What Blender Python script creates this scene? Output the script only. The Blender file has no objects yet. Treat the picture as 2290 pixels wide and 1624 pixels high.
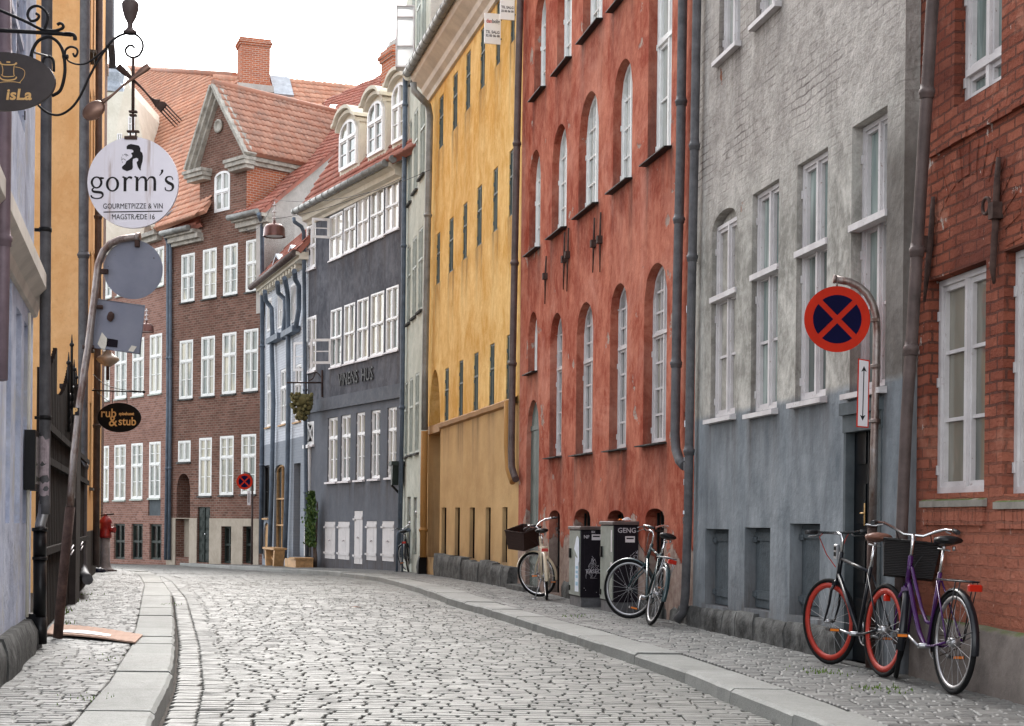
import bpy, math, random
from math import sin, cos, tan, pi, radians, sqrt, atan2, floor, exp, hypot
from mathutils import Vector, Matrix, noise
random.seed(7)
S = bpy.context.scene
COL = S.collection
# ---------------------------------------------------------------- camera
# pixel units below are those of the photograph viewed 2289 wide, 1624 high
F, CX, CY, ROLL, CAMH = 3497.0, 1144.5, 1165.0, 0.010, 1.22
cam = bpy.data.cameras.new("camera")
cam.sensor_width = 36.0
cam.lens = 36.0 * F / 2289.0
cam.shift_y = (CY - 812.0) / 2289.0
cam.clip_end = 2000
camo = bpy.data.objects.new("camera", cam)
COL.objects.link(camo)
camo.matrix_world = Matrix.Translation((0, 0, CAMH)) @ Matrix.Rotation(pi / 2, 4, 'X') @ Matrix.Rotation(ROLL, 4, 'Z')
S.camera = camo
# ---------------------------------------------------------------- light
SUN_AZ, SUN_EL = radians(-6), radians(40)      # azimuth from the view axis (+Y), towards the left
w = bpy.data.worlds.new("World")
S.world = w
w.use_nodes = True
nt = w.node_tree
bg = nt.nodes["Background"]
sky = nt.nodes.new("ShaderNodeTexSky")
sky.sky_type = 'NISHITA'
sky.sun_disc = False
sky.sun_elevation = SUN_EL
sky.sun_rotation = SUN_AZ
sky.air_density = 1.0
sky.dust_density = 2.0
sky.ozone_density = 1.0
hs = nt.nodes.new("ShaderNodeHueSaturation")
hs.inputs['Saturation'].default_value = 0.18
nt.links.new(sky.outputs[0], hs.inputs['Color'])
nt.links.new(hs.outputs[0], bg.inputs['Color'])
bg.inputs['Strength'].default_value = 0.15
sun = bpy.data.lights.new("sun", 'SUN')
sun.energy = 1.0
sun.angle = radians(25)
sun.color = (1.0, 0.97, 0.92)
suno = bpy.data.objects.new("sun", sun)
COL.objects.link(suno)
sd = Vector((sin(SUN_AZ) * cos(SUN_EL), cos(SUN_AZ) * cos(SUN_EL), sin(SUN_EL)))
suno.rotation_euler = sd.to_track_quat('Z', 'Y').to_euler()
suno.location = (0, 0, 30)
S.view_settings.view_transform = 'Standard'
S.view_settings.look = 'None'
S.view_settings.gamma = 1.0
S.view_settings.use_curve_mapping = False
S.view_settings.exposure = 2.08
S.cycles.max_bounces = 6
S.cycles.diffuse_bounces = 3
S.cycles.glossy_bounces = 3
S.cycles.transparent_max_bounces = 8
# ---------------------------------------------------------------- pixel geometry
def ray(px, py):
    dx, dy = px - CX, CY - py
    c, s = cos(ROLL), sin(ROLL)
    return Vector(((dx * c - dy * s) / F, 1.0, (dx * s + dy * c) / F))
def W(px, py, Z):
    r = ray(px, py)
    return Vector((r.x * Z, Z, CAMH + r.z * Z))
def gz(Z):
    t = Z - 31.0
    if t < -6: return 0.0
    k = 3.0
    v = -0.0192 * (k * math.log(1 + exp(min(t / k, 30))))
    return max(v, -0.62)
def ground(px, py, hs=0.1):
    r = ray(px, py)
    Z = 20.0
    for i in range(60):
        Z = 0.5 * Z + 0.5 * (CAMH - gz(Z) - hs) / max(-r.z, 1e-4)
    return Vector((r.x * Z, Z, gz(Z) + hs))
class Fr:
    """upright frame: A is the corner that is left in the picture, X runs to B, -Y faces the street"""
    def __init__(s, A, B):
        s.A = Vector((A[0], A[1])); s.B = Vector((B[0], B[1]))
        d = s.B - s.A; s.L = d.length; s.ux = d / s.L; s.vy = Vector((-s.ux.y, s.ux.x))
        s.ang = atan2(s.ux.y, s.ux.x)
    def loc(s, w):
        d = Vector((w[0], w[1])) - s.A
        return Vector((d.dot(s.ux), d.dot(s.vy), w[2]))
    def wor(s, l):
        p = s.A + s.ux * l[0] + s.vy * l[1]
        return Vector((p.x, p.y, l[2]))
    def p(s, px, py, n=0.0):
        r = ray(px, py); rv = Vector((r.x, r.y))
        t = (n + s.A.dot(s.vy)) / rv.dot(s.vy)
        return s.loc((r.x * t, t, CAMH + r.z * t))
    def pl(s, px, py, O, N):
        """pixel ray with plane (point O, normal N, local)"""
        r = ray(px, py)
        o = s.loc((0, 0, CAMH)); d = s.loc((r.x, 1.0, CAMH + r.z)) - o
        t = (Vector(O) - o).dot(Vector(N)) / d.dot(Vector(N))
        return o + d * t
    def pu(s, px, py, u):
        return s.pl(px, py, (u, 0, 0), (1, 0, 0))
    def root(s, z=0.0):
        e = bpy.data.objects.new("x", None); COL.objects.link(e)
        e.location = (s.A.x, s.A.y, z); e.rotation_euler = (0, 0, s.ang)
        return e
def nextc(P, k, px, py=1300):
    rx = ray(px, py).x
    Z = (P[0] - k * P[1]) / (rx - k)
    return Vector((rx * Z, Z))
# ---------------------------------------------------------------- object helpers
def tag(o, label=None, cat=None, group=None, kind=None):
    if label: o['label'] = label
    if cat: o['category'] = cat
    if group: o['group'] = group
    if kind: o['kind'] = kind
    return o
def empty(name, loc=(0, 0, 0), rz=0.0, label=None, cat=None, group=None):
    e = bpy.data.objects.new(name, None); COL.objects.link(e)
    e.location = loc; e.rotation_euler = (0, 0, rz); e.empty_display_size = 0.2
    return tag(e, label, cat, group)
def froot(fr, name, label, cat, group=None, z=0.0):
    e = fr.root(z); e.name = name
    return tag(e, label, cat, group)
class MB:
    def __init__(s): s.v = []; s.f = []; s.sm = []; s.mi = []; s.m = 0; s.x = None
    def add(s, vs, fs, smooth=False):
        b = len(s.v)
        s.v += [tuple(s.x @ Vector(q)) if s.x else tuple(q) for q in vs]
        for f in fs:
            s.f.append([i + b for i in f]); s.sm.append(smooth); s.mi.append(s.m)
        return s
    def box(s, x0, x1, y0, y1, z0, z1):
        if x0 > x1: x0, x1 = x1, x0
        if y0 > y1: y0, y1 = y1, y0
        if z0 > z1: z0, z1 = z1, z0
        return s.add([(x0,y0,z0),(x1,y0,z0),(x1,y1,z0),(x0,y1,z0),(x0,y0,z1),(x1,y0,z1),(x1,y1,z1),(x0,y1,z1)],
              [(3,2,1,0),(4,5,6,7),(0,1,5,4),(1,2,6,5),(2,3,7,6),(3,0,4,7)])
    def bbox(s, x0, x1, y0, y1, z0, z1, b=0.01):
        """box with chamfered vertical and top edges"""
        if x0 > x1: x0, x1 = x1, x0
        if y0 > y1: y0, y1 = y1, y0
        def ring(e, z): return [(x0+e,y0,z),(x1-e,y0,z),(x1,y0+e,z),(x1,y1-e,z),(x1-e,y1,z),(x0+e,y1,z),(x0,y1-e,z),(x0,y0+e,z)]
        def ring2(z): return [(min(max(q[0],x0+b),x1-b),min(max(q[1],y0+b),y1-b),z) for q in ring(b*1.5,z)]
        vs = ring(b, z0) + ring(b, z1-b) + ring2(z1)
        fs = [tuple(range(7,-1,-1))]
        for k in (0, 8):
            for i in range(8): fs.append((k+i, k+(i+1)%8, k+8+(i+1)%8, k+8+i))
        fs.append(tuple(range(16,24)))
        return s.add(vs, fs)
    def quad(s, *p, smooth=False): return s.add(p, [tuple(range(len(p)))], smooth)
    def tube(s, pts, r, n=8, closed=False, cap=True, smooth=True, sq=1.0):
        pts = [Vector(p) for p in pts]; m = len(pts)
        rs = r if isinstance(r, (list, tuple)) else [r] * m
        vs = []; up = None
        for i in range(m):
            if closed: t = pts[(i+1) % m] - pts[i-1]
            else: t = pts[min(i+1, m-1)] - pts[max(i-1, 0)]
            t = t.normalized() if t.length > 1e-9 else Vector((0,0,1))
            if up is None:
                up = Vector((0,0,1)) if abs(t.z) < 0.9 else Vector((0,1,0))
            a = t.cross(up)
            if a.length < 1e-6: a = t.orthogonal()
            a.normalize(); b = a.cross(t).normalized(); up = b
            for k in range(n):
                th = 2*pi*(k+.5)/n
                vs.append(pts[i] + a*cos(th)*rs[i] + b*sin(th)*rs[i]*sq)
        fs = []
        mm = m if closed else m-1
        for i in range(mm):
            j = (i+1) % m
            for k in range(n):
                fs.append((i*n+k, i*n+(k+1) % n, j*n+(k+1) % n, j*n+k))
        b0 = len(s.v)
        s.add(vs, fs, smooth)
        if cap and not closed:
            s.f.append([b0+k for k in range(n-1,-1,-1)]); s.sm.append(False); s.mi.append(s.m)
            s.f.append([b0+(m-1)*n+k for k in range(n)]); s.sm.append(False); s.mi.append(s.m)
        return s
    def lathe(s, prof, c=(0,0,0), n=20, M=None, smooth=True):
        vs = []; fs = []
        for r, z in prof:
            for k in range(n):
                q = Vector((r*cos(2*pi*k/n), r*sin(2*pi*k/n), z))
                if M: q = M @ q
                vs.append(q + Vector(c))
        for i in range(len(prof)-1):
            for k in range(n): fs.append((i*n+k, i*n+(k+1) % n, (i+1)*n+(k+1) % n, (i+1)*n+k))
        return s.add(vs, fs, smooth)
    def prism(s, poly, f3, smooth=False):
        """poly of 2D points, f3(p, t) -> 3D for t = 0 (front), 1 (back)"""
        n = len(poly)
        vs = [f3(p, 0) for p in poly] + [f3(p, 1) for p in poly]
        fs = [tuple(range(n)), tuple(range(2*n-1, n-1, -1))]
        s.add(vs, fs)
        b = len(s.v) - 2*n
        for i in range(n):
            j = (i+1) % n
            s.f.append([b+i, b+n+i, b+n+j, b+j]); s.sm.append(smooth); s.mi.append(s.m)
        return s
    def sweep(s, prof, path_a, path_b):
        """open or closed profile list of (dy,dz) swept from a to b"""
        A, B = Vector(path_a), Vector(path_b); n = len(prof)
        vs = [A + Vector((0, p[0], p[1])) for p in prof] + [B + Vector((0, p[0], p[1])) for p in prof]
        fs = [(i, (i+1) % n, n+(i+1) % n, n+i) for i in range(n)]
        fs += [tuple(range(n-1,-1,-1)), tuple(range(n, 2*n))]
        return s.add(vs, fs)
    def ball(s, c, r, n=10, m=7, sc=(1,1,1), wob=0.0, seed=0):
        vs = []; fs = []
        for i in range(m+1):
            ph = pi*i/m
            for k in range(n):
                d = Vector((sin(ph)*cos(2*pi*k/n)*sc[0], sin(ph)*sin(2*pi*k/n)*sc[1], cos(ph)*sc[2]))
                q = 1 + (wob*noise.noise(d*2.3+Vector((seed,seed*2,0))) if wob else 0)
                vs.append(Vector(c) + d*r*q)
        for i in range(m):
            for k in range(n): fs.append((i*n+k, (i+1)*n+k, (i+1)*n+(k+1) % n, i*n+(k+1) % n))
        return s.add(vs, fs, True)
    def build(s, name, mat, parent=None, off=None, loc=None):
        me = bpy.data.meshes.new(name)
        vs = s.v
        if off is not None: vs = [(a-off[0], b-off[1], c-off[2]) for a, b, c in vs]
        me.from_pydata(vs, [], s.f)
        me.polygons.foreach_set('use_smooth', s.sm)
        for m in (mat if isinstance(mat, (list, tuple)) else [mat]): me.materials.append(m)
        if any(s.mi): me.polygons.foreach_set('material_index', s.mi)
        me.update()
        o = bpy.data.objects.new(name, me); COL.objects.link(o)
        if parent is not None: o.parent = parent
        if loc is not None: o.location = loc
        return o
def text(name, body, size, mat, parent, M, align='CENTER', bold=0.0, ext=0.002, sx=1.0, shear=0.0):
    c = bpy.data.curves.new(name, 'FONT'); c.body = body; c.size = size; c.extrude = ext; c.offset = bold
    c.align_x = align; c.align_y = 'CENTER'; c.resolution_u = 3; c.shear = shear
    t = bpy.data.objects.new("t", c); COL.objects.link(t)
    bpy.context.view_layer.update()
    me = bpy.data.meshes.new_from_object(t.evaluated_get(bpy.context.evaluated_depsgraph_get()))
    bpy.data.objects.remove(t)
    me.transform(Matrix.Diagonal((sx, 1, 1, 1)))
    me.name = name; me.materials.clear(); me.materials.append(mat)
    o = bpy.data.objects.new(name, me); COL.objects.link(o); o.parent = parent; o.matrix_local = M
    return o
# ---------------------------------------------------------------- materials
def srgb(*c):
    return tuple(((x/255.0)/12.92 if x/255.0 <= .04045 else ((x/255.0+.055)/1.055)**2.4) for x in c) + (1,)
class Mat:
    def __init__(s, name, rough=.8, spec=.3, metal=0.0):
        s.m = bpy.data.materials.new(name); s.m.use_nodes = True
        s.nt = s.m.node_tree; s.b = s.nt.nodes["Principled BSDF"]
        s.b.inputs['Roughness'].default_value = rough
        s.b.inputs['Specular IOR Level'].default_value = spec
        s.b.inputs['Metallic'].default_value = metal
        s.tc = None
    def n(s, t, **k):
        nd = s.nt.nodes.new(t)
        for a, b in k.items(): setattr(nd, a, b)
        return nd
    def l(s, a, b): s.nt.links.new(a, b)
    def co(s):
        if not s.tc: s.tc = s.n("ShaderNodeTexCoord").outputs['Object']
        return s.tc
    def map(s, sc=(1,1,1), loc=(0,0,0), src=None):
        m = s.n("ShaderNodeMapping"); m.inputs['Scale'].default_value = sc; m.inputs['Location'].default_value = loc
        s.l(src or s.co(), m.inputs['Vector']); return m.outputs[0]
    def noise(s, scale, detail=4, rough=.6, src=None, sc=None, dist=0.0, loc=(0,0,0)):
        v = s.map(sc or (1,1,1), loc, src) if (sc or loc != (0,0,0)) else (src or s.co())
        t = s.n("ShaderNodeTexNoise"); t.inputs['Scale'].default_value = scale
        t.inputs['Detail'].default_value = detail; t.inputs['Roughness'].default_value = rough
        t.inputs['Distortion'].default_value = dist
        s.l(v, t.inputs['Vector']); return t.outputs['Fac']
    def ramp(s, fac, stops, interp='LINEAR'):
        r = s.n("ShaderNodeValToRGB"); r.color_ramp.interpolation = interp
        e = r.color_ramp.elements
        while len(e) < len(stops): e.new(.5)
        for i, (p, c) in enumerate(stops):
            e[i].position = p; e[i].color = c if len(c) == 4 else tuple(c) + (1,)
        s.l(fac, r.inputs[0]); return r.outputs[0]
    def mask(s, fac, a, b):
        return s.ramp(fac, [(a, (0,0,0)), (b, (1,1,1))])
    def math(s, op, a, b=None, c=None, clamp=False):
        m = s.n("ShaderNodeMath", operation=op); m.use_clamp = clamp
        for i, x in enumerate((a, b, c)):
            if x is None: continue
            if isinstance(x, (int, float)): m.inputs[i].default_value = x
            else: s.l(x, m.inputs[i])
        return m.outputs[0]
    def mix(s, fac, a, b, mode='MIX'):
        m = s.n("ShaderNodeMix", data_type='RGBA', blend_type=mode)
        if isinstance(fac, (int, float)): m.inputs[0].default_value = fac
        else: s.l(fac, m.inputs[0])
        for i, x in ((6, a), (7, b)):
            if isinstance(x, tuple): m.inputs[i].default_value = x if len(x) == 4 else x + (1,)
            else: s.l(x, m.inputs[i])
        return m.outputs[2]
    def xyz(s, src=None):
        q = s.n("ShaderNodeSeparateXYZ"); s.l(src or s.co(), q.inputs[0]); return q.outputs
    def col(s, c):
        if isinstance(c, tuple): s.b.inputs['Base Color'].default_value = c if len(c) == 4 else c + (1,)
        else: s.l(c, s.b.inputs['Base Color'])
    def rough(s, c):
        s.l(c, s.b.inputs['Roughness'])
    def bump(s, h, dist=.01, strength=1.0):
        b = s.n("ShaderNodeBump"); b.inputs['Distance'].default_value = dist; b.inputs['Strength'].default_value = strength
        s.l(h, b.inputs['Height'])
        if s.b.inputs['Normal'].links: s.l(s.b.inputs['Normal'].links[0].from_socket, b.inputs['Normal'])
        s.l(b.outputs[0], s.b.inputs['Normal'])
def m3(c, k): return tuple(min(1, x*k) for x in c[:3]) + (1,)
def simple(name, c, rough=.6, spec=.4, metal=0.0, var=.25, scale=6.0, bump=0.0, bsc=40):
    M = Mat(name, rough, spec, metal)
    if var: M.col(M.mix(M.mask(M.noise(scale, 5, .65), .3, .7), m3(c, 1-var), m3(c, 1+var)))
    else: M.col(c)
    if bump: M.bump(M.noise(bsc, 3), bump)
    return M.m
def plaster(name, c, c2, bump=.012, streak=.5, scale=.9, extra=None, fine=9.0):
    """mottled lime-washed plaster: clouds, vertical runs, hand-trowelled relief"""
    M = Mat(name, .97, .04)
    a = M.mask(M.noise(scale, 8, .72, dist=.5), .38, .62)
    run = M.mask(M.noise(1.0, 7, .75, sc=(3.4, 3.4, 1.25), loc=(3, 1, 7), dist=1.2), .36, .64)
    a2 = M.mask(M.noise(scale*3.7, 6, .75, sc=(1.3, 1.3, .9), loc=(1, 5, 2), dist=.8), .40, .64)
    f = M.mask(M.mix(.3, M.mix(streak*.7, a, run), a2), .22, .78)
    k = M.mix(f, c, c2)
    sp = M.mask(M.noise(14, 4, .7), .36, .44)
    k = M.mix(M.math('MULTIPLY', M.math('SUBTRACT', 1.0, sp), .18), k, m3(c, .62))
    if extra: k = extra(M, k) or k
    at = M.n("ShaderNodeAttribute", attribute_name='stain')
    stk = M.mask(M.noise(1.0, 5, .7, sc=(13, 13, .8), loc=(2, 9, 4)), .32, .66)
    amt = M.math('MULTIPLY', at.outputs['Fac'], M.math('MULTIPLY_ADD', stk, .75, .25), clamp=True)
    k = M.mix(M.math('MULTIPLY', amt, .8), k, (.085, .068, .06, 1))
    M.col(k)
    M.bump(M.noise(1.6, 4, .55), bump*3.2)
    M.bump(M.noise(fine, 5, .65, sc=(1, 1, .8)), bump)
    return M.m
def brickmat(name, c1, c2, mortar, bw=.235, bh=.072, ms=.012, bump=.006, wob=.006, extra=None, vary=.5, rough=.95):
    M = Mat(name, rough, .05)
    x, y, z = M.xyz()
    wx = M.math('MULTIPLY', M.math('SUBTRACT', M.noise(2.2, 3), .5), wob*4)
    u = M.math('ADD', M.math('ADD', x, y), M.math('MULTIPLY', M.math('SUBTRACT', M.noise(7, 2), .5), wob*3))
    cb = M.n("ShaderNodeCombineXYZ"); M.l(u, cb.inputs[0]); M.l(M.math('ADD', z, wx), cb.inputs[1])
    t = M.n("ShaderNodeTexBrick"); M.l(cb.outputs[0], t.inputs['Vector'])
    t.inputs['Scale'].default_value = 1.0
    t.inputs['Brick Width'].default_value = bw; t.inputs['Row Height'].default_value = bh
    t.inputs['Mortar Size'].default_value = ms; t.inputs['Mortar Smooth'].default_value = .25; t.inputs['Bias'].default_value = 0
    t.inputs['Color1'].default_value = c1; t.inputs['Color2'].default_value = c2; t.inputs['Mortar'].default_value = mortar
    cl = M.mask(M.noise(.8, 5, .65), .35, .68)
    k = M.mix(M.math('MULTIPLY', cl, vary), t.outputs['Color'], m3(c2, .5), 'MIX')
    k = M.mix(M.math('MULTIPLY', M.mask(M.noise(26, 3, .7), .45, .7), .3), k, m3(c1, 1.5))
    if extra: k = extra(M, k) or k
    M.col(k)
    M.bump(M.math('SUBTRACT', 1.0, t.outputs['Fac']), bump)
    M.bump(M.noise(18, 4, .7), bump*1.4)
    return M.m
MT = {}
def zmask(M, z0, z1, wob=.04):
    z = M.xyz()[2]
    h = M.math('ADD', z, M.math('MULTIPLY', M.math('SUBTRACT', M.noise(2.5, 4), .5), wob*2))
    return M.math('DIVIDE', M.math('SUBTRACT', h, z0), z1-z0, clamp=True)
# red wall: limewash, bare plaster showing at the foot
def red_extra(M, k):
    k = M.mix(M.math('MULTIPLY', M.mask(M.noise(.55, 8, .74, loc=(6, 2, 5), dist=.7), .5, .66), .55), k, (.60, .29, .215, 1))
    z = M.xyz()[2]
    n = M.noise(1.5, 6, .62, loc=(9, 4, 2))
    low = M.math('SUBTRACT', 1.0, M.math('DIVIDE', M.math('SUBTRACT', z, .15), 1.35), clamp=True)
    e = M.mask(M.math('ADD', n, M.math('MULTIPLY', low, .42)), .635, .65)
    bare = M.mix(M.mask(M.noise(9, 5), .35, .7), srgb(176, 158, 146), srgb(138, 112, 104))
    k = M.mix(e, k, bare)
    M.bump(M.math('SUBTRACT', 1.0, e), .008)
    return k
MT['red'] = plaster('red limewash', (.27, .056, .033, 1), (.50, .185, .12, 1), .014, .55, .8, red_extra)
def yel_extra(M, k):
    lo = M.math('SUBTRACT', 1.0, zmask(M, YL0, YL0+.03, .015))
    return M.mix(lo, k, M.mix(M.mask(M.noise(1.1, 5), .3, .7), (.47, .30, .14, 1), (.62, .42, .21, 1)))
YL0 = 3.26
MT['yellow'] = plaster('ochre limewash', (.66, .37, .10, 1), (.88, .62, .27, 1), .008, .6, .5, yel_extra)
MT['ochre'] = simple('brown ochre paint', (.36, .185, .055, 1), .7, .3, 0, .12, 2, .004)
def grey_extra(M, k):
    z = M.xyz()[2]
    # old brickwork telegraphing through the plaster high up
    up = zmask(M, GR1, GR1+.9, .35)
    x, y, zz = M.xyz()
    cb = M.n("ShaderNodeCombineXYZ")
    M.l(M.math('ADD', M.math('ADD', x, y), M.math('MULTIPLY', M.noise(5, 3), .05)), cb.inputs[0])
    M.l(M.math('ADD', zz, M.math('MULTIPLY', M.noise(2.5, 3), .07)), cb.inputs[1])
    t = M.n("ShaderNodeTexBrick"); M.l(cb.outputs[0], t.inputs['Vector']); t.inputs['Scale'].default_value = 1
    t.inputs['Brick Width'].default_value = .24; t.inputs['Row Height'].default_value = .078
    t.inputs['Mortar Size'].default_value = .009; t.inputs['Mortar Smooth'].default_value = .3
    g = M.math('MULTIPLY', M.math('MULTIPLY', t.outputs['Fac'], up), M.mask(M.noise(1.7, 5, .65), .46, .66))
    k = M.mix(M.math('MULTIPLY', up, .6), k, M.mix(M.mask(M.noise(5, 5, .7), .35, .65), (.33, .295, .27, 1), (.60, .55, .51, 1)))
    k = M.mix(M.math('MULTIPLY', g, .75), k, (.13, .105, .10, 1))
    hole = M.mask(M.noise(2.6, 5, .6, loc=(2, 7, 3)), .70, .708)
    k = M.mix(M.math('MULTIPLY', hole, up), k, (.34, .12, .06, 1))
    lo = M.math('SUBTRACT', 1.0, zmask(M, GR0-.02, GR0+.05, .03))
    cool = M.mix(M.mask(M.noise(1.3, 6, .65, sc=(2.5, 2.5, .8)), .3, .7), (.135, .155, .172, 1), (.305, .33, .35, 1))
    k = M.mix(lo, k, cool)
    st = M.math('MULTIPLY', M.math('MULTIPLY', M.mask(M.math('ADD', x, M.math('MULTIPLY', M.noise(1.4, 5, .7), .9)), 5.15/1, 5.5) if 0 else M.math('DIVIDE', M.math('SUBTRACT', M.math('ADD', x, M.math('MULTIPLY', M.math('SUBTRACT', M.noise(1.6, 5, .7), .5), .8)), 4.90), .15, clamp=True), M.math('SUBTRACT', 1.0, M.math('DIVIDE', M.math('SUBTRACT', zz, 4.0), .5), clamp=True)), M.math('SUBTRACT', 1.0, lo))
    k = M.mix(M.math('MULTIPLY', st, .75), k, (.12, .105, .095, 1))
    M.bump(M.math('SUBTRACT', 1.0, g), .006)
    M.bump(M.math('MULTIPLY', M.noise(16, 4, .7), up), .03)
    return k
GR0, GR1 = 2.33, 4.0
MT['grey'] = plaster('grey render', (.25, .24, .215, 1), (.53, .51, .465, 1), .014, .45, 1.2, grey_extra)
MT['greycool'] = simple('blue grey paint', (.095, .11, .12, 1), .85, .1, 0, .2, 4, .01, 20)
def slate_extra(M, k):
    lo = M.math('SUBTRACT', 1.0, zmask(M, SL0, SL0+.03, .02))
    return M.mix(M.math('MULTIPLY', lo, .6), k, (.165, .18, .205, 1))
SL0 = 4.53
MT['slate'] = plaster('slate blue render', (.082, .087, .102, 1), (.17, .175, .196, 1), .008, .6, .7, slate_extra)
MT['slateband'] = plaster('slate band', (.13, .14, .16, 1), (.18, .19, .21, 1), .006, .5)
MT['pale'] = plaster('pale green grey limewash', (.47, .50, .44, 1), (.62, .64, .57, 1), .016, .35, 1.3)
MT['orange'] = plaster('orange limewash', (.74, .30, .06, 1), (.82, .38, .10, 1), .005, .2, .45)
MT['orange2'] = plaster('pale orange limewash', (.66, .36, .15, 1), (.76, .46, .22, 1), .008, .5, .8)
MT['blue'] = plaster('violet blue render', (.38, .42, .54, 1), (.62, .66, .77, 1), .016, .55, .8,
    lambda M, k: M.mix(M.math('MULTIPLY', M.mask(M.noise(1.3, 6, .7, loc=(5, 2, 8)), .52, .62), .75), k, (.50, .50, .50, 1)))
MT['firewall'] = plaster('weathered grey render', (.40, .375, .35, 1), (.52, .49, .46, 1), .01, .4, .7)
MT['cream'] = plaster('cream base render', (.36, .315, .255, 1), (.46, .405, .335, 1), .005, .3)
MT['palewall'] = plaster('pale stucco', (.66, .62, .52, 1), (.76, .72, .62, 1), .004, .2)
MT['brown_brick'] = brickmat('brown brick', (.115, .062, .048, 1), (.245, .128, .098, 1), (.32, .27, .23, 1), .24, .085, .009, .006, .012, vary=.65)
MT['red_brick'] = brickmat('dusty red brick', (.20, .105, .082, 1), (.34, .19, .15, 1), (.38, .31, .28, 1), .24, .085, .008, .005, .012, vary=.4)
MT['orange_brick'] = brickmat('orange brick', (.48, .15, .07, 1), (.36, .12, .07, 1), (.5, .42, .36, 1), .24, .085, .012, .005, .008, vary=.3)
def w_extra(M, k):
    lo = M.math('SUBTRACT', 1.0, zmask(M, WB0, WB0+.03, .02))
    return M.mix(M.math('MULTIPLY', lo, .8), k, (.20, .225, .26, 1))
WB0 = 3.66
MT['white_brick'] = brickmat('white painted brick', (.60, .63, .67, 1), (.54, .57, .62, 1), (.42, .44, .48, 1), .24, .085, .008, .004, .006, w_extra, .1)
def b1_extra(M, k):
    z = M.xyz()[2]
    n = M.noise(2.2, 5, .65, loc=(1, 8, 3))
    k = M.mix(M.math('MULTIPLY', M.mask(n, .58, .68), .55), k, (.42, .20, .14, 1))
    k = M.mix(M.math('MULTIPLY', M.mask(M.noise(.9, 5, .6, loc=(4, 1, 6)), .5, .64), .65), k, (.105, .035, .027, 1))
    k = M.mix(M.mask(M.noise(6.5, 6, .75, sc=(1, 1, .6), loc=(7, 3, 1)), .645, .665), k, (.46, .40, .36, 1))
    lo = M.math('SUBTRACT', 1.0, M.math('DIVIDE', M.math('SUBTRACT', z, .9), 1.2), clamp=True)
    return M.mix(M.math('MULTIPLY', lo, .6), k, (.42, .165, .11, 1))
MT['old_brick'] = brickmat('old red painted brick', (.19, .052, .033, 1), (.35, .12, .075, 1), (.095, .05, .04, 1), .225, .078, .010, .018, .014, b1_extra, .5)
MT['granite'] = simple('weathered granite', (.085, .085, .082, 1), .9, .12, 0, .7, 5, .02, 12)
def moss(name, c, t0=.5):
    M = Mat(name, .9, .2)
    k = M.mix(M.mask(M.noise(4, 6, .7), .3, .7), m3(c, .65), m3(c, 1.25))
    N = M.n("ShaderNodeNewGeometry"); q = M.n("ShaderNodeSeparateXYZ"); M.l(N.outputs['Normal'], q.inputs[0])
    mm = M.math('MULTIPLY', M.mask(q.outputs[2], .5, .9), M.mask(M.noise(5, 5, .7), t0-.1, t0+.1))
    M.col(M.mix(mm, k, (.09, .12, .035, 1)))
    M.bump(M.noise(22, 4, .7), .006)
    return M.m
MT['concrete'] = moss('mossy concrete', (.17, .145, .13, 1))
MT['sillmoss'] = moss('mossy stone sill', (.26, .24, .21, 1), .42)
MT['white'] = simple('old white window paint', (.78, .79, .77, 1), .5, .4, 0, .08, 9, .002, 60)
def dirtywhite():
    M = Mat('flaking white paint', .6, .35)
    k = M.mix(M.mask(M.noise(4, 4), .3, .7), (.50, .47, .47, 1), (.66, .635, .63, 1))
    k = M.mix(M.mask(M.noise(24, 5, .75), .63, .68), k, (.30, .22, .19, 1))
    M.col(k); M.bump(M.noise(40, 3), .002); return M.m
MT['white2'] = dirtywhite()
MT['cleanwhite'] = simple('clean white paint', (.80, .80, .80, 1), .45, .4, 0, .05, 3)
MT['darkgreen'] = simple('dark green paint', (.022, .032, .028, 1), .5, .3, 0, .3)
MT['greygreen'] = simple('grey green door paint', (.10, .125, .115, 1), .6, .3, 0, .3, 3, .004, 10)
MT['shutter'] = simple('light grey shutter paint', (.62, .60, .60, 1), .6, .3, 0, .08, 5)
MT['frame_pale'] = simple('pale green frame paint', (.40, .44, .40, 1), .55, .35, 0, .15)
MT['lead'] = simple('lead sheet', (.30, .33, .37, 1), .5, .5, .3, .25, 4, .006, 6)
MT['zinc'] = simple('weathered zinc', (.105, .103, .108, 1), .6, .3, .2, .35, 7, .002, 30)
MT['zinc_brown'] = simple('browned zinc', (.105, .078, .072, 1), .55, .3, .2, .35, 5, .002, 30)
MT['bluepipe'] = simple('blue grey pipe paint', (.10, .13, .17, 1), .55, .3, 0, .3, 4)
MT['pinkpipe'] = simple('mauve pipe paint', (.19, .14, .16, 1), .5, .4, .1, .3, 4)
MT['gutter'] = simple('grey gutter', (.23, .235, .225, 1), .55, .4, .2, .3, 4)
MT['cornice'] = simple('cornice stone', (.66, .61, .54, 1), .8, .2, 0, .22, 1.5, .006, 8)
MT['cornice_grey'] = simple('weathered cornice', (.38, .36, .32, 1), .85, .2, 0, .4, 5, .01, 10)
MT['iron'] = simple('black iron', (.009, .0085, .009, 1), .55, .3, .2, .3, 12, .001, 60)
MT['castiron'] = simple('black cast iron', (.005, .005, .006, 1), .4, .4, .2, .3, 12, .004, 20)
MT['rust'] = simple('rusty iron', (.07, .043, .036, 1), .85, .2, .2, .5, 12, .003, 30)
def galv():
    M = Mat('galvanised rusty tube', .45, .5, .75)
    k = M.mix(M.mask(M.noise(9, 5, .7, sc=(1, 1, .5)), .42, .62), (.34, .30, .28, 1), (.16, .10, .08, 1))
    M.col(k); return M.m
MT['galv'] = galv()
MT['steel'] = simple('bright steel', (.72, .72, .73, 1), .25, .5, 1.0, .08, 20)
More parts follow.
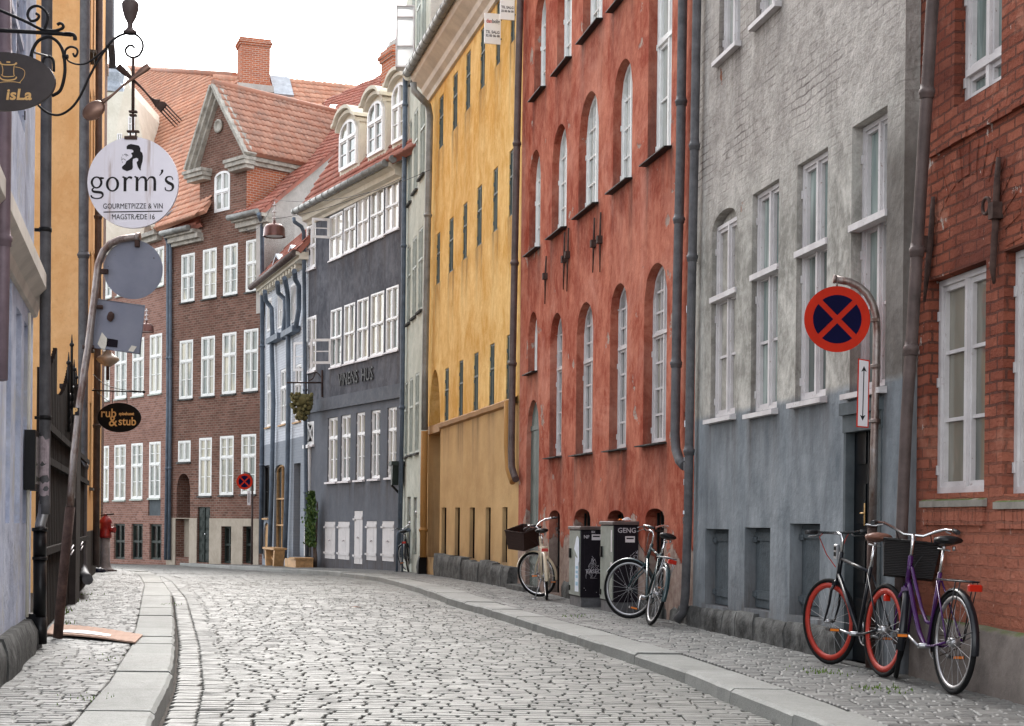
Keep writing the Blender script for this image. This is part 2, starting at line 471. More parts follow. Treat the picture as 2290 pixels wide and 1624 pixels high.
MT['alu'] = simple('dull aluminium', (.42, .42, .43, 1), .42, .5, .9, .15, 8)
MT['rubber'] = simple('tyre rubber', (.009, .009, .0095, 1), .8, .12, 0, .3, 20)
MT['blackp'] = simple('black plastic', (.018, .018, .02, 1), .4, .5, 0, .2, 10)
MT['blackpaint'] = simple('glossy black paint', (.007, .008, .012, 1), .28, .4, 0, .2, 8)
MT['purple'] = simple('purple bike paint', (.05, .008, .085, 1), .25, .5, .1, .25, 8)
MT['teal'] = simple('dark teal bike paint', (.02, .045, .05, 1), .22, .7, .1, .3, 8)
MT['creambike'] = simple('cream bike paint', (.62, .53, .38, 1), .3, .6, 0, .12, 8)
MT['redrim'] = simple('coral red rim', (.38, .032, .020, 1), .4, .3, 0, .12, 8)
MT['tail'] = simple('red tail light', (.45, .016, .005, 1), .3, .35, 0, .05, 8)
MT['amber'] = simple('amber reflector', (.75, .2, .02, 1), .3, .6, 0, 0)
MT['leather'] = simple('black vinyl saddle', (.008, .008, .009, 1), .35, .3, 0, .2, 30)
MT['brownleather'] = simple('tan leather', (.20, .09, .062, 1), .5, .3, 0, .2, 30)
MT['wood'] = simple('bare wood', (.50, .30, .14, 1), .6, .3, 0, .3, 8)
MT['darkwood'] = simple('dark brown boards', (.020, .0145, .0125, 1), .85, .04, 0, .35, 3, .004, 12)
MT['greypost'] = simple('grey brown post', (.045, .037, .034, 1), .9, .04, 0, .25, 3, .004, 12)
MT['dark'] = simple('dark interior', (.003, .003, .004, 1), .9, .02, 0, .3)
MT['black'] = simple('flat black', (.005, .0045, .0045, 1), .6, .15, 0, .15)
MT['signblue'] = simple('sign navy', (.004, .004, .032, 1), .7, .08, 0, .15)
MT['signred'] = simple('sign red', (.50, .024, .008, 1), .6, .12, 0, .12)
MT['signwhite'] = simple('sign white', (.66, .62, .63, 1), .5, .4, 0, .07)
MT['gold'] = simple('gold lettering', (.66, .40, .15, 1), .5, .4, 0, .1)
MT['ink'] = simple('dark lettering', (.012, .009, .010, 1), .5, .2, 0, .15)
MT['hydred'] = simple('hydrant red', (.33, .018, .016, 1), .4, .5, 0, .35, 9)
MT['hydgrey'] = simple('hydrant grey', (.26, .23, .23, 1), .6, .4, 0, .3, 9)
MT['card'] = simple('cardboard', (.42, .28, .215, 1), .85, .15, 0, .12, 4)
MT['copper'] = simple('brown copper', (.13, .055, .045, 1), .3, .6, .5, .3, 6)
MT['tin'] = simple('spun tin', (.34, .30, .26, 1), .5, .5, .4, .25, 8)
MT['cabdark'] = simple('dark cabinet coating', (.013, .010, .014, 1), .6, .1, 0, .2, 6)
MT['cabgrey'] = simple('grey green cabinet door', (.20, .22, .19, 1), .5, .4, .1, .3, 5)
MT['paper'] = simple('pale paper', (.66, .70, .76, 1), .8, .2, 0, .08, 9)
MT['bluepaper'] = simple('blue print', (.32, .50, .62, 1), .8, .2, 0, .2, 30)
MT['chalk'] = simple('scrawl paint', (.45, .42, .44, 1), .7, .2, 0, .2, 30)
MT['cablegrey'] = simple('cable', (.06, .06, .065, 1), .6, .3, 0, 0)
MT['moss_green'] = simple('moss and grass', (.10, .17, .025, 1), .9, .1, 0, .4, 20)
def signpaint():
    M = Mat('lilac white enamel with rust runs', .45, .45)
    k = M.mix(M.mask(M.noise(8, 3), .3, .7), (.76, .715, .77, 1), (.80, .76, .81, 1))
    x, y, z = M.xyz()
    for xx in (-.135, .095):
        d = M.math('ABSOLUTE', M.math('SUBTRACT', x, xx))
        r = M.math('MULTIPLY', M.math('SUBTRACT', 1.0, M.math('DIVIDE', d, .035), clamp=True), M.mask(M.noise(6, 4, .7, sc=(6, 1, .5)), .45, .62))
        k = M.mix(M.math('MULTIPLY', r, .6), k, (.30, .16, .08, 1))
    M.col(k); return M.m
MT['enamel'] = signpaint()
def signback():
    M = Mat('bare aluminium sign back', .5, .5, .35)
    k = M.mix(M.mask(M.noise(3, 5, .6), .3, .7), (.20, .21, .26, 1), (.27, .28, .33, 1))
    k = M.mix(M.mask(M.noise(22, 4, .7), .68, .72), k, (.06, .05, .05, 1))
    M.col(k); return M.m
MT['signback'] = signback()
MT['wicker_dark'] = None
def wicker(name, c):
    M = Mat(name, .7, .3)
    t = M.n("ShaderNodeTexWave", bands_direction='Z'); t.inputs['Scale'].default_value = 26; t.inputs['Distortion'].default_value = 2
    M.l(M.co(), t.inputs['Vector'])
    t2 = M.n("ShaderNodeTexChecker"); t2.inputs['Scale'].default_value = 70; M.l(M.co(), t2.inputs['Vector'])
    k = M.mix(t.outputs['Fac'], m3(c, .35), m3(c, 1.5))
    M.col(M.mix(M.math('MULTIPLY', t2.outputs['Fac'], .35), k, m3(c, .5)))
    M.bump(t.outputs['Fac'], .006); return M.m
MT['wicker_black'] = wicker('black wicker', (.022, .02, .02, 1))
MT['wicker_brown'] = wicker('brown wicker', (.05, .026, .02, 1))
def pane(name, c1, c2, dark, amt=.5, folds=9.0, rough=.06):
    """old glass over drawn curtains: the fold pattern is the cloth behind; one variant paints reflected sky"""
    M = Mat(name, rough, .6)
    v = M.noise(1.0, 3, .6, sc=(folds, folds, .7), dist=.8)
    cur = M.mix(M.mask(v, .38, .62), c1, c2)
    oi = M.n("ShaderNodeObjectInfo"); rr = oi.outputs['Random']
    nz = M.math('ADD', M.noise(.9, 3, .5, sc=(1.6, 1.6, .35), loc=(3, 3, 1)), M.math('MULTIPLY', M.math('SUBTRACT', rr, .5), .34))
    op = M.mask(nz, amt-.05, amt+.05)
    cur = M.mix(M.math('MULTIPLY', M.math('FRACT', M.math('MULTIPLY', rr, 7.31)), .45), cur, dark)
    M.col(M.mix(op, cur, dark))
    M.bump(M.noise(3.5, 3, .5), .010, .35)
    return M.m
MT['pane_curtain'] = pane('glass over pale curtain', (.34, .37, .35, 1), (.56, .57, .52, 1), (.12, .14, .13, 1), .64)
MT['pane_cream'] = pane('glass over cream curtain', (.36, .36, .29, 1), (.58, .53, .40, 1), (.16, .19, .18, 1), .55, 6.0)
MT['pane_green'] = pane('glass over green voile', (.17, .235, .22, 1), (.48, .54, .50, 1), (.09, .11, .10, 1), .62, 7.0)
MT['pane_sky_reflect'] = pane('glass painted with sky reflection', (.60, .60, .54, 1), (.80, .77, .68, 1), (.34, .33, .28, 1), .6, 5.0)  # near-white base colour stands in for sky reflected in the slate house panes
MT['pane_dark'] = pane('dark glass', (.012, .015, .014, 1), (.035, .038, .03, 1), (.006, .006, .007, 1), .45, 5.0, .12)
MT['pane_brown'] = pane('glass with dim room', (.22, .21, .17, 1), (.36, .33, .27, 1), (.10, .11, .10, 1), .5, 3.0)
def tiles(name, c1, c2, c3):
    M = Mat(name, .8, .25)
    r = M.n("ShaderNodeAttribute", attribute_name='tone')
    k = M.mix(r.outputs['Fac'], c1, c2)
    k = M.mix(M.math('MULTIPLY', M.mask(M.noise(2.0, 6, .75), .45, .65), .6), k, c3)
    M.col(k); M.bump(M.noise(25, 3), .004); return M.m
MT['tile_orange'] = tiles('orange pantile', (.50, .235, .155, 1), (.64, .345, .235, 1), (.36, .25, .20, 1))
MT['tile_grey'] = tiles('greyed red pantile', (.40, .19, .13, 1), (.50, .275, .20, 1), (.24, .185, .16, 1))
MT['tile_brown'] = tiles('brown red tile', (.36, .13, .095, 1), (.46, .20, .15, 1), (.22, .12, .10, 1))
def sett(name, c1, c2, c3, rough=.5, moss=0.0):
    M = Mat(name, rough, .5)
    r = M.n("ShaderNodeAttribute", attribute_name='tone')
    k = M.mix(r.outputs['Fac'], c1, c2)
    k = M.mix(M.math('MULTIPLY', M.mask(M.noise(1.1, 5, .6), .35, .7), .5), k, c3)
    k = M.mix(M.math('MULTIPLY', M.mask(M.noise(70, 4, .75), .5, .66), .45), k, m3(c1, .5))
    k = M.mix(M.math('MULTIPLY', M.mask(M.noise(.45, 6, .7, loc=(4, 4, 4)), .48, .66), .38), k, m3(c3, .6))
    k = M.mix(M.math('MULTIPLY', M.mask(M.noise(7, 6, .75, loc=(8, 1, 4)), .58, .66), .35), k, (.07, .055, .045, 1))
    M.col(k)
    M.rough(M.math('MULTIPLY_ADD', M.noise(9, 4, .6), .4, rough-.2))
    M.bump(M.noise(38, 5, .7), .006)
    return M.m
MT['sett'] = sett('granite sett', (.070, .071, .064, 1), (.165, .168, .152, 1), (.115, .112, .10, 1), .62)
MT['walksett'] = sett('footway sett', (.085, .086, .082, 1), (.215, .217, .205, 1), (.14, .135, .125, 1), .62)
MT['slab'] = sett('granite kerb slab', (.19, .196, .182, 1), (.27, .277, .26, 1), (.15, .15, .142, 1), .75)
def dirt():
    M = Mat('joint grit', .95, .15)
    k = M.mix(M.mask(M.noise(8, 5, .7), .3, .7), (.045, .038, .033, 1), (.095, .082, .072, 1))
    M.col(k); M.bump(M.noise(60, 3), .01); return M.m
MT['dirt'] = dirt()
def dirtmoss():
    M = Mat('mossy joint grit', .95, .15)
    k = M.mix(M.mask(M.noise(8, 5, .7), .3, .7), (.05, .042, .038, 1), (.10, .085, .075, 1))
    k = M.mix(M.mask(M.noise(1.6, 4, .7), .52, .62), k, (.085, .12, .035, 1))
    M.col(k); M.bump(M.noise(60, 3), .01); return M.m
MT['dirtmoss'] = dirtmoss()
# ---------------------------------------------------------------- plan of the street
C12 = ground(2010, 1506).xy
C01 = nextc(C12, -.141, 2420, 1640)
C23 = nextc(C12, -.176, 1548, 1395)
C34 = nextc(C23, -.198, 1157, 1310)
C45 = nextc(C34, -.233, 950, 1272)
C56 = nextc(C45, -.213, 896, 1266)
C67 = nextc(C56, -.50, 684, 1262)
C78 = nextc(C67, -.35, 586, 1260)
C89 = nextc(C78, -.97, 371, 1257)
C9X = nextc(C89, -.78, 150, 1254)
_v = Fr(C12, C01).vy * .12
FR = {1: Fr(C12 + _v, C01 + _v), 2: Fr(C23, C12), 3: Fr(C34, C23), 4: Fr(C45, C34), 5: Fr(C56, C45), 6: Fr(C67, C56),
      7: Fr(C78, C67), 8: Fr(C89, C78), 9: Fr(C9X, C89)}
L1c = ground(67, 1441).xy
kl = -.232
def lwall(Z): return L1c.x + kl * (Z - L1c.y)
# ---------------------------------------------------------------- kerb lines (world, from the kerb edges)
def pts(l): return [ground(x, y) for x, y in l]
def interp(tab, Z):
    if Z <= tab[0][1]: a, b = tab[0], tab[1]
    elif Z >= tab[-1][1]: a, b = tab[-2], tab[-1]
    else:
        for a, b in zip(tab, tab[1:]):
            if a[1] <= Z <= b[1]: break
    t = (Z - a[1]) / (b[1] - a[1])
    return a[0] + (b[0] - a[0]) * t
RK = sorted([tuple(p) for p in pts([(1853,1624),(1690,1560),(1530,1497),(1309,1426),(1125,1370),(1013,1340),(940,1314),(850,1290),(743,1278)])], key=lambda p: p[1])
RI = sorted([tuple(p) for p in pts([(1957,1613),(1862,1574),(1768,1542),(1550,1470),(1344,1410),(1142,1358),(1013,1316),(930,1298),(850,1284)])], key=lambda p: p[1])
LK = sorted([tuple(p) for p in pts([(333,1624),(383,1509),(392,1417),(383,1325),(358,1289),(337,1279)])], key=lambda p: p[1])
LI = sorted([tuple(p) for p in pts([(156,1624),(245,1523),(294,1442),(312,1367),(323,1307),(312,1287),(291,1279)])], key=lambda p: p[1])
ZS, ZE = 5.5, 60.0
def rk(Z): return interp(RK, Z) if Z < RK[-1][1] else max(RK[-1][0] - .42*(Z-RK[-1][1]), -60)
def ri(Z):
    d = interp(RI, Z) if Z < RI[-1][1] else interp(RI, RI[-1][1]) - .42*(Z-RI[-1][1])
    return max(d, rk(Z) + .22)
LE = LK[-1][1]
def lk(Z):
    if Z < LE: return interp(LK, Z)
    return lwall(Z) + (interp(LK, LE)-lwall(LE))*max(.5, 1-(Z-LE)/8) if Z < 38 else -22
def li(Z): return min(interp(LI, min(Z, LE)) if Z < LE else lk(Z)-.3, lk(Z) - .22)
def rwall(Z):
    for P, Q in ((C01, C12), (C12, C23), (C23, C34), (C34, C45), (C45, C56), (C56, C67), (C67, C78), (C78, C89)):
        if P.y <= Z <= Q.y: return P.x + (Q.x-P.x)*(Z-P.y)/(Q.y-P.y)
    if Z < C01.y: return C01.x + .141*(C01.y-Z)
    return -30
# ---------------------------------------------------------------- ground sheet
g = MB()
zs = [-30, 0] + [2 + 1.5*i for i in range(46)] + [80, 120, 200, 400, 900]
xs = [-900, -200, -60, -30, -15, -5, 0, 5, 15, 30, 60, 200, 900]
vs = [(x, z, gz(z) - .018) for z in zs for x in xs]
n = len(xs)
g.add(vs, [(j*n+i, j*n+i+1, (j+1)*n+i+1, (j+1)*n+i) for j in range(len(zs)-1) for i in range(n-1)], True)
tag(g.build('ground', MT['dirt']), kind='structure')
# ---------------------------------------------------------------- setts
def add_tone(o, tones):
    a = o.data.attributes.new('tone', 'FLOAT', 'FACE')
    a.data.foreach_set('value', tones)
def stone(vs, fs, tn, x0, x1, z0, z1, h, top, rnd, ch=.006):
    """one sett, edges softened; (x, depth) footprint in quad corners"""
    j = lambda: rnd.uniform(-.007, .007)
    c = [(x0+j()*.5, z0+j()), (x1+j()*.5, z0+j()), (x1+j()*.5, z1+j()), (x0+j()*.5, z1+j())]
    if rnd.random() < .16: q_ = rnd.uniform(.008, .02); c[0] = (c[0][0], c[0][1]+q_); c[1] = (c[1][0], c[1][1]+q_*rnd.random())
    elif rnd.random() < .05: q_ = rnd.uniform(.01, .03); c[1] = (c[1][0]-q_, c[1][1]); c[2] = (c[2][0]-q_*rnd.random(), c[2][1])
    mx = (x0+x1)/2; mz = (z0+z1)/2
    b = len(vs); hh = [h + top + rnd.uniform(-.0025, .0025) for _ in c]
    for (x, z) in c: vs.append((x, z, h-.05))
    for (x, z), q in zip(c, hh): vs.append((x+(mx-x)*.06, z+(mz-z)*.06, q-ch))
    for (x, z), q in zip(c, hh):
        dx, dz = mx-x, mz-z
        vs.append((x+dx*min(.35, ch*2.0/max(abs(dx), .01)), z+dz*min(.35, ch*2.0/max(abs(dz), .01)), q))
    for k in range(4):
        l = (k+1) % 4
        fs.append((b+k, b+l, b+4+l, b+4+k)); fs.append((b+4+k, b+4+l, b+8+l, b+8+k))
    fs.append((b+8, b+9, b+10, b+11))
    tn += [min(1, max(0, rnd.gauss(.5, .28)))]*9
def setts(name, mat, xl, xr, z0, z1, rowd, wid, top, gap, seed, base, slant=0.0, big=None):
    rnd = random.Random(seed); vs, fs, tn = [], [], []
    z = z0
    while z < z1:
        d = rnd.uniform(*rowd) * (big(z) if big else 1)
        a, b = xl(z), xr(z)
        x = a
        ph = rnd.uniform(0, 9)
        while x < b - .03:
            w_ = rnd.uniform(*wid) * (big(z) if big else 1)
            w_ = min(w_, b - x)
            if w_ > .04:
                zo = .018*noise.noise((x*.7, z*.35, seed)) + slant*(x-a)
                zz = z + zo
                if base(x, zz):
                    hgt = gz(zz) + .012*noise.noise((x*.8, zz*.5, 3.1))
                    stone(vs, fs, tn, x+gap(zz)*rnd.uniform(.1, .6), x+w_-gap(zz)*rnd.uniform(.1, .6), zz+gap(zz)*.9, zz+d-gap(zz)*.9, hgt, top, rnd)
            x += w_
        z += d
    me = MB(); me.v = vs; me.f = fs; me.sm = [False]*len(fs); me.mi = [0]*len(fs)
    o = me.build(name, mat); add_tone(o, tn)
    return tag(o, kind='structure')
gp = lambda Z: .0038
bigf = lambda Z: 1.0 if Z < 24 else (1.0 + (Z-24)*.035)
setts('road', MT['sett'], lambda z: lk(z)+.215 if z < 37.4 else -22, lambda z: rk(z)-.02, ZS+1, 56, (.085, .125), (.14, .26), 0.0, gp, 3,
      lambda x, z: x < rk(z)-.01, .02, bigf)
# two courses of larger stones along the left kerb form the gutter
rnd = random.Random(5); vs, fs, tn = [], [], []
for cidx in range(1):
    z = ZS+1
    while z < 36.5:
        d = rnd.uniform(.13, .22)
        a = lk(z) + .02 + cidx*.19
        stone(vs, fs, tn, a+.003, a+.188, z+.006, z+d-.006, gz(z), -.003, rnd)
        z += d
me = MB(); me.v = vs; me.f = fs; me.sm = [False]*len(fs); me.mi = [0]*len(fs)
o = me.build('gutter', MT['sett']); add_tone(o, tn); tag(o, kind='structure')
def walkbase(name, xl, xr, z0, z1, mat):
    m = MB(); z = z0; R = []
    while z <= z1: R.append(z); z += .6
    vs = []
    for z in R: vs += [(xl(z), z, gz(z)+.068), (xr(z), z, gz(z)+.068)]
    m.add(vs, [(2*i, 2*i+1, 2*i+3, 2*i+2) for i in range(len(R)-1)])
    return tag(m.build(name, mat), kind='structure')
walkbase('pavement_right_bed', lambda z: ri(z)-.01, lambda z: min(rwall(z)+.5, 9), ZS, C78.y+3, MT['dirt'])
walkbase('pavement_left_bed', lambda z: lwall(z)-.3, lambda z: li(z)+.01, ZS, 38, MT['dirtmoss'])
setts('pavement_right', MT['walksett'], lambda z: ri(z)+.01, lambda z: rwall(z)+.22, ZS+1, 50, (.075, .115), (.10, .19), .098, gp, 11,
      lambda x, z: x > ri(z)-.03, .05, bigf)
setts('pavement_left', MT['walksett'], lambda z: lwall(z)-.12, lambda z: li(z)-.01, ZS+1, 38, (.085, .13), (.10, .2), .098, gp, 12,
      lambda x, z: x < li(z)-.02, -.03, bigf)
def kerb(name, xi, xo, z0, z1, seed, back=False):
    rnd = random.Random(seed); vs, fs, tn = [], [], []
    z = z0
    while z < z1:
        d = rnd.uniform(.75, 1.5) * (1 if z < 25 else 1.3)
        g_ = .008; t = rnd.uniform(-.008, .008); q = rnd.random()
        m = 8
        za = z+g_
        for k in range(m):
            zb = z + d*(k+1)/m - (g_ if k == m-1 else 0)
            b = len(vs)
            for zz in (za, zb):
                h = gz(zz) + .102 + t
                a, o_ = xi(zz), xo(zz)
                s = 1 if o_ > a else -1
                w1 = .012*noise.noise((zz*2.3, seed, 1)) + .014*noise.noise((zz*9, seed, 7)) + .02*noise.noise((zz*.5, seed, 4))
                vs += [(a, zz, h-.10), (a, zz, h-.008), (a+s*.012, zz, h), (o_-s*.025+w1, zz, h), (o_+w1, zz, h-.02), (o_+w1+s*.012, zz, h-.17)]
            for i in range(5):
                fs.append((b+i, b+i+1, b+6+i+1, b+6+i)); tn.append(q)
            if k == 0: fs.append(tuple(b+i for i in range(6))); tn.append(q)
            if k == m-1: fs.append(tuple(b+6+i for i in range(5,-1,-1))); tn.append(q)
            za = zb
        z += d
    me = MB(); me.v = vs; me.f = fs; me.sm = [False]*len(fs); me.mi = [0]*len(fs)
    o = me.build(name, MT['slab']); add_tone(o, tn); return tag(o, kind='structure')
kerb('kerb_right', ri, rk, ZS, 54, 1)
kerb('kerb_left', li, lk, ZS, 37.2, 2)
# ---------------------------------------------------------------- building kit
def topf(h):
    """height of the opening's head at u"""
    r = h.get('rise', 0)
    if not r: return lambda u: h['z1']
    uc, hw = (h['u0']+h['u1'])/2, (h['u1']-h['u0'])/2
    return lambda u: h['z1'] - r + r*sqrt(max(0, 1-((u-uc)/hw)**2))
def wall(L, zb, zt, holes, depth=5.0, reveal=.2, u0=0.0, dense=0):
    m = MB(); m.holes = holes; m.zb = zb; m.dense = dense
    us = sorted({round(x, 4) for x in [u0, L] + [h[k] for h in holes for k in ('u0', 'u1')]})
    zs = sorted({round(x, 4) for x in [zb, zt] + [h[k] for h in holes for k in ('z0', 'z1')]})
    if dense:
        us = sorted(us + [u0+.002+(L-u0)*i/int((L-u0)/dense) for i in range(1, int((L-u0)/dense))]); zs = sorted(zs + [zb+.003+dense*1.5*i for i in range(1, int((min(zt, 13)-zb)/dense/1.5))])
    us = [u for u in us if u0-.001 <= u <= L+.001]; zs = [z for z in zs if zb-.001 <= z <= zt+.001]
    for i in range(len(us)-1):
        uc = (us[i]+us[i+1])/2; run = None
        for j in range(len(zs)-1):
            zc = (zs[j]+zs[j+1])/2
            inside = any(h['u0'] < uc < h['u1'] and h['z0'] < zc < h['z1'] for h in holes)
            if not inside and run is None: run = zs[j]
            if (inside or j == len(zs)-2 or dense) and run is not None:
                ze = zs[j] if inside else zs[j+1]
                m.quad((us[i],0,run),(us[i+1],0,run),(us[i+1],0,ze),(us[i],0,ze)); run = None
    for h in holes:
        a, b, c, d = h['u0'], h['u1'], h['z0'], h['z1']; r = h.get('reveal', reveal); t = topf(h)
        n = 10 if h.get('rise') else 1
        P = [(a+(b-a)*i/n, t(a+(b-a)*i/n)) for i in range(n+1)]
        out = [(a, c)] + P + [(b, c)]
        for p, q in zip(out, out[1:]): m.quad((p[0],0,p[1]),(p[0],r,p[1]),(q[0],r,q[1]),(q[0],0,q[1]))
        m.quad((a,0,c),(b,0,c),(b,r,c),(a,r,c))
        if h.get('rise'):
            for p, q in zip(P, P[1:]): m.quad((p[0],0,p[1]),(q[0],0,q[1]),(q[0],0,d),(p[0],0,d))
    D = depth
    m.quad((u0,D,zb),(u0,0,zb),(u0,0,zt),(u0,D,zt)); m.quad((L,0,zb),(L,D,zb),(L,D,zt),(L,0,zt))
    m.quad((L,D,zb),(u0,D,zb),(u0,D,zt),(L,D,zt)); m.quad((u0,0,zt),(L,0,zt),(L,D,zt),(u0,D,zt))
    return m
def stain(o, m):
    """run-off dirt below sills and splash dirt at the foot, as a per-vertex amount"""
    vals = []
    for (u, y, z) in m.v:
        s = 0.0
        for h in m.holes:
            d = h['z0']-z
            if -.02 <= d < 2.2 and h['u0']-.22 < u < h['u1']+.22:
                e = min(1, (u-h['u0']+.22)/.2, (h['u1']+.22-u)/.2)
                edge = 1.0+.9*(exp(-((u-h['u0'])/.09)**2)+exp(-((u-h['u1'])/.09)**2))
                s += max(0, e)*exp(-max(0, d)/.55)*edge*(.35+.65*abs(noise.noise((u*7, z*.5, 3.3)))*2)
        if z < 1.1: s += max(0, 1-(z-.05)/.9)*(.5+.9*noise.noise((u*1.7, z*2, 8)))
        vals.append(min(1.0, max(0.0, s*.85)))
    a = o.data.attributes.new('stain', 'FLOAT', 'POINT'); a.data.foreach_set('value', vals); return o
def strip_frame(m, pts, w, y0, y1, cu, cz):
    """a frame of width w following the closed outline pts, front at y0"""
    n = len(pts); inn = []
    for i in range(n):
        p, a, b = Vector(pts[i]), Vector(pts[i-1]), Vector(pts[(i+1) % n])
        d1 = (p-a); d2 = (b-p)
        if d1.length < 1e-6 or d2.length < 1e-6: inn.append(p); continue
        d1.normalize(); d2.normalize()
        n1 = Vector((-d1.y, d1.x)); n2 = Vector((-d2.y, d2.x)); k = (n1+n2)
        k = k/max(.5, k.dot(n1))
        inn.append(p + k*w if (p+k*w-Vector((cu,cz))).length < (p-k*w-Vector((cu,cz))).length else p - k*w)
    vs = [(p[0], y0, p[1]) for p in pts] + [(p.x, y0, p.y) for p in inn] + [(p.x, y1, p.y) for p in inn] + [(p[0], y1, p[1]) for p in pts]
    fs = []
    for i in range(n):
        j = (i+1) % n
        fs += [(i, j, n+j, n+i), (n+i, n+j, 2*n+j, 2*n+i), (3*n+i, 3*n+j, j, i)]
    m.add(vs, fs)
def window(par, h, frame, glass, sill=None, style=None, sillmat=None):
    s = dict(bw=.07, mull=1, trans=[.66], rows=(1, 2), cols=1, sash=.035, inset=None, hinge=False, so=.07, sh=.05)
    if style: s.update(style)
    a, b, c, d = h['u0'], h['u1'], h['z0'], h['z1']; r = h.get('reveal', .12); t = topf(h)
    y = s['inset'] if s['inset'] is not None else r-.05
    W_ = b-a; bw = min(s['bw'], W_*.14); m = MB()
    n = 10 if h.get('rise') else 1
    e = .004
    P = [(a+e+(W_-2*e)*i/n, t(a+e+(W_-2*e)*i/n)-e) for i in range(n+1)]
    out = [(b-e, c+e)] + P[::-1] + [(a+e, c+e)]
    cu, cz = (a+b)/2, (c+d)/2
    strip_frame(m, out, bw, y-.030, y+.05, cu, cz)
    ms = bw*1.0
    vs_ = [a+bw] ; xs = [(a+bw*.9, b-bw*.9)]
    if s['mull']:
        m.box(cu-ms/2, cu+ms/2, y-.034, y+.045, c+bw*.8, t(cu)-bw*.8)
        xs = [(a+bw, cu-ms/2), (cu+ms/2, b-bw)]
    else: xs = [(a+bw, b-bw)]
    zt = [c+bw] + [c+(d-c)*f for f in s['trans']] + [d-bw]
    for z in zt[1:-1]: m.box(a+bw*.8, b-bw*.8, y-.042, y+.040, z-ms*.5, z+ms*.5)
    q = s['sash']*min(1, W_/.9)
    for ci, (z0, z1) in enumerate(zip(zt, zt[1:])):
        if ci > 0: z0 += ms*.5
        if ci < len(zt)-2: z1 -= ms*.5
        rows = s['rows'][min(ci, len(s['rows'])-1)]
        for (x0, x1) in xs:
            zz = min(z1, (t((x0*.75+x1*.25) if x0 < cu else (x0*.25+x1*.75)) - bw*.9)) if ci == len(zt)-2 else z1
            tf = (lambda u: min(z1, t(u)-bw*.9)) if ci == len(zt)-2 else (lambda u: z1)
            if q > .004:
                m.box(x0, x0+q, y-.012, y+.03, z0, tf(x0+q*.5)); m.box(x1-q, x1, y-.012, y+.03, z0, tf(x1-q*.5))
                m.box(x0+q, x1-q, y-.010, y+.03, z0, z0+q*1.2)
                if not (h.get('rise') and ci == len(zt)-2): m.box(x0+q, x1-q, y-.010, y+.03, z1-q*1.2, z1)
            for k in range(1, rows):
                zk = z0+(z1-z0)*k/rows
                if zk < tf((x0+x1)/2)-.03: m.box(x0+q, x1-q, y-.004, y+.026, zk-.013, zk+.013)
            for k in range(1, s['cols']):
                xk = x0+(x1-x0)*k/s['cols']
                m.box(xk-.011, xk+.011, y-.002, y+.024, z0+q, tf(xk)-.01)
    if s['hinge']:
        for zq in (c+.14, c+(d-c)*.5, d-.30):
            m.box(a+.008, a+.030, y-.044, y-.031, zq, zq+.07)
            m.box(b-.030, b-.008, y-.044, y-.031, zq, zq+.07)
    w_ = m.build('window', frame, par)
    g = MB(); yy = y+.022
    g.add([(p[0], yy, p[1]) for p in out] , [tuple(range(len(out)))])
    g.build('pane', glass, w_)
    if sill is not None:
        k = MB(); so = s['so']
        k.add([(a-.04,-so,c-s['sh']-.012),(b+.04,-so,c-s['sh']-.012),(b+.04,r*.9,c-s['sh']-.012),(a-.04,r*.9,c-s['sh']-.012),
               (a-.04,-so,c-.018),(b+.04,-so,c-.018),(b+.04,y-.03,c+.004),(a-.04,y-.03,c+.004)],
              [(3,2,1,0),(4,5,6,7),(0,1,5,4),(1,2,6,5),(2,3,7,6),(3,0,4,7)])
        k.build('sill', sill, w_)
    return w_
def hole(fr, xl, xr, yt, yb, rise=0.0, **k):
    ym, xm = (yt+yb)/2, (xl+xr)/2
    u0, u1 = fr.p(xl, ym).x, fr.p(xr, ym).x
    d = dict(u0=u0, u1=u1, z0=fr.p(xm, yb).z, z1=fr.p(xm, yt).z, **k)
    if rise: d['rise'] = rise*(u1-u0)
    return d
def level(fr, rows, key=('z0', 'z1')):
    return rows
def smoothrow(hs):
    """windows of one storey sit on one level: fit the head and foot heights with a line"""
    n = len(hs)
    if n < 3: return hs
    for k in ('z0', 'z1'):
        xs = [(h['u0']+h['u1'])/2 for h in hs]; ys = [h[k] for h in hs]
        mx, my = sum(xs)/n, sum(ys)/n
        sl = sum((x-mx)*(y-my) for x, y in zip(xs, ys))/sum((x-mx)**2 for x in xs)
        for h, x, y in zip(hs, xs, ys): h[k] = .55*(my+sl*(x-mx)) + .45*y
    return hs
def pipe(par, fr, pl, n, r, mat, name='downpipe', cols=(), nn=None):
    """pixel polyline on the plane n in front of the wall"""
    m = MB(); P = []
    for i, q in enumerate(pl):
        P.append(fr.p(q[0], q[1], (q[2] if len(q) > 2 else n)))
    m.tube(P, r, 10)
    for z in cols:
        for a, b in zip(P, P[1:]):
            if min(a.z, b.z) <= z <= max(a.z, b.z) and abs(a.z-b.z) > .3:
                t = (z-a.z)/(b.z-a.z); c = a+(b-a)*t
                m.lathe([(r*1.0,-.05),(r*1.16,-.045),(r*1.16,-.02),(r*1.28,-.015),(r*1.28,.015),(r*1.1,.02),(r,.06)], c, 12)
    return m.build(name, mat, par)
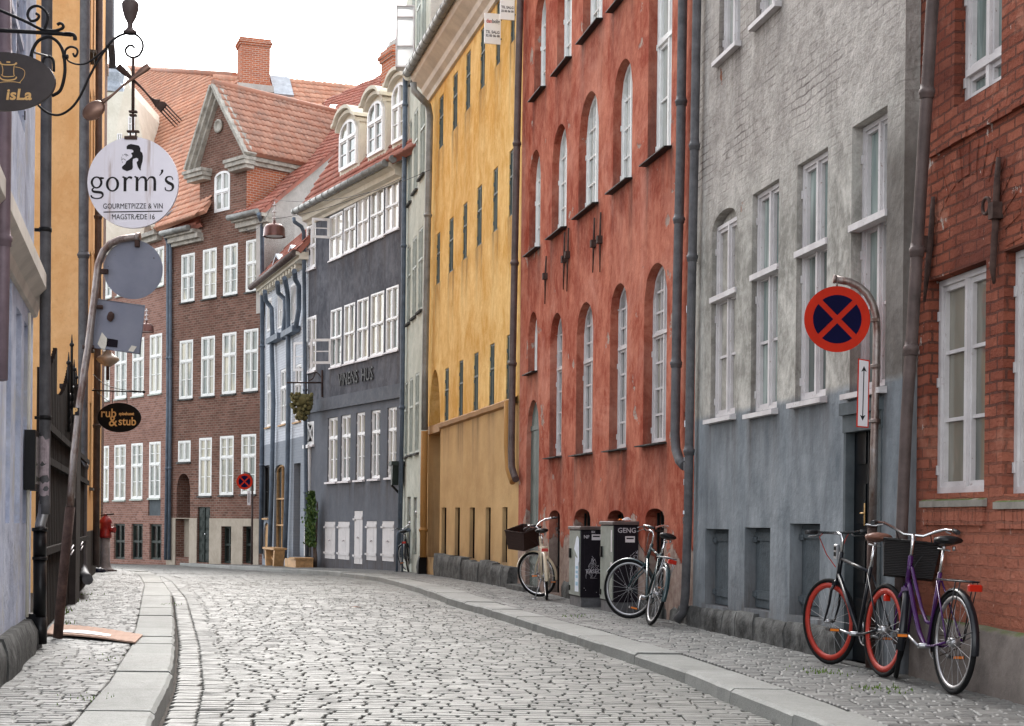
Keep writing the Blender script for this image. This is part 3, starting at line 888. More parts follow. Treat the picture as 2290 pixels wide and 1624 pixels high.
def plinth(par, zt0, zt1, u0, u1, zb0, zb1, th, mat, seed=1, blk=.6):
    """rough granite foot course made of blocks with an uneven top"""
    rnd = random.Random(seed); m = MB(); u = u0
    while u < u1-.02:
        e = min(u1, u + rnd.uniform(.6, 1.3)*blk)
        if u1-e < .12: e = u1
        f = lambda q: (zt0+(zt1-zt0)*(q-u0)/(u1-u0)); fb = lambda q: (zb0+(zb1-zb0)*(q-u0)/(u1-u0))
        dt = rnd.uniform(-.03, .03); dy = rnd.uniform(-.02, .02); k = 6; rows = 5; vs = []
        for j in range(rows+2):
            for i in range(k+1):
                q = u+.004+(e-u-.008)*i/k; z1 = f(q)+dt+.02*noise.noise((q*5, seed, 0)); z0 = fb(q)
                if j <= rows:
                    z = z0+(z1-z0)*j/rows
                    y = -th+dy+.035*noise.noise((q*3.5, z*4, seed))+(.03 if j == rows else 0)
                else: z = z1+.01; y = .05
                vs.append((q, y, z))
        fs = [(j*(k+1)+i, j*(k+1)+i+1, (j+1)*(k+1)+i+1, (j+1)*(k+1)+i) for j in range(rows+1) for i in range(k)]
        m.add(vs, fs, True)
        for s_ in (0, k):
            m.quad(*[vs[j*(k+1)+s_] for j in range(rows+2)], (vs[s_][0], .05, vs[s_][2]))
        u = e
    return m.build('plinth', mat, par)
def inpoly(x, y, P):
    c = False; n = len(P); j = n-1
    for i in range(n):
        if (P[i][1] > y) != (P[j][1] > y) and x < (P[j][0]-P[i][0])*(y-P[i][1])/(P[j][1]-P[i][1])+P[i][0]: c = not c
        j = i
    return c
def tileroof(par, O, U, Sv, poly, mat, name='roof', tw=.22, tr=.32, amp=.028, step=.04, seed=1):
    """poly in (u, s) metres; pantiles as real relief over a deck of the exact outline"""
    U = Vector(U).normalized(); Sv = Vector(Sv).normalized(); O = Vector(O); N = U.cross(Sv)
    if N.z < 0: N = -N
    rnd = random.Random(seed); m = MB(); tn = []
    g = lambda u, s, h: O+U*u+Sv*s+N*h
    us = [p[0] for p in poly]; ss = [p[1] for p in poly]
    k = 5; u0, s0 = min(us), min(ss)
    s = s0; sub = [0, .22, .5, .72, .9]
    prof = [.0, .75, 1.0, .35, -.25]
    r = 0
    while s < max(ss):
        i = 0; u = u0
        while u < max(us):
            tone = rnd.random(); dh = rnd.uniform(-.006, .006)
            col = [(u+tw*q, amp*p) for q, p in zip(sub, prof)] + [(u+tw, 0)]
            if inpoly(u+tw*.5, s+tr*.5, poly):
                b = len(m.v); n = len(col)
                for cu, ch in col: m.v.append(tuple(g(cu, s-.02, ch+step+dh)))
                for cu, ch in col: m.v.append(tuple(g(cu, s+tr, ch*.9+.004+dh)))
                for cu, ch in col: m.v.append(tuple(g(cu, s-.02, ch-.012)))
                for q in range(n-1):
                    m.f.append([b+q, b+q+1, b+n+q+1, b+n+q]); m.sm.append(True); m.mi.append(0); tn.append(tone)
                    m.f.append([b+2*n+q, b+2*n+q+1, b+q+1, b+q]); m.sm.append(False); m.mi.append(0); tn.append(tone*.6)
            u += tw; i += 1
        s += tr; r += 1
    b = len(m.v); n = len(poly)
    for p in poly: m.v.append(tuple(g(p[0], p[1], .002)))
    for p in poly: m.v.append(tuple(g(p[0], p[1], -.14)))
    m.f.append(list(range(b, b+n))); m.f.append(list(range(b+2*n-1, b+n-1, -1)))
    for i in range(n): m.f.append([b+i, b+n+i, b+n+(i+1) % n, b+(i+1) % n])
    for i in range(n+2): m.sm.append(False); m.mi.append(0); tn.append(.3)
    o = m.build(name, mat, par); add_tone(o, tn); return o
def pxpoly(fr, O, U, Sv, px):
    U = Vector(U).normalized(); Sv = Vector(Sv).normalized(); N = U.cross(Sv); O = Vector(O)
    out = []
    for x, y in px:
        q = fr.pl(x, y, O, N) - O; out.append((q.dot(U), q.dot(Sv)))
    return out
def slab_on(fr, O, N, px, th, mat, name, par, m=None):
    """polygon outlined by pixels on a plane, given a real thickness"""
    N = Vector(N).normalized(); P = [fr.pl(x, y, O, N) for x, y in px]
    mm = m or MB(); mm.prism(P, lambda p, t: Vector(p) + N*(-th*t))
    return mm if m else mm.build(name, mat, par)
def chimney(par, c, w, d, z0, z1, mat, name='chimney', flare=1.12, capmat=None):
    m = MB()
    m.box(c[0]-w*flare/2, c[0]+w*flare/2, c[1]-d*flare/2, c[1]+d*flare/2, z0, z0+(z1-z0)*.28)
    m.box(c[0]-w/2, c[0]+w/2, c[1]-d/2, c[1]+d/2, z0+(z1-z0)*.28, z1-.32)
    for k, (e, q) in enumerate(((.05, .12), (.09, .22), (.03, .32))):
        m.box(c[0]-w/2-e, c[0]+w/2+e, c[1]-d/2-e, c[1]+d/2+e, z1-.32+(0, .10, .20)[k]+.001, z1-.32+(.10, .20, .32)[k])
    m.box(c[0]-w*.25, c[0]+w*.25, c[1]-d*.25, c[1]+d*.25, z1, z1+.05)
    return m.build(name, mat, par)
def paneldoor(par, h, mat, rows=3, hm=None, leaf=2):
    a, b, c, d = h['u0'], h['u1'], h['z0'], h['z1']; r = h['reveal']; t = topf(h)
    m = MB(); n = 10 if h.get('rise') else 1
    P = [(a+(b-a)*i/n, t(a+(b-a)*i/n)-.003) for i in range(n+1)]
    out = [(b, c)] + P[::-1] + [(a, c)]
    m.prism(out, lambda p, tt: (p[0], r-.05+tt*.05, p[1]))
    w_ = (b-a)/leaf
    for i in range(leaf):
        for k in range(rows):
            z0 = c+(d-c-h.get('rise', 0))*(k+.12)/rows; z1 = c+(d-c-h.get('rise', 0))*(k+.88)/rows
            m.box(a+w_*(i+.16), a+w_*(i+.84), r-.075, r-.051, z0, z1)
            m.box(a+w_*(i+.28), a+w_*(i+.72), r-.088, r-.076, z0+.06, z1-.06)
    if leaf == 2: m.box((a+b)/2-.02, (a+b)/2+.02, r-.095, r-.051, c+.02, d-h.get('rise', 0)*.4-.03)
    o = m.build('door', mat, par)
    k = MB(); k.ball(((a+b)/2+.07, r-.10, c+1.0), .035); k.build('handle', hm or MT['steel'], o)
    return o
def boarded(par, h, mat, boards=5, name='shutter', knob=True, hinge=True, proud=None):
    a, b, c, d = h['u0'], h['u1'], h['z0'], h['z1']; y = h['reveal']-.045 if proud is None else -proud
    m = MB(); w_ = (b-a)/boards
    for i in range(boards): m.box(a+w_*i+.004, a+w_*(i+1)-.004, y-.002*(i % 2), y+.035, c+.01, d-.01)
    for f in (.12, .84): m.box(a+.02, b-.02, y-.018, y-.003, c+(d-c)*f, c+(d-c)*f+.08)
    o = m.build(name, mat, par)
    if knob:
        k = MB(); k.ball(((a+b)/2, y-.03, (c+d)/2), .028); k.build('knob', MT['signwhite'], o)
    if hinge:
        k = MB()
        for f in (.14, .82): k.box(a-.06, a+.10, y-.030, y-.019, c+(d-c)*f, c+(d-c)*f+.05)
        k.build('hinge', mat, o)
    return o
def backing(par, h, mat, name='recess', dy=0.0):
    m = MB(); t = topf(h); a, b, c, d = h['u0'], h['u1'], h['z0'], h['z1']; r = h['reveal']+dy
    n = 10 if h.get('rise') else 1
    P = [(a+(b-a)*i/n, t(a+(b-a)*i/n)) for i in range(n+1)]
    m.prism([(b, c)] + P[::-1] + [(a, c)], lambda p, tt: (p[0], r+tt*.04-.001, p[1]))
    return m.build(name, mat, par)
def grille(par, h, mat, bars=5):
    m = MB(); a, b, c, d = h['u0'], h['u1'], h['z0'], h['z1']; t = topf(h); y = h['reveal']-.06
    for i in range(bars):
        u = a+(b-a)*(i+.5)/bars; m.box(u-.014, u+.014, y-.014, y+.014, c, t(u)-.01)
    for f in (.3, .75): m.box(a, b, y-.020, y+.020, c+(d-c)*f, c+(d-c)*f+.03)
    return m.build('grille', mat, par)
# ================================================================= 1 old red brick house, right edge
f = FR[1]; R1 = froot(f, 'brick_house', 'old dark red painted brick house at the right edge behind the purple bicycle', 'house')
h_top = hole(f, 2135, 2240, -260, 208, reveal=.16)
h_a = hole(f, 2074, 2202, 606, 1102, reveal=.16); h_b = hole(f, 2242, 2420, 555, 1106, reveal=.16)
h_b['z0'] = h_a['z0']-.02; h_b['z1'] = h_a['z1']+.01
wall(f.L+4, -.1, 13, [h_top, h_a, h_b], 6, .16).build('wall', MT['old_brick'], R1)
for hh in (h_a, h_b):
    window(R1, hh, MT['white2'], MT['pane_brown'], None, dict(bw=.045, trans=[], rows=(3,), sash=.036, hinge=True))
window(R1, h_top, MT['white2'], MT['pane_green'], None, dict(bw=.05, trans=[.16], rows=(1, 2), sash=.036, hinge=True))
for hh, k in ((h_a, 1), (h_b, 2)):
    m = MB(); a, b, c = hh['u0']-.06, hh['u1']+.05, hh['z0']
    m.add([(a,-.035,c-.10),(b,-.035,c-.10),(b,.05,c-.10),(a,.05,c-.10),(a,-.035,c-.055),(b,-.035,c-.055),(b,.13,c+.0),(a,.13,c+.0)],
          [(3,2,1,0),(4,5,6,7),(0,1,5,4),(1,2,6,5),(2,3,7,6),(3,0,4,7)])
    m.build('window_sill', MT['sillmoss'], R1); m = MB()
    for i in range(9):
        u = a+.02+(b-a-.04)*i/9
        m.box(u+.006, u+(b-a-.04)/9-.006, -.022, .02, c-.23, c-.102)
    m.build('soldier_course', MT['old_brick'], R1)
# brick relief: relieving arch and projecting string course
m = MB(); O_ = f.p(2160, 560); rr = .62
for i in range(17):
    a = pi*(i+.5)/17; w_ = .085
    m.x = Matrix.Translation((O_.x, 0, O_.z-.1)) @ Matrix.Rotation(pi/2-a, 4, 'Y')
    m.box(-w_/2+.005, w_/2-.005, -.006, .02, rr, rr+.23)
m.x = None; m.build('relieving_arch', MT['old_brick'], R1)
m = MB(); zc = f.p(2150, 305).z; u = 0
rnd = random.Random(4)
while u < f.L+3:
    w_ = rnd.uniform(.2, .26); m.box(u+.004, u+w_-.004, -rnd.uniform(.022, .04), .02, zc-.036, zc+.036); u += w_
m.build('string_course', MT['old_brick'], R1)
# concrete foot
P0, P1 = f.p(2045, 1374), f.p(2289, 1420)
m = MB(); n = 30; vs = []
ue = f.L+4; zt0, zt1 = P0.z, P1.z
for i in range(n+1):
    u = .12+(ue-.12)*i/n; z = zt0+(zt1-zt0)*min(1.4, (u-P0.x)/(P1.x-P0.x)) + .012*noise.noise((u*3, 0, 2))
    vs += [(u,-.10+.012*noise.noise((u*2,1,1)),-.1),(u,-.085+.012*noise.noise((u*2,3,1)),z-.02),(u,-.065,z),(u,.02,z+.015)]
m.add(vs, [(4*i+j, 4*i+4+j, 4*i+5+j, 4*i+1+j) for i in range(n) for j in range(3)], True)
m.quad(vs[0], vs[1], vs[2], vs[3], (.12,.02,-.1))
m.build('plinth', MT['concrete'], R1)
def anchor(par, fr, pl, rpx, ring=None):
    m = MB(); P = [fr.p(x, y, -.03) for x, y in pl]
    m.tube(P, [rpx*.7]+[rpx]*(len(P)-2)+[rpx*.45], 6, sq=.8)
    if ring:
        c = fr.p(ring[0], ring[1], -.05); q = .055
        m.tube([c+Vector((q*cos(t*pi/6), 0, q*sin(t*pi/6))) for t in range(12)], .012, 6, closed=True)
        b = fr.p(ring[2], ring[3], -.03); m.box(b.x-.035, b.x+.035, -.075, .0, b.z-.06, b.z+.05)
        m.tube([c+Vector((q, 0, 0)), b], .014, 6)
    return m.build('wall_anchor', MT['rust'], par)
anchor(R1, f, [(2232,352),(2228,420),(2224,520),(2219,600),(2222,634)], .03, (2204,461,2228,470))
anchor(R1, f, [(2086,440),(2080,540),(2074,600),(2066,675)], .03, (2050,526,2074,545))
pipe(R1, f, [(2092,-110),(2085,0),(2050,560),(2042,700),(2026,940),(2016,1180),(2010,1440)], -.22, .045, MT['zinc_brown'], cols=(2.5, 3.2, 4.3))
# ================================================================= 2 grey rendered house
f = FR[2]
R2 = froot(f, 'grey_rendered_house', 'grey house with weathered upper wall and blue grey painted foot, with a near-black door', 'house')
hs2 = [hole(f, 1590, 1645, 470, 930, .18, reveal=.13), hole(f, 1680, 1739, 419, 917, reveal=.13),
       hole(f, 1780, 1848, 351, 891, reveal=.13), hole(f, 1902, 1981, 262, 869, reveal=.17)]
ht2 = [hole(f, 1609, 1656, -270, 112, reveal=.13), hole(f, 1692, 1746, -340, 27, reveal=.13)]
hb2 = [hole(f, 1576, 1628, 1183, 1356, reveal=.16), hole(f, 1664, 1721, 1180, 1364, reveal=.16), hole(f, 1765, 1832, 1171, 1380, reveal=.16)]
hd2 = hole(f, 1890, 1968, 896, 1484, reveal=.10)
m = wall(f.L, -.1, 13.4, hs2+ht2+hb2+[hd2], 6, dense=.14); stain(m.build('wall', MT['grey'], R2), m)
for i, hh in enumerate(hs2):
    if i == 0:
        backing(R2, dict(hh, reveal=.10), MT['cornice_grey'], 'arch_head'); hh = dict(hh, z1=hh['z1']-.11); hh.pop('rise')
    d = (hh['z1']-hh['z0']); tr = (.62, .62, .625, .62)[i]
    window(R2, hh, MT['white2'], MT['pane_green'], MT['white2'], dict(bw=.04, trans=[tr], rows=(2, 1), sash=.034, hinge=True))
    m = MB(); zz = hh['z0']+d*tr   # projecting transom ledge
    m.box(hh['u0']-.02, hh['u1']+.01, -.02, .075, zz-.035, zz+.02); m.build('window_ledge', MT['white2'], R2)
for hh in ht2: window(R2, hh, MT['white2'], MT['pane_curtain'], MT['white2'], dict(bw=.04, trans=[.5], rows=(1, 1), sash=.034, hinge=True))
for hh in hb2: boarded(R2, hh, MT['greycool'], 3, 'shutter', False, True)
m = MB(); a, b, c, d = hd2['u0'], hd2['u1'], hd2['z0'], hd2['z1']
m.box(a+.03, b-.06, .06, .10, c, d-.05); m.box((a+b)/2-.01, (a+b)/2+.01, .045, .06, c+.1, d-.1)
for k in range(4): m.box(a+.1, (a+b)/2-.06, .048, .06, c+.15+k*(d-c)*.23, c+.05+(k+1)*(d-c)*.22)
dr = m.build('door', simple('very dark blue green door', (.004, .006, .008, 1), .5, .1), R2)
m = MB(); m.tube([(a+.32,.03,c+1.10),(a+.32,.03,c+1.28)], .006, 6); m.tube([(a+.26,.02,c+1.2),(a+.34,.02,c+1.2)], .007, 6); m.build('handle', MT['gold'], dr)
m = MB(); m.box(a-.03, a+.015, -.012, .095, c, d-.22); m.box(b-.06, b+.02, -.012, .095, c, d-.22)
m.box(a-.05, b+.04, -.05, .095, d-.10, d); m.box(a-.04, b+.03, -.02, .095, d-.24, d-.101)
m.build('door_frame', simple('grey door frame paint', (.085, .10, .108, 1), .7, .15), R2)
m = MB(); m.box(a-.05, b+.05, -.12, .3, c-.25, c); m.build('doorstep', MT['granite'], R2)
q = f.p(1874, 1233, 0); m = MB(); m.bbox(q.x-.035, q.x+.035, -.03, 0, q.z-.06, q.z+.06, .008); ic = m.build('intercom', MT['alu'], R2)
m = MB(); m.box(q.x-.018, q.x+.018, -.034, -.028, q.z-.04, q.z-.005); m.box(q.x-.018, q.x+.018, -.034, -.028, q.z+.01, q.z+.04); m.build('button', MT['black'], ic)
plinth(R2, f.p(1555, 1357).z, f.p(1888, 1412).z, .0, a-.06, -.1, -.1, .07, MT['granite'], 3, .7)
pipe(R2, f, [(1562,-90),(1558,0),(1552,350),(1545,700),(1538,1150),(1532,1330),(1528,1368),(1512,1389,-.16)], -.09, .05, MT['zinc'], cols=(2.0, 4.1, 5.3))
# ================================================================= 3 red house
f = FR[3]
R3 = froot(f, 'red_house', 'tall brick red limewashed house with arched white windows', 'house')
RV = .19
hA = [hole(f, 1195, 1220, -14, 207, .5, reveal=RV), hole(f, 1246, 1278, -80, 145, .45, reveal=RV), hole(f, 1304, 1347, -160, 66, .45, reveal=RV)]
hA4 = hole(f, 1373, 1414, -250, -4, .4, reveal=RV)
hB = [hole(f, 1183, 1208, 337, 560, .55, reveal=RV), hole(f, 1234, 1267, 280, 518, .5, reveal=RV), hole(f, 1294, 1338, 208, 468, .48, reveal=RV), hole(f, 1371, 1413, 136, 412, .45, reveal=RV)]
hB5 = hole(f, 1450, 1502, -170, 344, .3, reveal=RV)
hC0 = hole(f, 1181, 1201, 698, 832, .5, reveal=RV)
hC = [hole(f, 1229, 1256, 701, 1020, .45, reveal=RV), hole(f, 1288, 1325, 677, 1013, .42, reveal=RV), hole(f, 1363, 1401, 635, 1003, .42, reveal=RV), hole(f, 1439, 1490, 590, 990, .4, reveal=RV)]
hD = hole(f, 1176, 1204, 895, 1312, .6, reveal=.12)
hE = [hole(f, 1227, 1251, 1141, 1327, .13, reveal=.2), hole(f, 1283, 1319, 1138, 1330, .13, reveal=.2), hole(f, 1357, 1395, 1141, 1340, .13, reveal=.2), hole(f, 1442, 1484, 1137, 1350, .13, reveal=.2)]
m = wall(f.L, -.1, 15, hA+[hA4]+hB+[hB5, hC0]+hC+[hD]+hE, 6, dense=.16); stain(m.build('wall', MT['red'], R3), m)
dk = MT['iron']
for hh in hA+hB+[hA4]: window(R3, hh, MT['white'], MT['pane_curtain'], dk, dict(bw=.045, trans=[], rows=(4,), cols=2, sash=.028, hinge=True, so=.10, sh=.02))
window(R3, hC0, MT['white'], MT['pane_curtain'], dk, dict(bw=.05, trans=[], rows=(4,), mull=0, cols=2, so=.10, sh=.02))
window(R3, hB5, MT['white'], MT['pane_curtain'], dk, dict(bw=.06, trans=[.52], rows=(2, 2), hinge=True, so=.10, sh=.02))
for hh in hC: window(R3, hh, MT['white2'], MT['pane_brown'], MT['granite'], dict(bw=.042, trans=[.62], rows=(4, 3), cols=2, sash=.025, hinge=True, so=.10, sh=.02))
boarded(R3, hD, MT['greygreen'], 4, 'door', False, False)
backing(R3, hD, MT['greygreen'], 'door_head', -.03)
for hh in hE:
    backing(R3, hh, MT['dark'], 'basement_opening'); grille(R3, hh, MT['iron'])
m = MB(); a, b, c = hD['u0'], hD['u1'], hD['z0']; m.box(a-.2, b+.15, -.28, 0, -.05, .17); m.build('doorstep', MT['granite'], R3)
for pl in ([(1221,573),(1219,618),(1218,680)], [(1262,520),(1261,580),(1259,648)], [(1271,510),(1269,570),(1267,652)], [(1329,487),(1327,545),(1325,610)], [(1343,475),(1341,536),(1341,609)]):
    anchor(R3, f, pl, .022)
    q = f.p(*pl[1], -.03); m = MB(); m.box(q.x-.06, q.x+.03, -.07, -.0, q.z-.05, q.z+.05); m.build('anchor_boss', MT['rust'], R3)
f2_ = FR[2]
rnd = random.Random(12)
for y0 in (700, 932, 955, 1010, 1030, 1052, 1085, 1150, 1172):
    c = f2_.p(1545-(y0-700)*.017, y0, -.09); r_ = .0525; a0 = rnd.uniform(-2.6, -1.9); sp_ = rnd.uniform(.5, 1.1); hh_ = rnd.uniform(.03, .10)
    m = MB(); m.add([(c.x+r_*cos(a0+sp_*i/4), c.y+r_*sin(a0+sp_*i/4), c.z+(hh_ if j else 0)) for j in range(2) for i in range(5)], [(i, i+1, i+6, i+5) for i in range(4)])
    m.build('sticker', MT['paper'] if rnd.random() < .7 else MT['cabdark'], R2)
pipe(R3, f, [(1527,-80),(1526,0),(1521,350),(1514,640),(1509,970),(1511,1005),(1519,1030),(1530,1042)], -.10, .055, MT['zinc'], cols=(3.0, 4.6, 5.9))
pipe(R3, f, [(1167,-80),(1163,0),(1158,200),(1152,500),(1146,800),(1143,1010),(1144,1046),(1153,1072)], -.12, .060, MT['zinc_brown'], cols=(3.9, 5.6, 7.6))
plinth(R3, .32, .30, hE[0]['u1']+.3, f.L, -.1, -.1, .025, MT['granite'], 8, .8)
# ================================================================= 4 yellow house
f = FR[4]
R4 = froot(f, 'yellow_house', 'ochre yellow house with small dark windows and a pale stone cornice', 'house')
HA = [hole(f, *q, reveal=.1) for q in ((981.5,991,214,327),(1012.5,1022.5,166,290),(1041.5,1051.5,119,246),(1074,1084,64,198),(1109,1118.5,5,145),(1142,1151,-55,90))]
HB = [hole(f, *q, reveal=.1) for q in ((975.5,983.5,522,634),(1003.5,1013.3,488,608),(1034.7,1044,456,580),(1066,1077,417,549),(1102,1112.5,377,518),(1138,1149.6,335,480))]
HC = [hole(f, *q, reveal=.1) for q in ((994,1003,824,943),(1025.5,1035,806,934),(1058.5,1069,790,921),(1094,1105,769,909),(1131.5,1141,749,896))]
HD = [hole(f, *q, reveal=.07) for q in ((987,997.5,1135,1240),(1016.5,1027.7,1135,1246),(1049.5,1061,1135,1250),(1085,1096.5,1135,1253),(1122.5,1134,1134,1258))]
HG = hole(f, 957, 984, 828, 1248, 1.05, reveal=.75)
for r_ in (HA, HB, HC, HD): smoothrow(r_)
wt4 = f.p(966, 216).z; wb4 = f.p(1109, 2).z; W4T = (wt4+wb4)/2
YLz = f.p(1060, 935).z
m = wall(f.L, -.1, W4T, HA+HB+HC+HD+[HG], 6, dense=.16); stain(m.build('wall', MT['yellow'], R4), m)
for hh in HA+HB+HC: window(R4, hh, MT['greygreen'], MT['pane_dark'], None, dict(bw=.035, trans=[.6], rows=(2, 1), sash=.02, mull=1, hinge=True))
for hh in HD: backing(R4, hh, MT['dark'], 'basement_opening')
backing(R4, HG, MT['ochre'], 'gate_leaf')
m = MB(); q = f.p(969, 970, .3); a, b = HG['u0'], HG['u1']
m.box(a-.02, b+.02, -.03, .76, q.z-.09, q.z+.09)
m.box(a+.02, (a+b)/2-.02, .66, .745, .1, q.z-.1); m.box((a+b)/2+.02, b-.02, .67, .745, .1, q.z-.1)
m.build('gate_transom', MT['ochre'], R4)
q = f.p(964, 1176, .5); m = MB(); m.box(a+.25, b-.05, .60, .64, q.z-.09, q.z+.09); m.build('gate_nameplate', MT['black'], R4)
z0, z1 = f.p(986, 952).z, f.p(1135, 901).z; u0, u1 = f.p(986, 952).x, f.L-.1
m = MB(); n = 24; vs = []
for i in range(n+1):
    u = u0+(u1-u0)*i/n; z = z0+(z1-z0)*i/n+.02*noise.noise((u*2, 1, 1))
    for (dy, dz) in ((0,-.08),(-.06,-.05),(-.07,.03),(0,.07)): vs.append((u, dy, z+dz))
m.add(vs, [(4*i+j, 4*i+4+j, 4*i+5+j, 4*i+1+j) for i in range(n) for j in range(3)])
m.build('ledge', MT['ochre'], R4)
plinth(R4, f.p(986, 1240).z, f.p(1150, 1266).z, u0, f.L, -.25, -.1, .16, MT['granite'], 5, .8)
plinth(R4, f.p(965, 1240).z-.02, f.p(965, 1240).z-.02, .0, HG['u0']-.02, -.25, -.2, .2, MT['black'], 15, .8)
# cornice and gutter
prof = [(0,-.56),(-.06,-.56),(-.08,-.46),(-.17,-.38),(-.20,-.28),(-.40,-.12),(-.44,-.02),(-.44,.08),(0,.08)]
m = MB(); m.sweep(prof, (-.02,0,W4T+.5), (f.L+.02,0,W4T+.5)); m.build('cornice', MT['cornice'], R4)
m = MB(); m.tube([(-.06,-.52,W4T+.58),(f.L+.02,-.52,W4T+.58)], .095, 12)
for i in range(22): m.tube([(-.03+i*.42,-.52,W4T+.58),(-.03+i*.42+.03,-.52,W4T+.58)], .105, 12)
m.build('gutter', MT['gutter'], R4)
m = MB(); m.quad((-.05,-.45,W4T+.64),(f.L,-.45,W4T+.64),(f.L,4,W4T+4.6),(-.05,4,W4T+4.6)); m.quad((-.05,-.45,W4T+.64),(-.05,4,W4T+4.6),(-.05,4,W4T+.6))
m.quad((f.L,4,W4T+4.6),(f.L,4,W4T+.6),(-.05,4,W4T+.6),(-.05,4,W4T+4.6)); m.build('roof', MT['tile_brown'], R4)
pipe(R4, f, [(924,186,-.52),(926,204,-.50),(944,222,-.36),(957,236,-.14),(961,260,-.14),(955,560,-.14),(950,820,-.14),(949,962,-.14)], -.14, .075, MT['gutter'], cols=(8.0,))
pipe(R4, f, [(949,964),(947,1100),(946,1246)], -.14, .08, MT['ochre'], cols=(1.0,))
pipe(R4, f, [(1133.5,896),(1133,1000),(1136,1050),(1146,1078)], -.10, .055, MT['ochre'])
# ================================================================= 5 pale house
f = FR[5]
R5 = froot(f, 'pale_house', 'narrow pale green grey house squeezed between the slate blue house and the yellow house', 'house')
H5 = []
for rowp in (((912.5,920.5,274,452),(925,934,246,427),(938.7,950,222,391)), ((909.7,917.5,552,722),(921.6,931,532,708),(935,944.6,511,694)),
             ((904.5,911.5,855,1020),(915,922.6,846,1015),(927.5,936.4,835,1012)), ((920,927,-10,180),(931,940,-60,140),(944,953,-110,96))):
    H5.append(smoothrow([hole(f, *q, reveal=.09) for q in rowp]))
hd5 = [hole(f, *q, reveal=.12) for q in ((909.5,917.5,1111,1261),(924,931.5,1112,1240))]
wall(f.L, -.3, 18, sum(H5, [])+hd5, 6).build('wall', MT['pale'], R5)
for r_ in H5:
    for hh in r_: window(R5, hh, MT['frame_pale'], MT['pane_green'], MT['granite'], dict(bw=.05, trans=[.62], rows=(2, 1), sash=.03, hinge=True))
for hh in hd5: paneldoor(R5, hh, MT['darkgreen'], 3, None, 1)
pipe(R5, f, [(906,150),(903,500),(899,900),(893,1246)], -.10, .06, MT['bluepipe'], cols=(4.0, 8.0, 11.5))
# ================================================================= 6 slate blue house
f = FR[6]
R6 = froot(f, 'slate_blue_house', 'dark slate blue house with bands of white windows and red tiled roof with arched dormers', 'house')
r3 = smoothrow([hole(f, *q, reveal=.07) for q in ((737,766,478,577),(769,796,461,563),(799.6,825,442,548),(828.5,858.4,424,534),(862.4,892,403,515))])
r2 = smoothrow([hole(f, *q, reveal=.07) for q in ((739.5,764,690,819),(769.5,793.7,680,811),(798.7,824,668,805),(829,858.5,654,794),(863.5,891,641,784))])
r1 = smoothrow([hole(f, *q, reveal=.12) for q in ((732,754,934,1077),(761,783,928,1075),(795,815,922,1073),(828,849.5,917,1070),(865,886,911,1067))])
w0 = [hole(f, 685.7, 706, 503, 601, reveal=.07), hole(f, 686, 707, 708, 830, reveal=.07), hole(f, 686, 702, 943, 995, reveal=.07)]
sh = [hole(f, *q, reveal=.05) for q in ((726,749,1166,1250),(755.5,781,1166,1252),(791.5,810,1142,1262),(819,841.5,1165,1254),(854,880.5,1165,1256))]
z6a, z6b = f.p(682, 497).z, f.p(893, 396).z; Z6 = (z6a+z6b)/2
m = wall(f.L, -.5, Z6, r3+r2+r1+w0+sh, 5, dense=.2); stain(m.build('wall', MT['slate'], R6), m)
ws = MT['cleanwhite']
for hh in r3+r2: window(R6, hh, ws, MT['pane_sky_reflect'] if hh in r3 else MT['pane_cream'], MT['signwhite'], dict(bw=.045, trans=[.5], rows=(1, 1), cols=1, sash=.022, so=.05, sh=.04))
for hh in r1: window(R6, hh, ws, MT['pane_cream'], MT['signwhite'], dict(bw=.06, trans=[.68], rows=(2, 1), sash=.03, hinge=True, so=.08))
for hh in w0[:2]: window(R6, hh, ws, MT['pane_sky_reflect'], MT['signwhite'], dict(bw=.06, trans=[.5], rows=(1, 1)))
wd = window(R6, w0[2], ws, MT['pane_dark'], MT['signwhite'], dict(bw=.07, trans=[], rows=(1,), mull=0))
m = MB(); a, b, c, d = w0[2]['u0'], w0[2]['u1'], w0[2]['z0'], w0[2]['z1']
for s_ in (0, 1):
    P = [(a+.07, .005, (c+.07, d-.07)[s_]), (b-.07, .005, (d-.07, c+.07)[s_])]
    m.tube(P, .03, 4)
m.build('lattice', ws, wd)
for hh in sh: boarded(R6, hh, MT['shutter'], 3, 'shutter', True, True)
# open casements
def casement(par, fr, u, z0, z1, wd_, ang, mat, y=-.02):
    m = MB(); m.x = Matrix.Translation((u, y, 0)) @ Matrix.Rotation(ang, 4, 'Z')
    for (x0, x1, a_, b_) in ((0,wd_,z0,z0+.07),(0,wd_,z1-.07,z1),(0,.07,z0+.07,z1-.07),(wd_-.07,wd_,z0+.07,z1-.07)): m.box(x0, x1, -.02, .02, a_, b_)
    m.box(.07, wd_-.07, -.008, .008, (z0+z1)/2-.015, (z0+z1)/2+.015)
    o = m.build('casement', mat, par)
    return o
hh = r2[0]; casement(R6, f, hh['u0']+.1, hh['z0']+.1, (hh['z0']+hh['z1'])/2, .62, radians(-128), ws)
hh = r3[0]; casement(R6, f, hh['u0']+.05, (hh['z0']+hh['z1'])/2, hh['z1']-.06, .5, radians(-105), ws)
hh = w0[1]; casement(R6, f, hh['u0']+.05, hh['z0']+.05, (hh['z0']+hh['z1'])/2+.1, .5, radians(-150), ws)
zb0, zb1 = f.p(684, 911).z, f.p(888, 873).z
m = MB(); m.add([(0,-.03,zb0-.16),(f.L,-.03,zb1-.16),(f.L,-.03,zb1+.16),(0,-.03,zb0+.16),(0,.0,zb0-.18),(f.L,.0,zb1-.18),(f.L,0,zb1+.16),(0,0,zb0+.16)], [(0,1,2,3),(4,5,1,0),(3,2,6,7),(4,0,3,7),(1,5,6,2)])
m.box(0, f.L, -.07, 0, (zb0+zb1)/2-.2, (zb0+zb1)/2-.14)
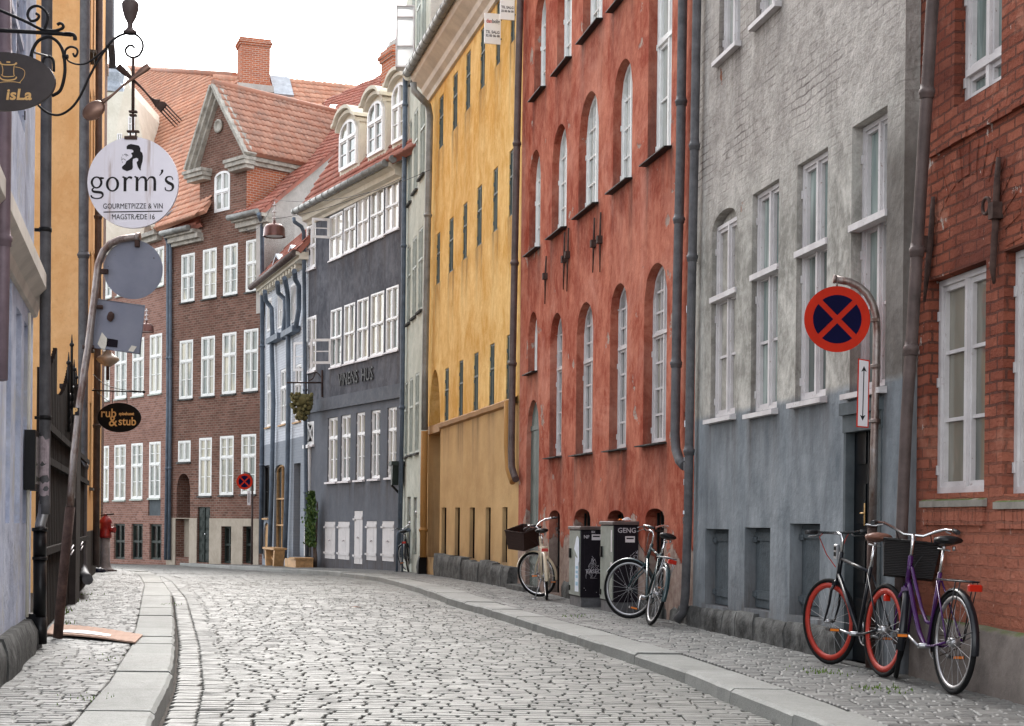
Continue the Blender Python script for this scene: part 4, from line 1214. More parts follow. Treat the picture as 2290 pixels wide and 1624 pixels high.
m.build('band', MT['slateband'], R6)
pq = f.p(795, 844, -.02)
text('lettering', 'VINENS  HUS', .50, MT['ink'], R6, Matrix.Translation((pq.x, -.03, pq.z)) @ Matrix.Rotation(pi/2, 4, 'X'), bold=.002, ext=.012, sx=.9)
# white door surround and step at its left end
q0, q1 = f.p(684.5, 1100).x, f.p(694, 1100).x
m = MB(); m.box(q0, q1, -.05, .02, f.p(690, 1243).z, f.p(690, 1003).z); m.box(q0-.03, q1+.05, -.12, .02, f.p(690, 1003).z, f.p(690, 1003).z+.1)
m.build('door_surround', ws, R6)
# eave
prof = [(0,-.42),(-.05,-.42),(-.07,-.34),(-.20,-.30),(-.22,-.18),(-.36,-.12),(-.36,0),(0,0)]
m = MB(); m.sweep(prof, (-.05,0,Z6+.28), (f.L-.15,0,Z6+.28)); m.build('cornice', MT['palewall'], R6)
m = MB(); m.tube([(-.15,-.44,Z6+.25),(f.L-.3,-.44,Z6+.25)], .09, 10)
for i in range(16): m.tube([(i*.5,-.44,Z6+.25),(i*.5+.03,-.44,Z6+.25)], .102, 10)
m.build('gutter', MT['gutter'], R6)
P6 = radians(56); O6 = Vector((0, -.38, Z6+.30)); U6 = (1,0,0); S6 = (0, cos(P6), sin(P6))
poly = pxpoly(f, O6, U6, S6, [(660,484),(898,360),(935,340),(935,60),(850,188),(775,300),(735,370)])
poly[0] = (poly[0][0], .0); poly[1] = (poly[1][0], 0.0); poly[2] = (poly[2][0], .0)
rf6 = tileroof(R6, O6, U6, S6, poly, MT['tile_brown'], tw=.2, tr=.30, seed=6)
N6 = Vector((0, -sin(P6), cos(P6)))
def dormer(xl, xr, yt, yb, base_y):
    q = f.pl((xl+xr)/2, base_y, O6, N6); y = q.y - .02
    a = f.p(xl, (yt+yb)/2, y).x; b = f.p(xr, (yt+yb)/2, y).x
    z1 = f.p((xl+xr)/2, yt, y).z; z0 = q.z-.05; uc = (a+b)/2; hw = (b-a)/2
    back = 3.2; e = .18
    fz = z0+.12
    hd = dict(u0=a+.09, u1=b-.09, z0=fz+.1, z1=z1-.16, rise=hw*.5, reveal=.06)
    m = MB(); t = topf(dict(u0=a-.02, u1=b+.02, z1=z1, rise=hw*.62))
    n = 12; P = [(a+(b-a)*i/n, t(a+(b-a)*i/n)) for i in range(n+1)]
    m.prism([(b, z0)] + P[::-1] + [(a, z0)], lambda p, tt: (p[0], y+.04+tt*back, p[1]))
    d_ = m.build('dormer', MT['palewall'], rf6)
    # arched lead roof with cornice mouldings
    m = MB(); t2 = topf(dict(u0=a-.16, u1=b+.16, z1=z1+.2, rise=hw*.62+.05))
    for (o1, ex, y0, y1) in ((.0, .04, y-.10, y+back), (.12, .12, y-.2, y+back)):
        A_ = [(a-ex+(b-a+2*ex)*i/n) for i in range(n+1)]
        top = [(u, t(min(max(u, a), b))+o1+.09) for u in A_]; bot = [(u, t(min(max(u, a), b))+o1) for u in A_]
        for i in range(n):
            m.prism([bot[i], bot[i+1], top[i+1], top[i]], lambda p, tt: (p[0], y0+tt*(y1-y0), p[1]))
    m.build('dormer_roof', MT['palewall'], rf6)
    wn = dict(u0=hd['u0'], u1=hd['u1'], z0=hd['z0'], z1=hd['z1'], rise=hd['rise'], reveal=.0)
    m = MB(); W2 = hd['u1']-hd['u0']
    o = window(rf6, wn, MT['cleanwhite'], MT['pane_cream'], None, dict(bw=.07, inset=y+.0, trans=[.62], rows=(2, 1), cols=1, sash=.03))
    o.name = 'dormer_window'
dormer(757, 800, 256, 386, 390); dormer(820, 860, 214, 356, 360); dormer(874, 912, 172, 330, 332)
q = f.pl(872, 200, O6, N6)
chimney(rf6, (q.x, q.y+.3), .95, .8, q.z-.7, f.p(872, 112, q.y).z, MT['orange_brick'])
q2 = f.pl(832, 190, O6, N6)
chimney(rf6, (q2.x-.1, q2.y+1.2), .9, .8, q2.z-1.4, f.p(830, 147, q2.y+1.2).z, MT['firewall'])
pipe(R6, f, [(657,488,-.44),(658,496,-.44),(674,507,-.2),(679,520,-.1),(681,760),(684,1100),(686,1246)], -.1, .06, MT['bluepipe'], cols=(5.0, 2.0))
# ================================================================= 7 low white brick house
f = FR[7]
R7 = froot(f, 'low_white_brick_house', 'low white painted brick house with looping blue grey drainpipes left of the slate blue house', 'house')
h7 = smoothrow([hole(f, *q, reveal=.1) for q in ((595.5,607,836,954),(626,641,825,948),(658,673,815,942))])
h7u = [hole(f, 598, 608, 668, 740, reveal=.06), hole(f, 622, 632, 655, 735, reveal=.06), hole(f, 651, 661, 635, 722, reveal=.06)]
d7 = [hole(f, 588, 602, 1041, 1158, reveal=.15), hole(f, 613, 637, 1039, 1230, .12, reveal=.15), hole(f, 656, 671, 1036, 1246, reveal=.3), hole(f, 589, 602, 1168, 1250, .5, reveal=.1)]
Z7 = f.p(630, 617).z

wall(f.L, -.6, Z7, h7+h7u+d7, 5).build('wall', MT['white_brick'], R7)
for hh in h7: window(R7, hh, ws, MT['pane_green'], MT['wood'], dict(bw=.06, trans=[.66], rows=(2, 1), sash=.03))
for hh in h7u: window(R7, hh, ws, MT['pane_green'], None, dict(bw=.06, trans=[], rows=(2,), sash=.03))
window(R7, d7[1], MT['wood'], MT['pane_dark'], None, dict(bw=.05, trans=[.29, .6], rows=(1, 1, 1), sash=.0))
window(R7, d7[0], MT['iron'], MT['pane_dark'], MT['wood'], dict(bw=.05, trans=[], rows=(2,), sash=.0))
backing(R7, d7[2], MT['dark'], 'doorway'); boarded(R7, d7[3], MT['wood'], 3, 'hatch', False, False)
m = MB(); m.box(-.1, f.L-.05, -.38, 0, Z7, Z7+.10); m.box(-.1, f.L-.05, -.28, 0, Z7-.12, Z7-.002)
for i in range(14): m.box(.2+i*.45, .4+i*.45, -.22, 0, Z7-.26, Z7-.122)
m.build('cornice', MT['palewall'], R7)
m = MB(); m.tube([(-.35,-.42,Z7+.06),(f.L-.08,-.42,Z7+.06)], .10, 10); m.build('gutter', MT['zinc_brown'], R7)
P7 = radians(50); O7 = Vector((0,-.35,Z7+.14)); S7 = (0, cos(P7), sin(P7))
poly = pxpoly(f, O7, U6, S7, [(576,650),(683,575)])
poly = [(-.1,0),(f.L,0),(f.L,1.9),(-.1,1.9)]
rf7 = tileroof(R7, O7, U6, S7, poly, MT['tile_brown'], tw=.22, tr=.32, seed=7)
N7 = Vector((0,-sin(P7), cos(P7)))
for (xc, yb, yt, w_) in ((624, 616, 571, 1.9), (657, 597, 552, 1.9)):
    y = -.05; q = f.p(xc, yb, y); zt = f.p(xc, yt, y).z; z0 = q.z-.1; zm = z0+(zt-z0)*.5
    m = MB(); m.prism([(q.x-w_/2, z0),(q.x+w_/2, z0),(q.x+w_/2, zm),(q.x, zt-.05),(q.x-w_/2, zm)], lambda p, t: (p[0], y+t*1.6, p[1])); d_ = m.build('dormer', MT['palewall'], rf7)
    m = MB()
    for s_ in (-1, 1):
        m.prism([(q.x, zt-.04),(q.x+s_*(w_/2+.14), zm-.12),(q.x+s_*(w_/2+.14), zm-.05),(q.x, zt+.04)], lambda p, t: (p[0], y-.12+t*1.9, p[1]))
    m.build('dormer_roof', MT['lead'], rf7)
for pl in ([(592,652,-.45),(594,672,-.3),(607,690,-.14),(609,745,-.14),(607,765,-.14),(611,900,-.14),(607,1100,-.14),(602,1250,-.14)],
           [(620,632,-.45),(622,655,-.3),(637,670,-.14),(638,700,-.14),(634,735,-.14),(634,760,-.14)],
           [(636,622,-.45),(640,640,-.3),(643,660,-.14),(644,700,-.14),(644,735,-.14),(645,900,-.14),(641,1100,-.14),(636,1250,-.14)],
           [(658,606,-.45),(660,625,-.3),(668,640,-.14),(668,690,-.14),(662,728,-.14),(655,745,-.14)]):
    pipe(R7, f, pl, -.14, .075, MT['bluepipe'])
for (x0, x1, y0, y1) in ((602,627,752,763),(635,661,736,748)):
    a, b = f.p(x0, y0, -.15).x, f.p(x1, y0, -.15).x; z = f.p((x0+x1)/2, (y0+y1)/2, -.15).z
    m = MB(); m.box(a, b, -.26, -.02, z-.09, z+.09); m.build('hopper', MT['bluepipe'], R7)
# bench and plank steps in the low sun at its foot
# ================================================================= 8 brown brick house with the gable
f = FR[8]
R8 = froot(f, 'gabled_brick_house', 'brown brick house with a tall pointed gable at the bend of the street', 'house')
k8 = dict(reveal=.07)
t3 = smoothrow([hole(f, *q, **k8) for q in ((405,435,568,675),(453,484,556,667),(499,531,546,660),(549.5,582,536,651))])
t2 = smoothrow([hole(f, *q, **k8) for q in ((401,431,761,892),(449.5,480,752,886),(496.5,528,744,881),(544.5,577,736,875))])
t1 = smoothrow([hole(f, *q, **k8) for q in ((444.5,473,979,1109),(491,522,975,1107.5),(539,572,971,1105))])
sm = [hole(f, 398, 426, 985.5, 1033, **k8)]
ar = hole(f, 395, 425, 1059, 1158, .6, reveal=1.1); nich = hole(f, 393, 424, 1160, 1246, reveal=.35)
dd = hole(f, 441, 469, 1134, 1258, reveal=.12)
bw_ = [hole(f, 495.5, 518, 1177, 1260, reveal=.2), hole(f, 543.5, 566.5, 1177, 1260, reveal=.2)]
Z8 = 11.45
wall(f.L, -.9, Z8, t3+t2+t1+sm+[ar, nich, dd]+bw_, 1.2).build('wall', MT['brown_brick'], R8)
fw = MT['white']
for hh in t3: window(R8, hh, fw, MT['pane_cream'], MT['granite'], dict(bw=.07, trans=[.55], rows=(2, 1), sash=.03, inset=.03))
for hh in t2: window(R8, hh, fw, MT['pane_cream'], MT['granite'], dict(bw=.07, trans=[.64], rows=(2, 1), sash=.03, inset=.03))
for hh in t1: window(R8, hh, fw, MT['pane_cream'], MT['granite'], dict(bw=.07, trans=[.64], rows=(2, 2), sash=.03, inset=.03))
window(R8, sm[0], fw, MT['pane_curtain'], MT['granite'], dict(bw=.07, trans=[], rows=(1,), sash=.03, inset=.03))
backing(R8, ar, MT['brown_brick'], 'arch_recess'); backing(R8, nich, MT['cream'], 'niche_back')
paneldoor(R8, dd, MT['darkgreen'], 5)
for hh in bw_: window(R8, hh, MT['darkgreen'], MT['pane_dark'], None, dict(bw=.06, trans=[.5], rows=(1, 1), sash=.02))
# cream foot, a real layer in front of the brick with the openings left free
zc8 = f.p(480, 1159).z; m = MB()
hol = sorted([nich, dd]+bw_, key=lambda h: h['u0']); us = [0.05]
for hh in hol:
    m.box(us[-1]+.001, hh['u0'], -.03, .002, -.9, zc8); 
    if hh['z1'] < zc8: m.box(hh['u0'], hh['u1'], -.03, .002, hh['z1'], zc8)
    us.append(hh['u1'])
m.box(us[-1], f.L-.18, -.03, .002, -.9, zc8)
m.build('rendered_foot', MT['cream'], R8)
# gable
ap = f.p(486.7, 198); lf = f.p(437, 372); rg = f.p(551, 335)
wl, wr = f.p(446, 480).x, f.p(551, 440).x
zl = min(f.p(446, 375).z, f.p(551, 345).z)
ap.x = (wl+wr)/2*.35 + ap.x*.65
gw = hole(f, 480, 514.5, 383, 473, .2, reveal=.06)
m = wall(wr, Z8, zl, [gw], 3.0, .06, u0=wl)
m.prism([(wl, zl), (wr, zl), (ap.x, ap.z-.25)], lambda p, t: (p[0], .0+t*.35, p[1]))
ga = m.build('gable', MT['brown_brick'], R8)
o = window(ga, gw, ws, MT['pane_curtain'], None, dict(bw=.08, trans=[.5], rows=(1, 1), inset=.01)); o.name = 'gable_window'
def rake(x0, z0, x1, z1):
    m = MB()
    for (a, b, c_, d_) in ((0, .09, -.40, .1), (-.12, -.001, -.30, .1), (-.22, -.121, -.16, .1)):
        L_ = hypot(x1-x0, z1-z0); nx, nz = -(z1-z0)/L_, (x1-x0)/L_
        if nz < 0: nx, nz = -nx, -nz
        m.prism([(x0+nx*a, z0+nz*a), (x1+nx*a, z1+nz*a), (x1+nx*b, z1+nz*b), (x0+nx*b, z0+nz*b)], lambda p, t: (p[0], c_+t*(d_-c_), p[1]))
    return m
e = .38
m = rake(wl-e, zl-.1, ap.x, ap.z); m.v += []; m2 = rake(ap.x, ap.z, wr+e, zl-.1)
m.add(m2.v, m2.f)
for (a, b) in ((wl-e-.05, wl+.75), (wr-.75, wr+e+.05)):
    m.box(a, b, -.40, .05, zl-.42, zl-.28); m.box(a+.06, b-.06, -.30, .05, zl-.55, zl-.421); m.box(a-.03, b+.03, -.46, .05, zl-.279, zl-.17)
m.build('rake_cornice', MT['cornice_grey'], ga)
m = MB(); q = ap; m.lathe([(.0,.0),(.24,.0),(.24,.06),(.17,.07),(.16,.02),(0,.02)], (q.x, -.02, q.z-1.35), 20, Matrix.Rotation(pi/2, 3, 'X').to_4x4()); m.build('oculus', MT['cornice_grey'], ga)
# gable roof, right slope (tiles) and left slope
ux_, uz_ = (wr+e)-ap.x, ap.z-(zl-.1); Lr = hypot(ux_, uz_)
Or = Vector((wr+e, -.25, zl-.0)); Ur = (0,1,0); Sr = (-ux_/Lr, 0, uz_/Lr)
poly = pxpoly(f, Or, Ur, Sr, [(490,200),(752,233),(691,340),(550,329)])
uu = [p[0] for p in poly]
poly = [(0, 0), (0, Lr), (max(uu[1], 3), Lr), (max(1.5, uu[2]), 0)]
tileroof(ga, Or, Ur, Sr, poly, MT['tile_grey'], 'gable_roof', seed=8)
m = MB(); yb = max(uu[1], 3)-.25
m.quad((wl-e, -.25, zl-.1), (ap.x, -.25, ap.z+.12), (ap.x, yb, ap.z+.12), (wl-e, yb, zl-.1))
m.tube([(ap.x, -.3, ap.z+.12), (ap.x, yb, ap.z+.12)], .12, 8)
m.build('ridge', MT['tile_grey'], ga)
m = MB(); ys = max(1.5, uu[2])+.4   # side wall of the gable wing
m.box(wr-.3, wr+.003, .001, ys, Z8-.4, zl); m.build('gable_side', MT['orange_brick'], ga)
m = MB(); m.box(wr, wr+.22, .05, ys, zl-.22, zl-.08); m.box(wr, wr+.12, .05, ys, zl-.36, zl-.221); m.build('side_cornice', MT['cornice_grey'], ga)
# main roof plane
P8 = radians(40); S8 = (0, cos(P8), sin(P8)); O8 = Vector((0, -.35, f.p(580, 474, -.35).z)); 
rp = [(516,480),(582,473),(640,424),(687,385),(767,318),(830,268),(905,222),(905,120),(847,171),(727,225),(690,345),(600,440)]
poly = pxpoly(f, O8, U6, S8, rp)
poly = [(u, max(s, 0)) for u, s in poly]
rf8 = tileroof(R8, O8, U6, S8, poly, MT['tile_brown'], 'roof', tw=.22, tr=.30, seed=9)
# left scrap of roof between the gable and the brick neighbour
poly = pxpoly(f, O8, U6, S8, [(362,520),(448,500),(452,445),(425,452),(372,486)])
tileroof(R8, O8, U6, S8, [(u, max(s, 0)) for u, s in poly], MT['tile_brown'], 'side_roof', tw=.22, tr=.30, seed=10)
m = MB()
pa = f.p(372, 497, .0); pb = f.p(449, 440, 1.2)
m.tube([pa+Vector((0,0,.25)), pb+Vector((0,0,.25))], .16, 4, sq=.3); m.build('valley', MT['lead'], R8)
for (x0, x1) in ((363, 424), (513, 578)):
    ua, ub = f.p(x0, 500, -.4).x, f.p(x1, 500, -.4).x
    m = MB(); m.tube([(ua,-.46,O8.z+.0),(ub,-.46,O8.z)], .10, 10); m.build('gutter', MT['gutter'], R8)
    m = MB(); m.box(ua+.05, ub+.15, -.38, 0, O8.z-.16, O8.z-.04); m.box(ua+.12, ub+.25, -.26, 0, O8.z-.34, O8.z-.161); m.box(ua+.18, ub+.3, -.14, 0, O8.z-.46, O8.z-.341); m.build('cornice', MT['cornice_grey'], R8)
# rendered party wall rising over the low neighbour
Of = Vector((f.L, 0, 0)); px = [(584,482),(640,430),(687,388),(767,321),(830,271),(908,225),(908,700),(584,700)]
slab_on(f, Of, (1, 0, 0), px, .3, MT['firewall'], 'party_wall', R8)
# lead flashing where the roofs meet
P1_, P2_ = f.pl(748, 240, O8, Vector((0,-sin(P8),cos(P8)))), f.pl(688, 350, O8, Vector((0,-sin(P8),cos(P8))))
m = MB(); m.tube([P1_+Vector((0,0,.05)), P2_+Vector((0,0,.05))], .22, 4, sq=.3); m.build('flashing', MT['lead'], R8)
pipe(R8, f, [(578,478,-.46),(582,490,-.3),(586,500,-.12),(586,900,-.12),(583,1238,-.12)], -.12, .07, MT['bluepipe'], cols=(3.0, 7.0))
pipe(R8, f, [(366,522,-.46),(372,536,-.2),(381,548,-.1),(381,900,-.1),(378,1252,-.1)], -.1, .06, MT['bluepipe'], cols=(3.0, 7.0))
# ================================================================= 9 left brick house
f = FR[9]
R9 = froot(f, 'dusty_brick_house', 'dusty red brick house with a great orange pantile roof, behind the round hanging signs', 'house')
s3 = smoothrow([hole(f, *q, **k8) for q in ((227,250,588,667),(262,286,576,660),(304,328,566,650),(343,367,553,640))])
s2 = smoothrow([hole(f, *q, **k8) for q in ((225,245.5,775,896),(257,283.5,765,891),(296,322,756,885.5),(335,362,748,880))])
s1 = smoothrow([hole(f, *q, **k8) for q in ((225,243.5,997.5,1119.5),(255.5,281,995,1118),(293.6,319,991,1116),(333.6,359,988,1114))])
b9 = smoothrow([hole(f, *q, reveal=.15) for q in ((254.6,279,1171,1250.5),(293.6,319,1171,1251),(334,361,1172,1252))])
pn = hole(f, 331, 359, 1116, 1153, reveal=.05)
Z9 = 11.75
wall(f.L, -1.2, Z9, s3+s2+s1+b9+[pn], 6).build('wall', MT['red_brick'], R9)
for r_, tr in ((s3, .55), (s2, .63), (s1, .6)):
    for hh in r_: window(R9, hh, fw, MT['pane_cream'], MT['frame_pale'], dict(bw=.07, trans=[tr], rows=(2, 1) if r_ is not s1 else (2, 2), sash=.03, inset=.02))
for hh in b9: window(R9, hh, MT['darkgreen'], MT['pane_dark'], None, dict(bw=.06, trans=[.5], rows=(1, 1), sash=.02))
backing(R9, pn, MT['greycool'], 'vent_panel')
P9 = radians(50); S9 = (0, cos(P9), sin(P9)); O9 = Vector((0, -.35, Z9)); 
poly = pxpoly(f, O9, U6, S9, [(290,153),(527,171),(527,330),(455,470),(366,508),(345,512),(321,308),(303,214)])
poly = [(u, max(s, 0)) for u, s in poly]
rf9 = tileroof(R9, O9, U6, S9, poly, MT['tile_orange'], 'roof', tw=.24, tr=.36, amp=.032, seed=11)
g0, g1 = poly[0], poly[1]
m = MB(); Sv9 = Vector(S9); N9 = Vector((0,-sin(P9),cos(P9)))
m.tube([O9+Vector((g0[0], 0, 0))+Sv9*g0[1]+N9*.06, O9+Vector((g1[0], 0, 0))+Sv9*g1[1]+N9*.06], .13, 8); m.build('ridge', MT['tile_grey'], rf9)
g2, g3 = poly[7], poly[5]
m = MB(); m.tube([O9+Vector((p[0], 0, 0))+Sv9*p[1]+N9*.06 for p in (poly[0], poly[7], poly[6], poly[5])], .09, 6); m.build('verge', MT['palewall'], rf9)
ua, ub = f.p(338, 510).x, f.p(364, 512).x
m = MB(); m.box(0, ub, -.36, 0, Z9-.18, Z9-.03); m.box(0, ub-.05, -.22, 0, Z9-.36, Z9-.181); m.build('cornice', MT['cornice_grey'], R9)
pipe(R9, f, [(371,530,-.12),(375,545,-.1),(375,900,-.1),(370,1252,-.1)], -.1, .06, MT['bluepipe'], cols=(3.0, 7.0))
# rear house behind, with the big chimney
back = Fr(W(470, 300, 65.0).xy, W(880, 300, 67.6).xy)
Rb = froot(back, 'rear_house', 'house standing behind the gable, only its orange roof ridge and tall brick chimney showing', 'house')
zr0 = back.p(611, 240, 0).z
m = MB(); m.box(0, back.L, .3, 6, -.9, zr0-.1); m.build('wall', MT['red_brick'], Rb)
PB = radians(45); SB = (0, cos(PB), sin(PB)); OB = Vector((0, 0, zr0))
poly = pxpoly(back, OB, U6, SB, [(480,166),(527,170),(611,176),(700,183),(800,193),(860,200),(480,260)])
u_ = [p[0] for p in poly]; s_ = [p[1] for p in poly]
poly = [(max(0, min(u_)), 0), (max(u_), 0), (u_[5], s_[5]), (u_[4], s_[4]), (u_[3], s_[3]), (u_[2], s_[2]), (u_[1], s_[1]), (max(0,u_[0]), s_[0])]
rfb = tileroof(Rb, OB, U6, SB, poly, MT['tile_orange'], 'roof', tw=.24, tr=.36, seed=12)
NB = Vector((0,-sin(PB),cos(PB)))
q = back.pl(569, 200, OB, NB)
zt = back.p(569, 88, q.y).z
wpx = back.p(604, 140, q.y).x - back.p(533, 140, q.y).x
o = chimney(rfb, (q.x, q.y+.3), wpx*.93, .9, q.z-.5, zt, MT['orange_brick'])
m = MB(); m.box(q.x-wpx*.58, q.x+wpx*.56, q.y-.35, q.y+.9, q.z-.15, q.z+.12); m.build('flashing', MT['firewall'], o)
q = back.pl(629, 197, OB, NB); m = MB(); m.x = Matrix.Translation(q) @ Matrix.Rotation(PB, 4, 'X')
m.box(-.42, .42, -.75, .75, .03, .14); m.build('skylight', MT['lead'], rfb)
# pale gable and distant spire, far beyond the left houses
Rg = empty('pale_gabled_house', (W(262, 1250, 66).x, 66, -.6), 0, 'pale stuccoed house with a steep gable seen past the orange house', 'house')
m = MB(); rx = Rg.location.x
def wq(px, py, Z): p = W(px, py, Z); return (p.x-Rg.location.x, p.y-Rg.location.y, p.z-Rg.location.z)
A_ = [wq(x, y, 66) for x, y in ((232,1250),(322,1250),(322,330),(300,214),(283,176),(252,330),(232,330))]
m.prism([(p[0], p[2]) for p in A_], lambda p, t: (p[0], t*8, p[1])); m.build('wall', MT['palewall'], Rg)
for (x0, x1, y0, y1) in ((287,303,262,304),(262,274,300,340)):
    a, b = wq(x0, y1, 66), wq(x1, y0, 66); h_ = dict(u0=a[0], u1=b[0], z0=a[2], z1=b[2], reveal=.03)
    window(Rg, h_, ws, MT['pane_curtain'], None, dict(inset=-.06, trans=[.6], rows=(1, 1)))
Rs = empty('distant_church_spire', (W(243, 1200, 150).x, 150, -.6), 0, 'slim distant church spire rising faintly past the orange house', 'spire')
m = MB(); zt = W(243, 150, 150).z+.6; zm = W(243, 215, 150).z+.6
m.box(-1.6, 1.6, -1.6, 1.6, 0, zm); m.build('tower', MT['palewall'], Rs)
m = MB(); m.lathe([(1.9, zm), (1.7, zm+.5), (1.0, zm+1.2), (1.1, zm+2.0), (.5, zm+2.8), (.06, zt)], (0,0,0), 8, None, False); m.build('spire', MT['lead'], Rs)
# ================================================================= left side of the street
Lend = Vector((lwall(8.0), 8.0))
f = Fr((lwall(7.0), 7.0), L1c)
RL1 = froot(f, 'blue_rendered_house', 'violet blue rendered house at the left edge with a stone cornice over its ground floor', 'house')
zc = f.p(80, 560).z; 
Zc = f.p(66, 575, -.0).z
holes = []
for (xl, xr, yt) in ((-30, -8, 560), (14, 24, 620), (34, 46, 690), (52, 60, 720)):
    holes.append(hole(f, xl, xr, yt, 1170, reveal=.07))
up = [hole(f, 24, 58, -160, 255, reveal=.10)]
wall(f.L, -.1, 11, holes+up, 5).build('wall', MT['blue'], RL1)
for hh in holes: backing(RL1, hh, MT['blue'], 'wall_recess')
window(RL1, up[0], simple('pale blue frame paint', (.42,.45,.56,1), .6), MT['pane_green'], None, dict(bw=.06, trans=[.5], rows=(2, 2), hinge=True))
cc = f.p(98, 640, -.13); zc = cc.z
prof = [(0,-.06),(-.03,-.05),(-.05,.03),(-.10,.08),(-.14,.12),(-.14,.24),(-.10,.28),(0,.34)]
m = MB(); m.sweep(prof, (0,0,zc-.12), (f.L+.06,0,zc-.12)); m.build('cornice', MT['cornice'], RL1)
z0, z1 = f.p(67, 1377).z, f.p(2, 1402).z
plinth(RL1, z1-.01, z0, 0, f.L+.03, -.1, -.05, .10, MT['granite'], 21, 2.2)
pipe(RL1, f, [(9,-80,-.12),(9,240,-.12),(5,600,-.12),(0,850,-.12)], -.12, .045, MT['pinkpipe'], cols=(2.9, 4.0))
a, b = f.p(53, 1030).x, f.p(66, 1030).x; z0, z1 = f.p(60, 1097).z, f.p(60, 965).z
m = MB(); m.box(a, b, -.09, -.001, z0, z1); dc = m.build('menu_case', MT['iron'], RL1)
m = MB(); m.box(a+.05, b-.05, -.094, -.085, z0+.05, z1-.05); m.build('glass', MT['pane_brown'], dc)
pipe(RL1, f, [(66,700,-.03),(64,1000,-.03),(60,1380,-.03)], -.03, .013, MT['palewall'], 'conduit')
# fat drainpipe on the corner with its cast iron foot
f = Fr(L1c, (lwall(25), 25))
pb = f.p(91, 1436, -.12)
PR = empty('corner_drainpipe', f.wor((pb.x, -.12, .1)), 0, 'fat grey drainpipe with a black cast iron foot and torn posters beside the blue house', 'drainpipe')
def pw(px, py): return f.wor(f.p(px, py, -.12))
yy = pw(91, 1436).y
def pz(px, py): return W(px, py, yy)
off = PR.location
m = MB(); m.tube([pz(106,-120), pz(105,0), pz(103,300), pz(101,700), pz(100,1128), pz(99,1150)], .046, 12); PP = m.build('pipe', MT['zinc'], PR, off)
m = MB(); m.tube([pz(99,1120), pz(97,1148), pz(90,1172), pz(89,1184)], .043, 12); m.build('elbow', MT['alu'], PR, off)
m = MB()
for y0, y1, r in ((1180,1188,.066),(1188,1245,.055),(1245,1252,.063),(1252,1380,.055),(1380,1440,.060)):
    a, b = pz(89, y0), pz(89, y1); m.tube([a, b], r, 12)
m.bbox(pz(80,1400).x-.10, pz(80,1400).x+.03, yy-.05, yy+.1, .05, pz(80,1372).z, .01)
m.build('cast_iron_foot', MT['castiron'], PR, off)
for y in (515, 935):
    m = MB(); a = pz(101.5, y); m.tube([a-Vector((0,0,.015)), a+Vector((0,0,.02))], .053, 12); m.box(a.x-.09, a.x+.01, yy-.01, yy+.02, a.z-.01, a.z+.015); m.build('bracket', MT['iron'], PR, off)
m = MB(); rnd = random.Random(3)
for (x0, x1, y0, y1) in ((94,109,980,1035),(92,107,1038,1068),(93,108,1078,1092),(96,108,1095,1108)):
    vs = []; n = 6; c = pz(100, (y0+y1)/2)
    for j in range(3):
        z = pz(100, y1+(y0-y1)*j/2).z
        for i in range(n+1):
            a_ = -pi*.9+ (pi*.75)*i/n + rnd.uniform(-.08, .08)
            vs.append((c.x+.0485*cos(a_), c.y+.0485*sin(a_), z+rnd.uniform(-.02, .02)*(j != 1)))
    m.add(vs, [(j*(n+1)+i, j*(n+1)+i+1, (j+1)*(n+1)+i+1, (j+1)*(n+1)+i) for j in range(2) for i in range(n)])
m.build('torn_poster', simple('torn pinkish paper', (.40,.33,.35,1), .8, .2, 0, .3, 20), PR, off)
# orange house: side wall faces us above the yard gate
Z2 = 25.5
A2 = Vector((lwall(Z2)-9, Z2)); B2 = Vector((W(176, 1250, Z2).x, Z2))
RL2 = empty('orange_house', (B2.x, B2.y, 0), 0, 'orange limewashed house on the left, blank side wall above the dark yard gate', 'house')
dirL = Vector((kl, 1)).normalized()
f2 = Fr(B2, B2 + dirL*11.5)
m = MB(); m.box(-9, 0, 0, .3, -.1, 14)
sw = m.build('side_wall', MT['orange'], RL2)
m = MB(); P0 = W(147, 345, Z2-.004) - RL2.location   # patch of fallen plaster
rnd = random.Random(8)
m.prism([(P0.x+x*.0073*1.0, P0.z+z*.0073) for x, z in ((-2,-28),(4,-24),(2,-10),(14,-4),(20,6),(14,14),(8,8),(9,22),(3,28),(1,16),(-6,8),(-3,-4))], lambda p, t: (p[0], -.006+t*.004, p[1]))
m.build('bare_patch', MT['palewall'], sw)
# street front in its own frame
RL2f = froot(f2, 'orange_street_front', None, None); RL2f.parent = RL2; RL2f.location = (0, 0, 0); RL2f.rotation_euler = (0, 0, f2.ang)
ho = []
for (xl, xr) in ((200.0, 203.5), (208, 211), (215, 217.5)):
    for (yt, yb) in ((-60, 130), (200, 420), (560, 780), (900, 1090)): ho.append(hole(f2, xl, xr, yt, yb, reveal=.12))
wm = wall(f2.L, -.3, 14, [h for h in ho if h['u0'] > .1 and h['u1'] < f2.L and h['z0'] > 0], 7).build('front_wall', MT['orange2'], RL2f)
for hh in ho:
    if hh['u0'] > .1 and hh['u1'] < f2.L and hh['z0'] > 0: window(RL2f, hh, MT['darkgreen'], MT['pane_dark'], MT['granite'], dict(trans=[.6], rows=(2, 1), hinge=True))
m = MB(); m.box(.1, f2.L, -.03, .01, -.1, .95); m.build('foot', MT['greypost'], RL2f)
pipe(RL2f, f2, [(192,-90,-.1),(190,0,-.1),(187,500,-.1),(185,1000,-.1),(183,1240,-.1),(184,1270,-.11),(190,1288,-.2),(196,1296,-.3)], -.1, .075, MT['zinc'], cols=(2.0, 5.2, 9.6))
pipe(RL2f, f2, [(224,-90,-.1),(222,0,-.1),(219,600,-.1),(214.5,1264,-.1)], -.1, .065, MT['zinc_brown'], cols=(3, 7))
f3 = Fr(f2.B, f2.B + dirL*2.2)
RL3 = froot(f3, 'dark_brick_house', 'far left house edge, narrow strip of dark wall beyond the orange house', 'house')
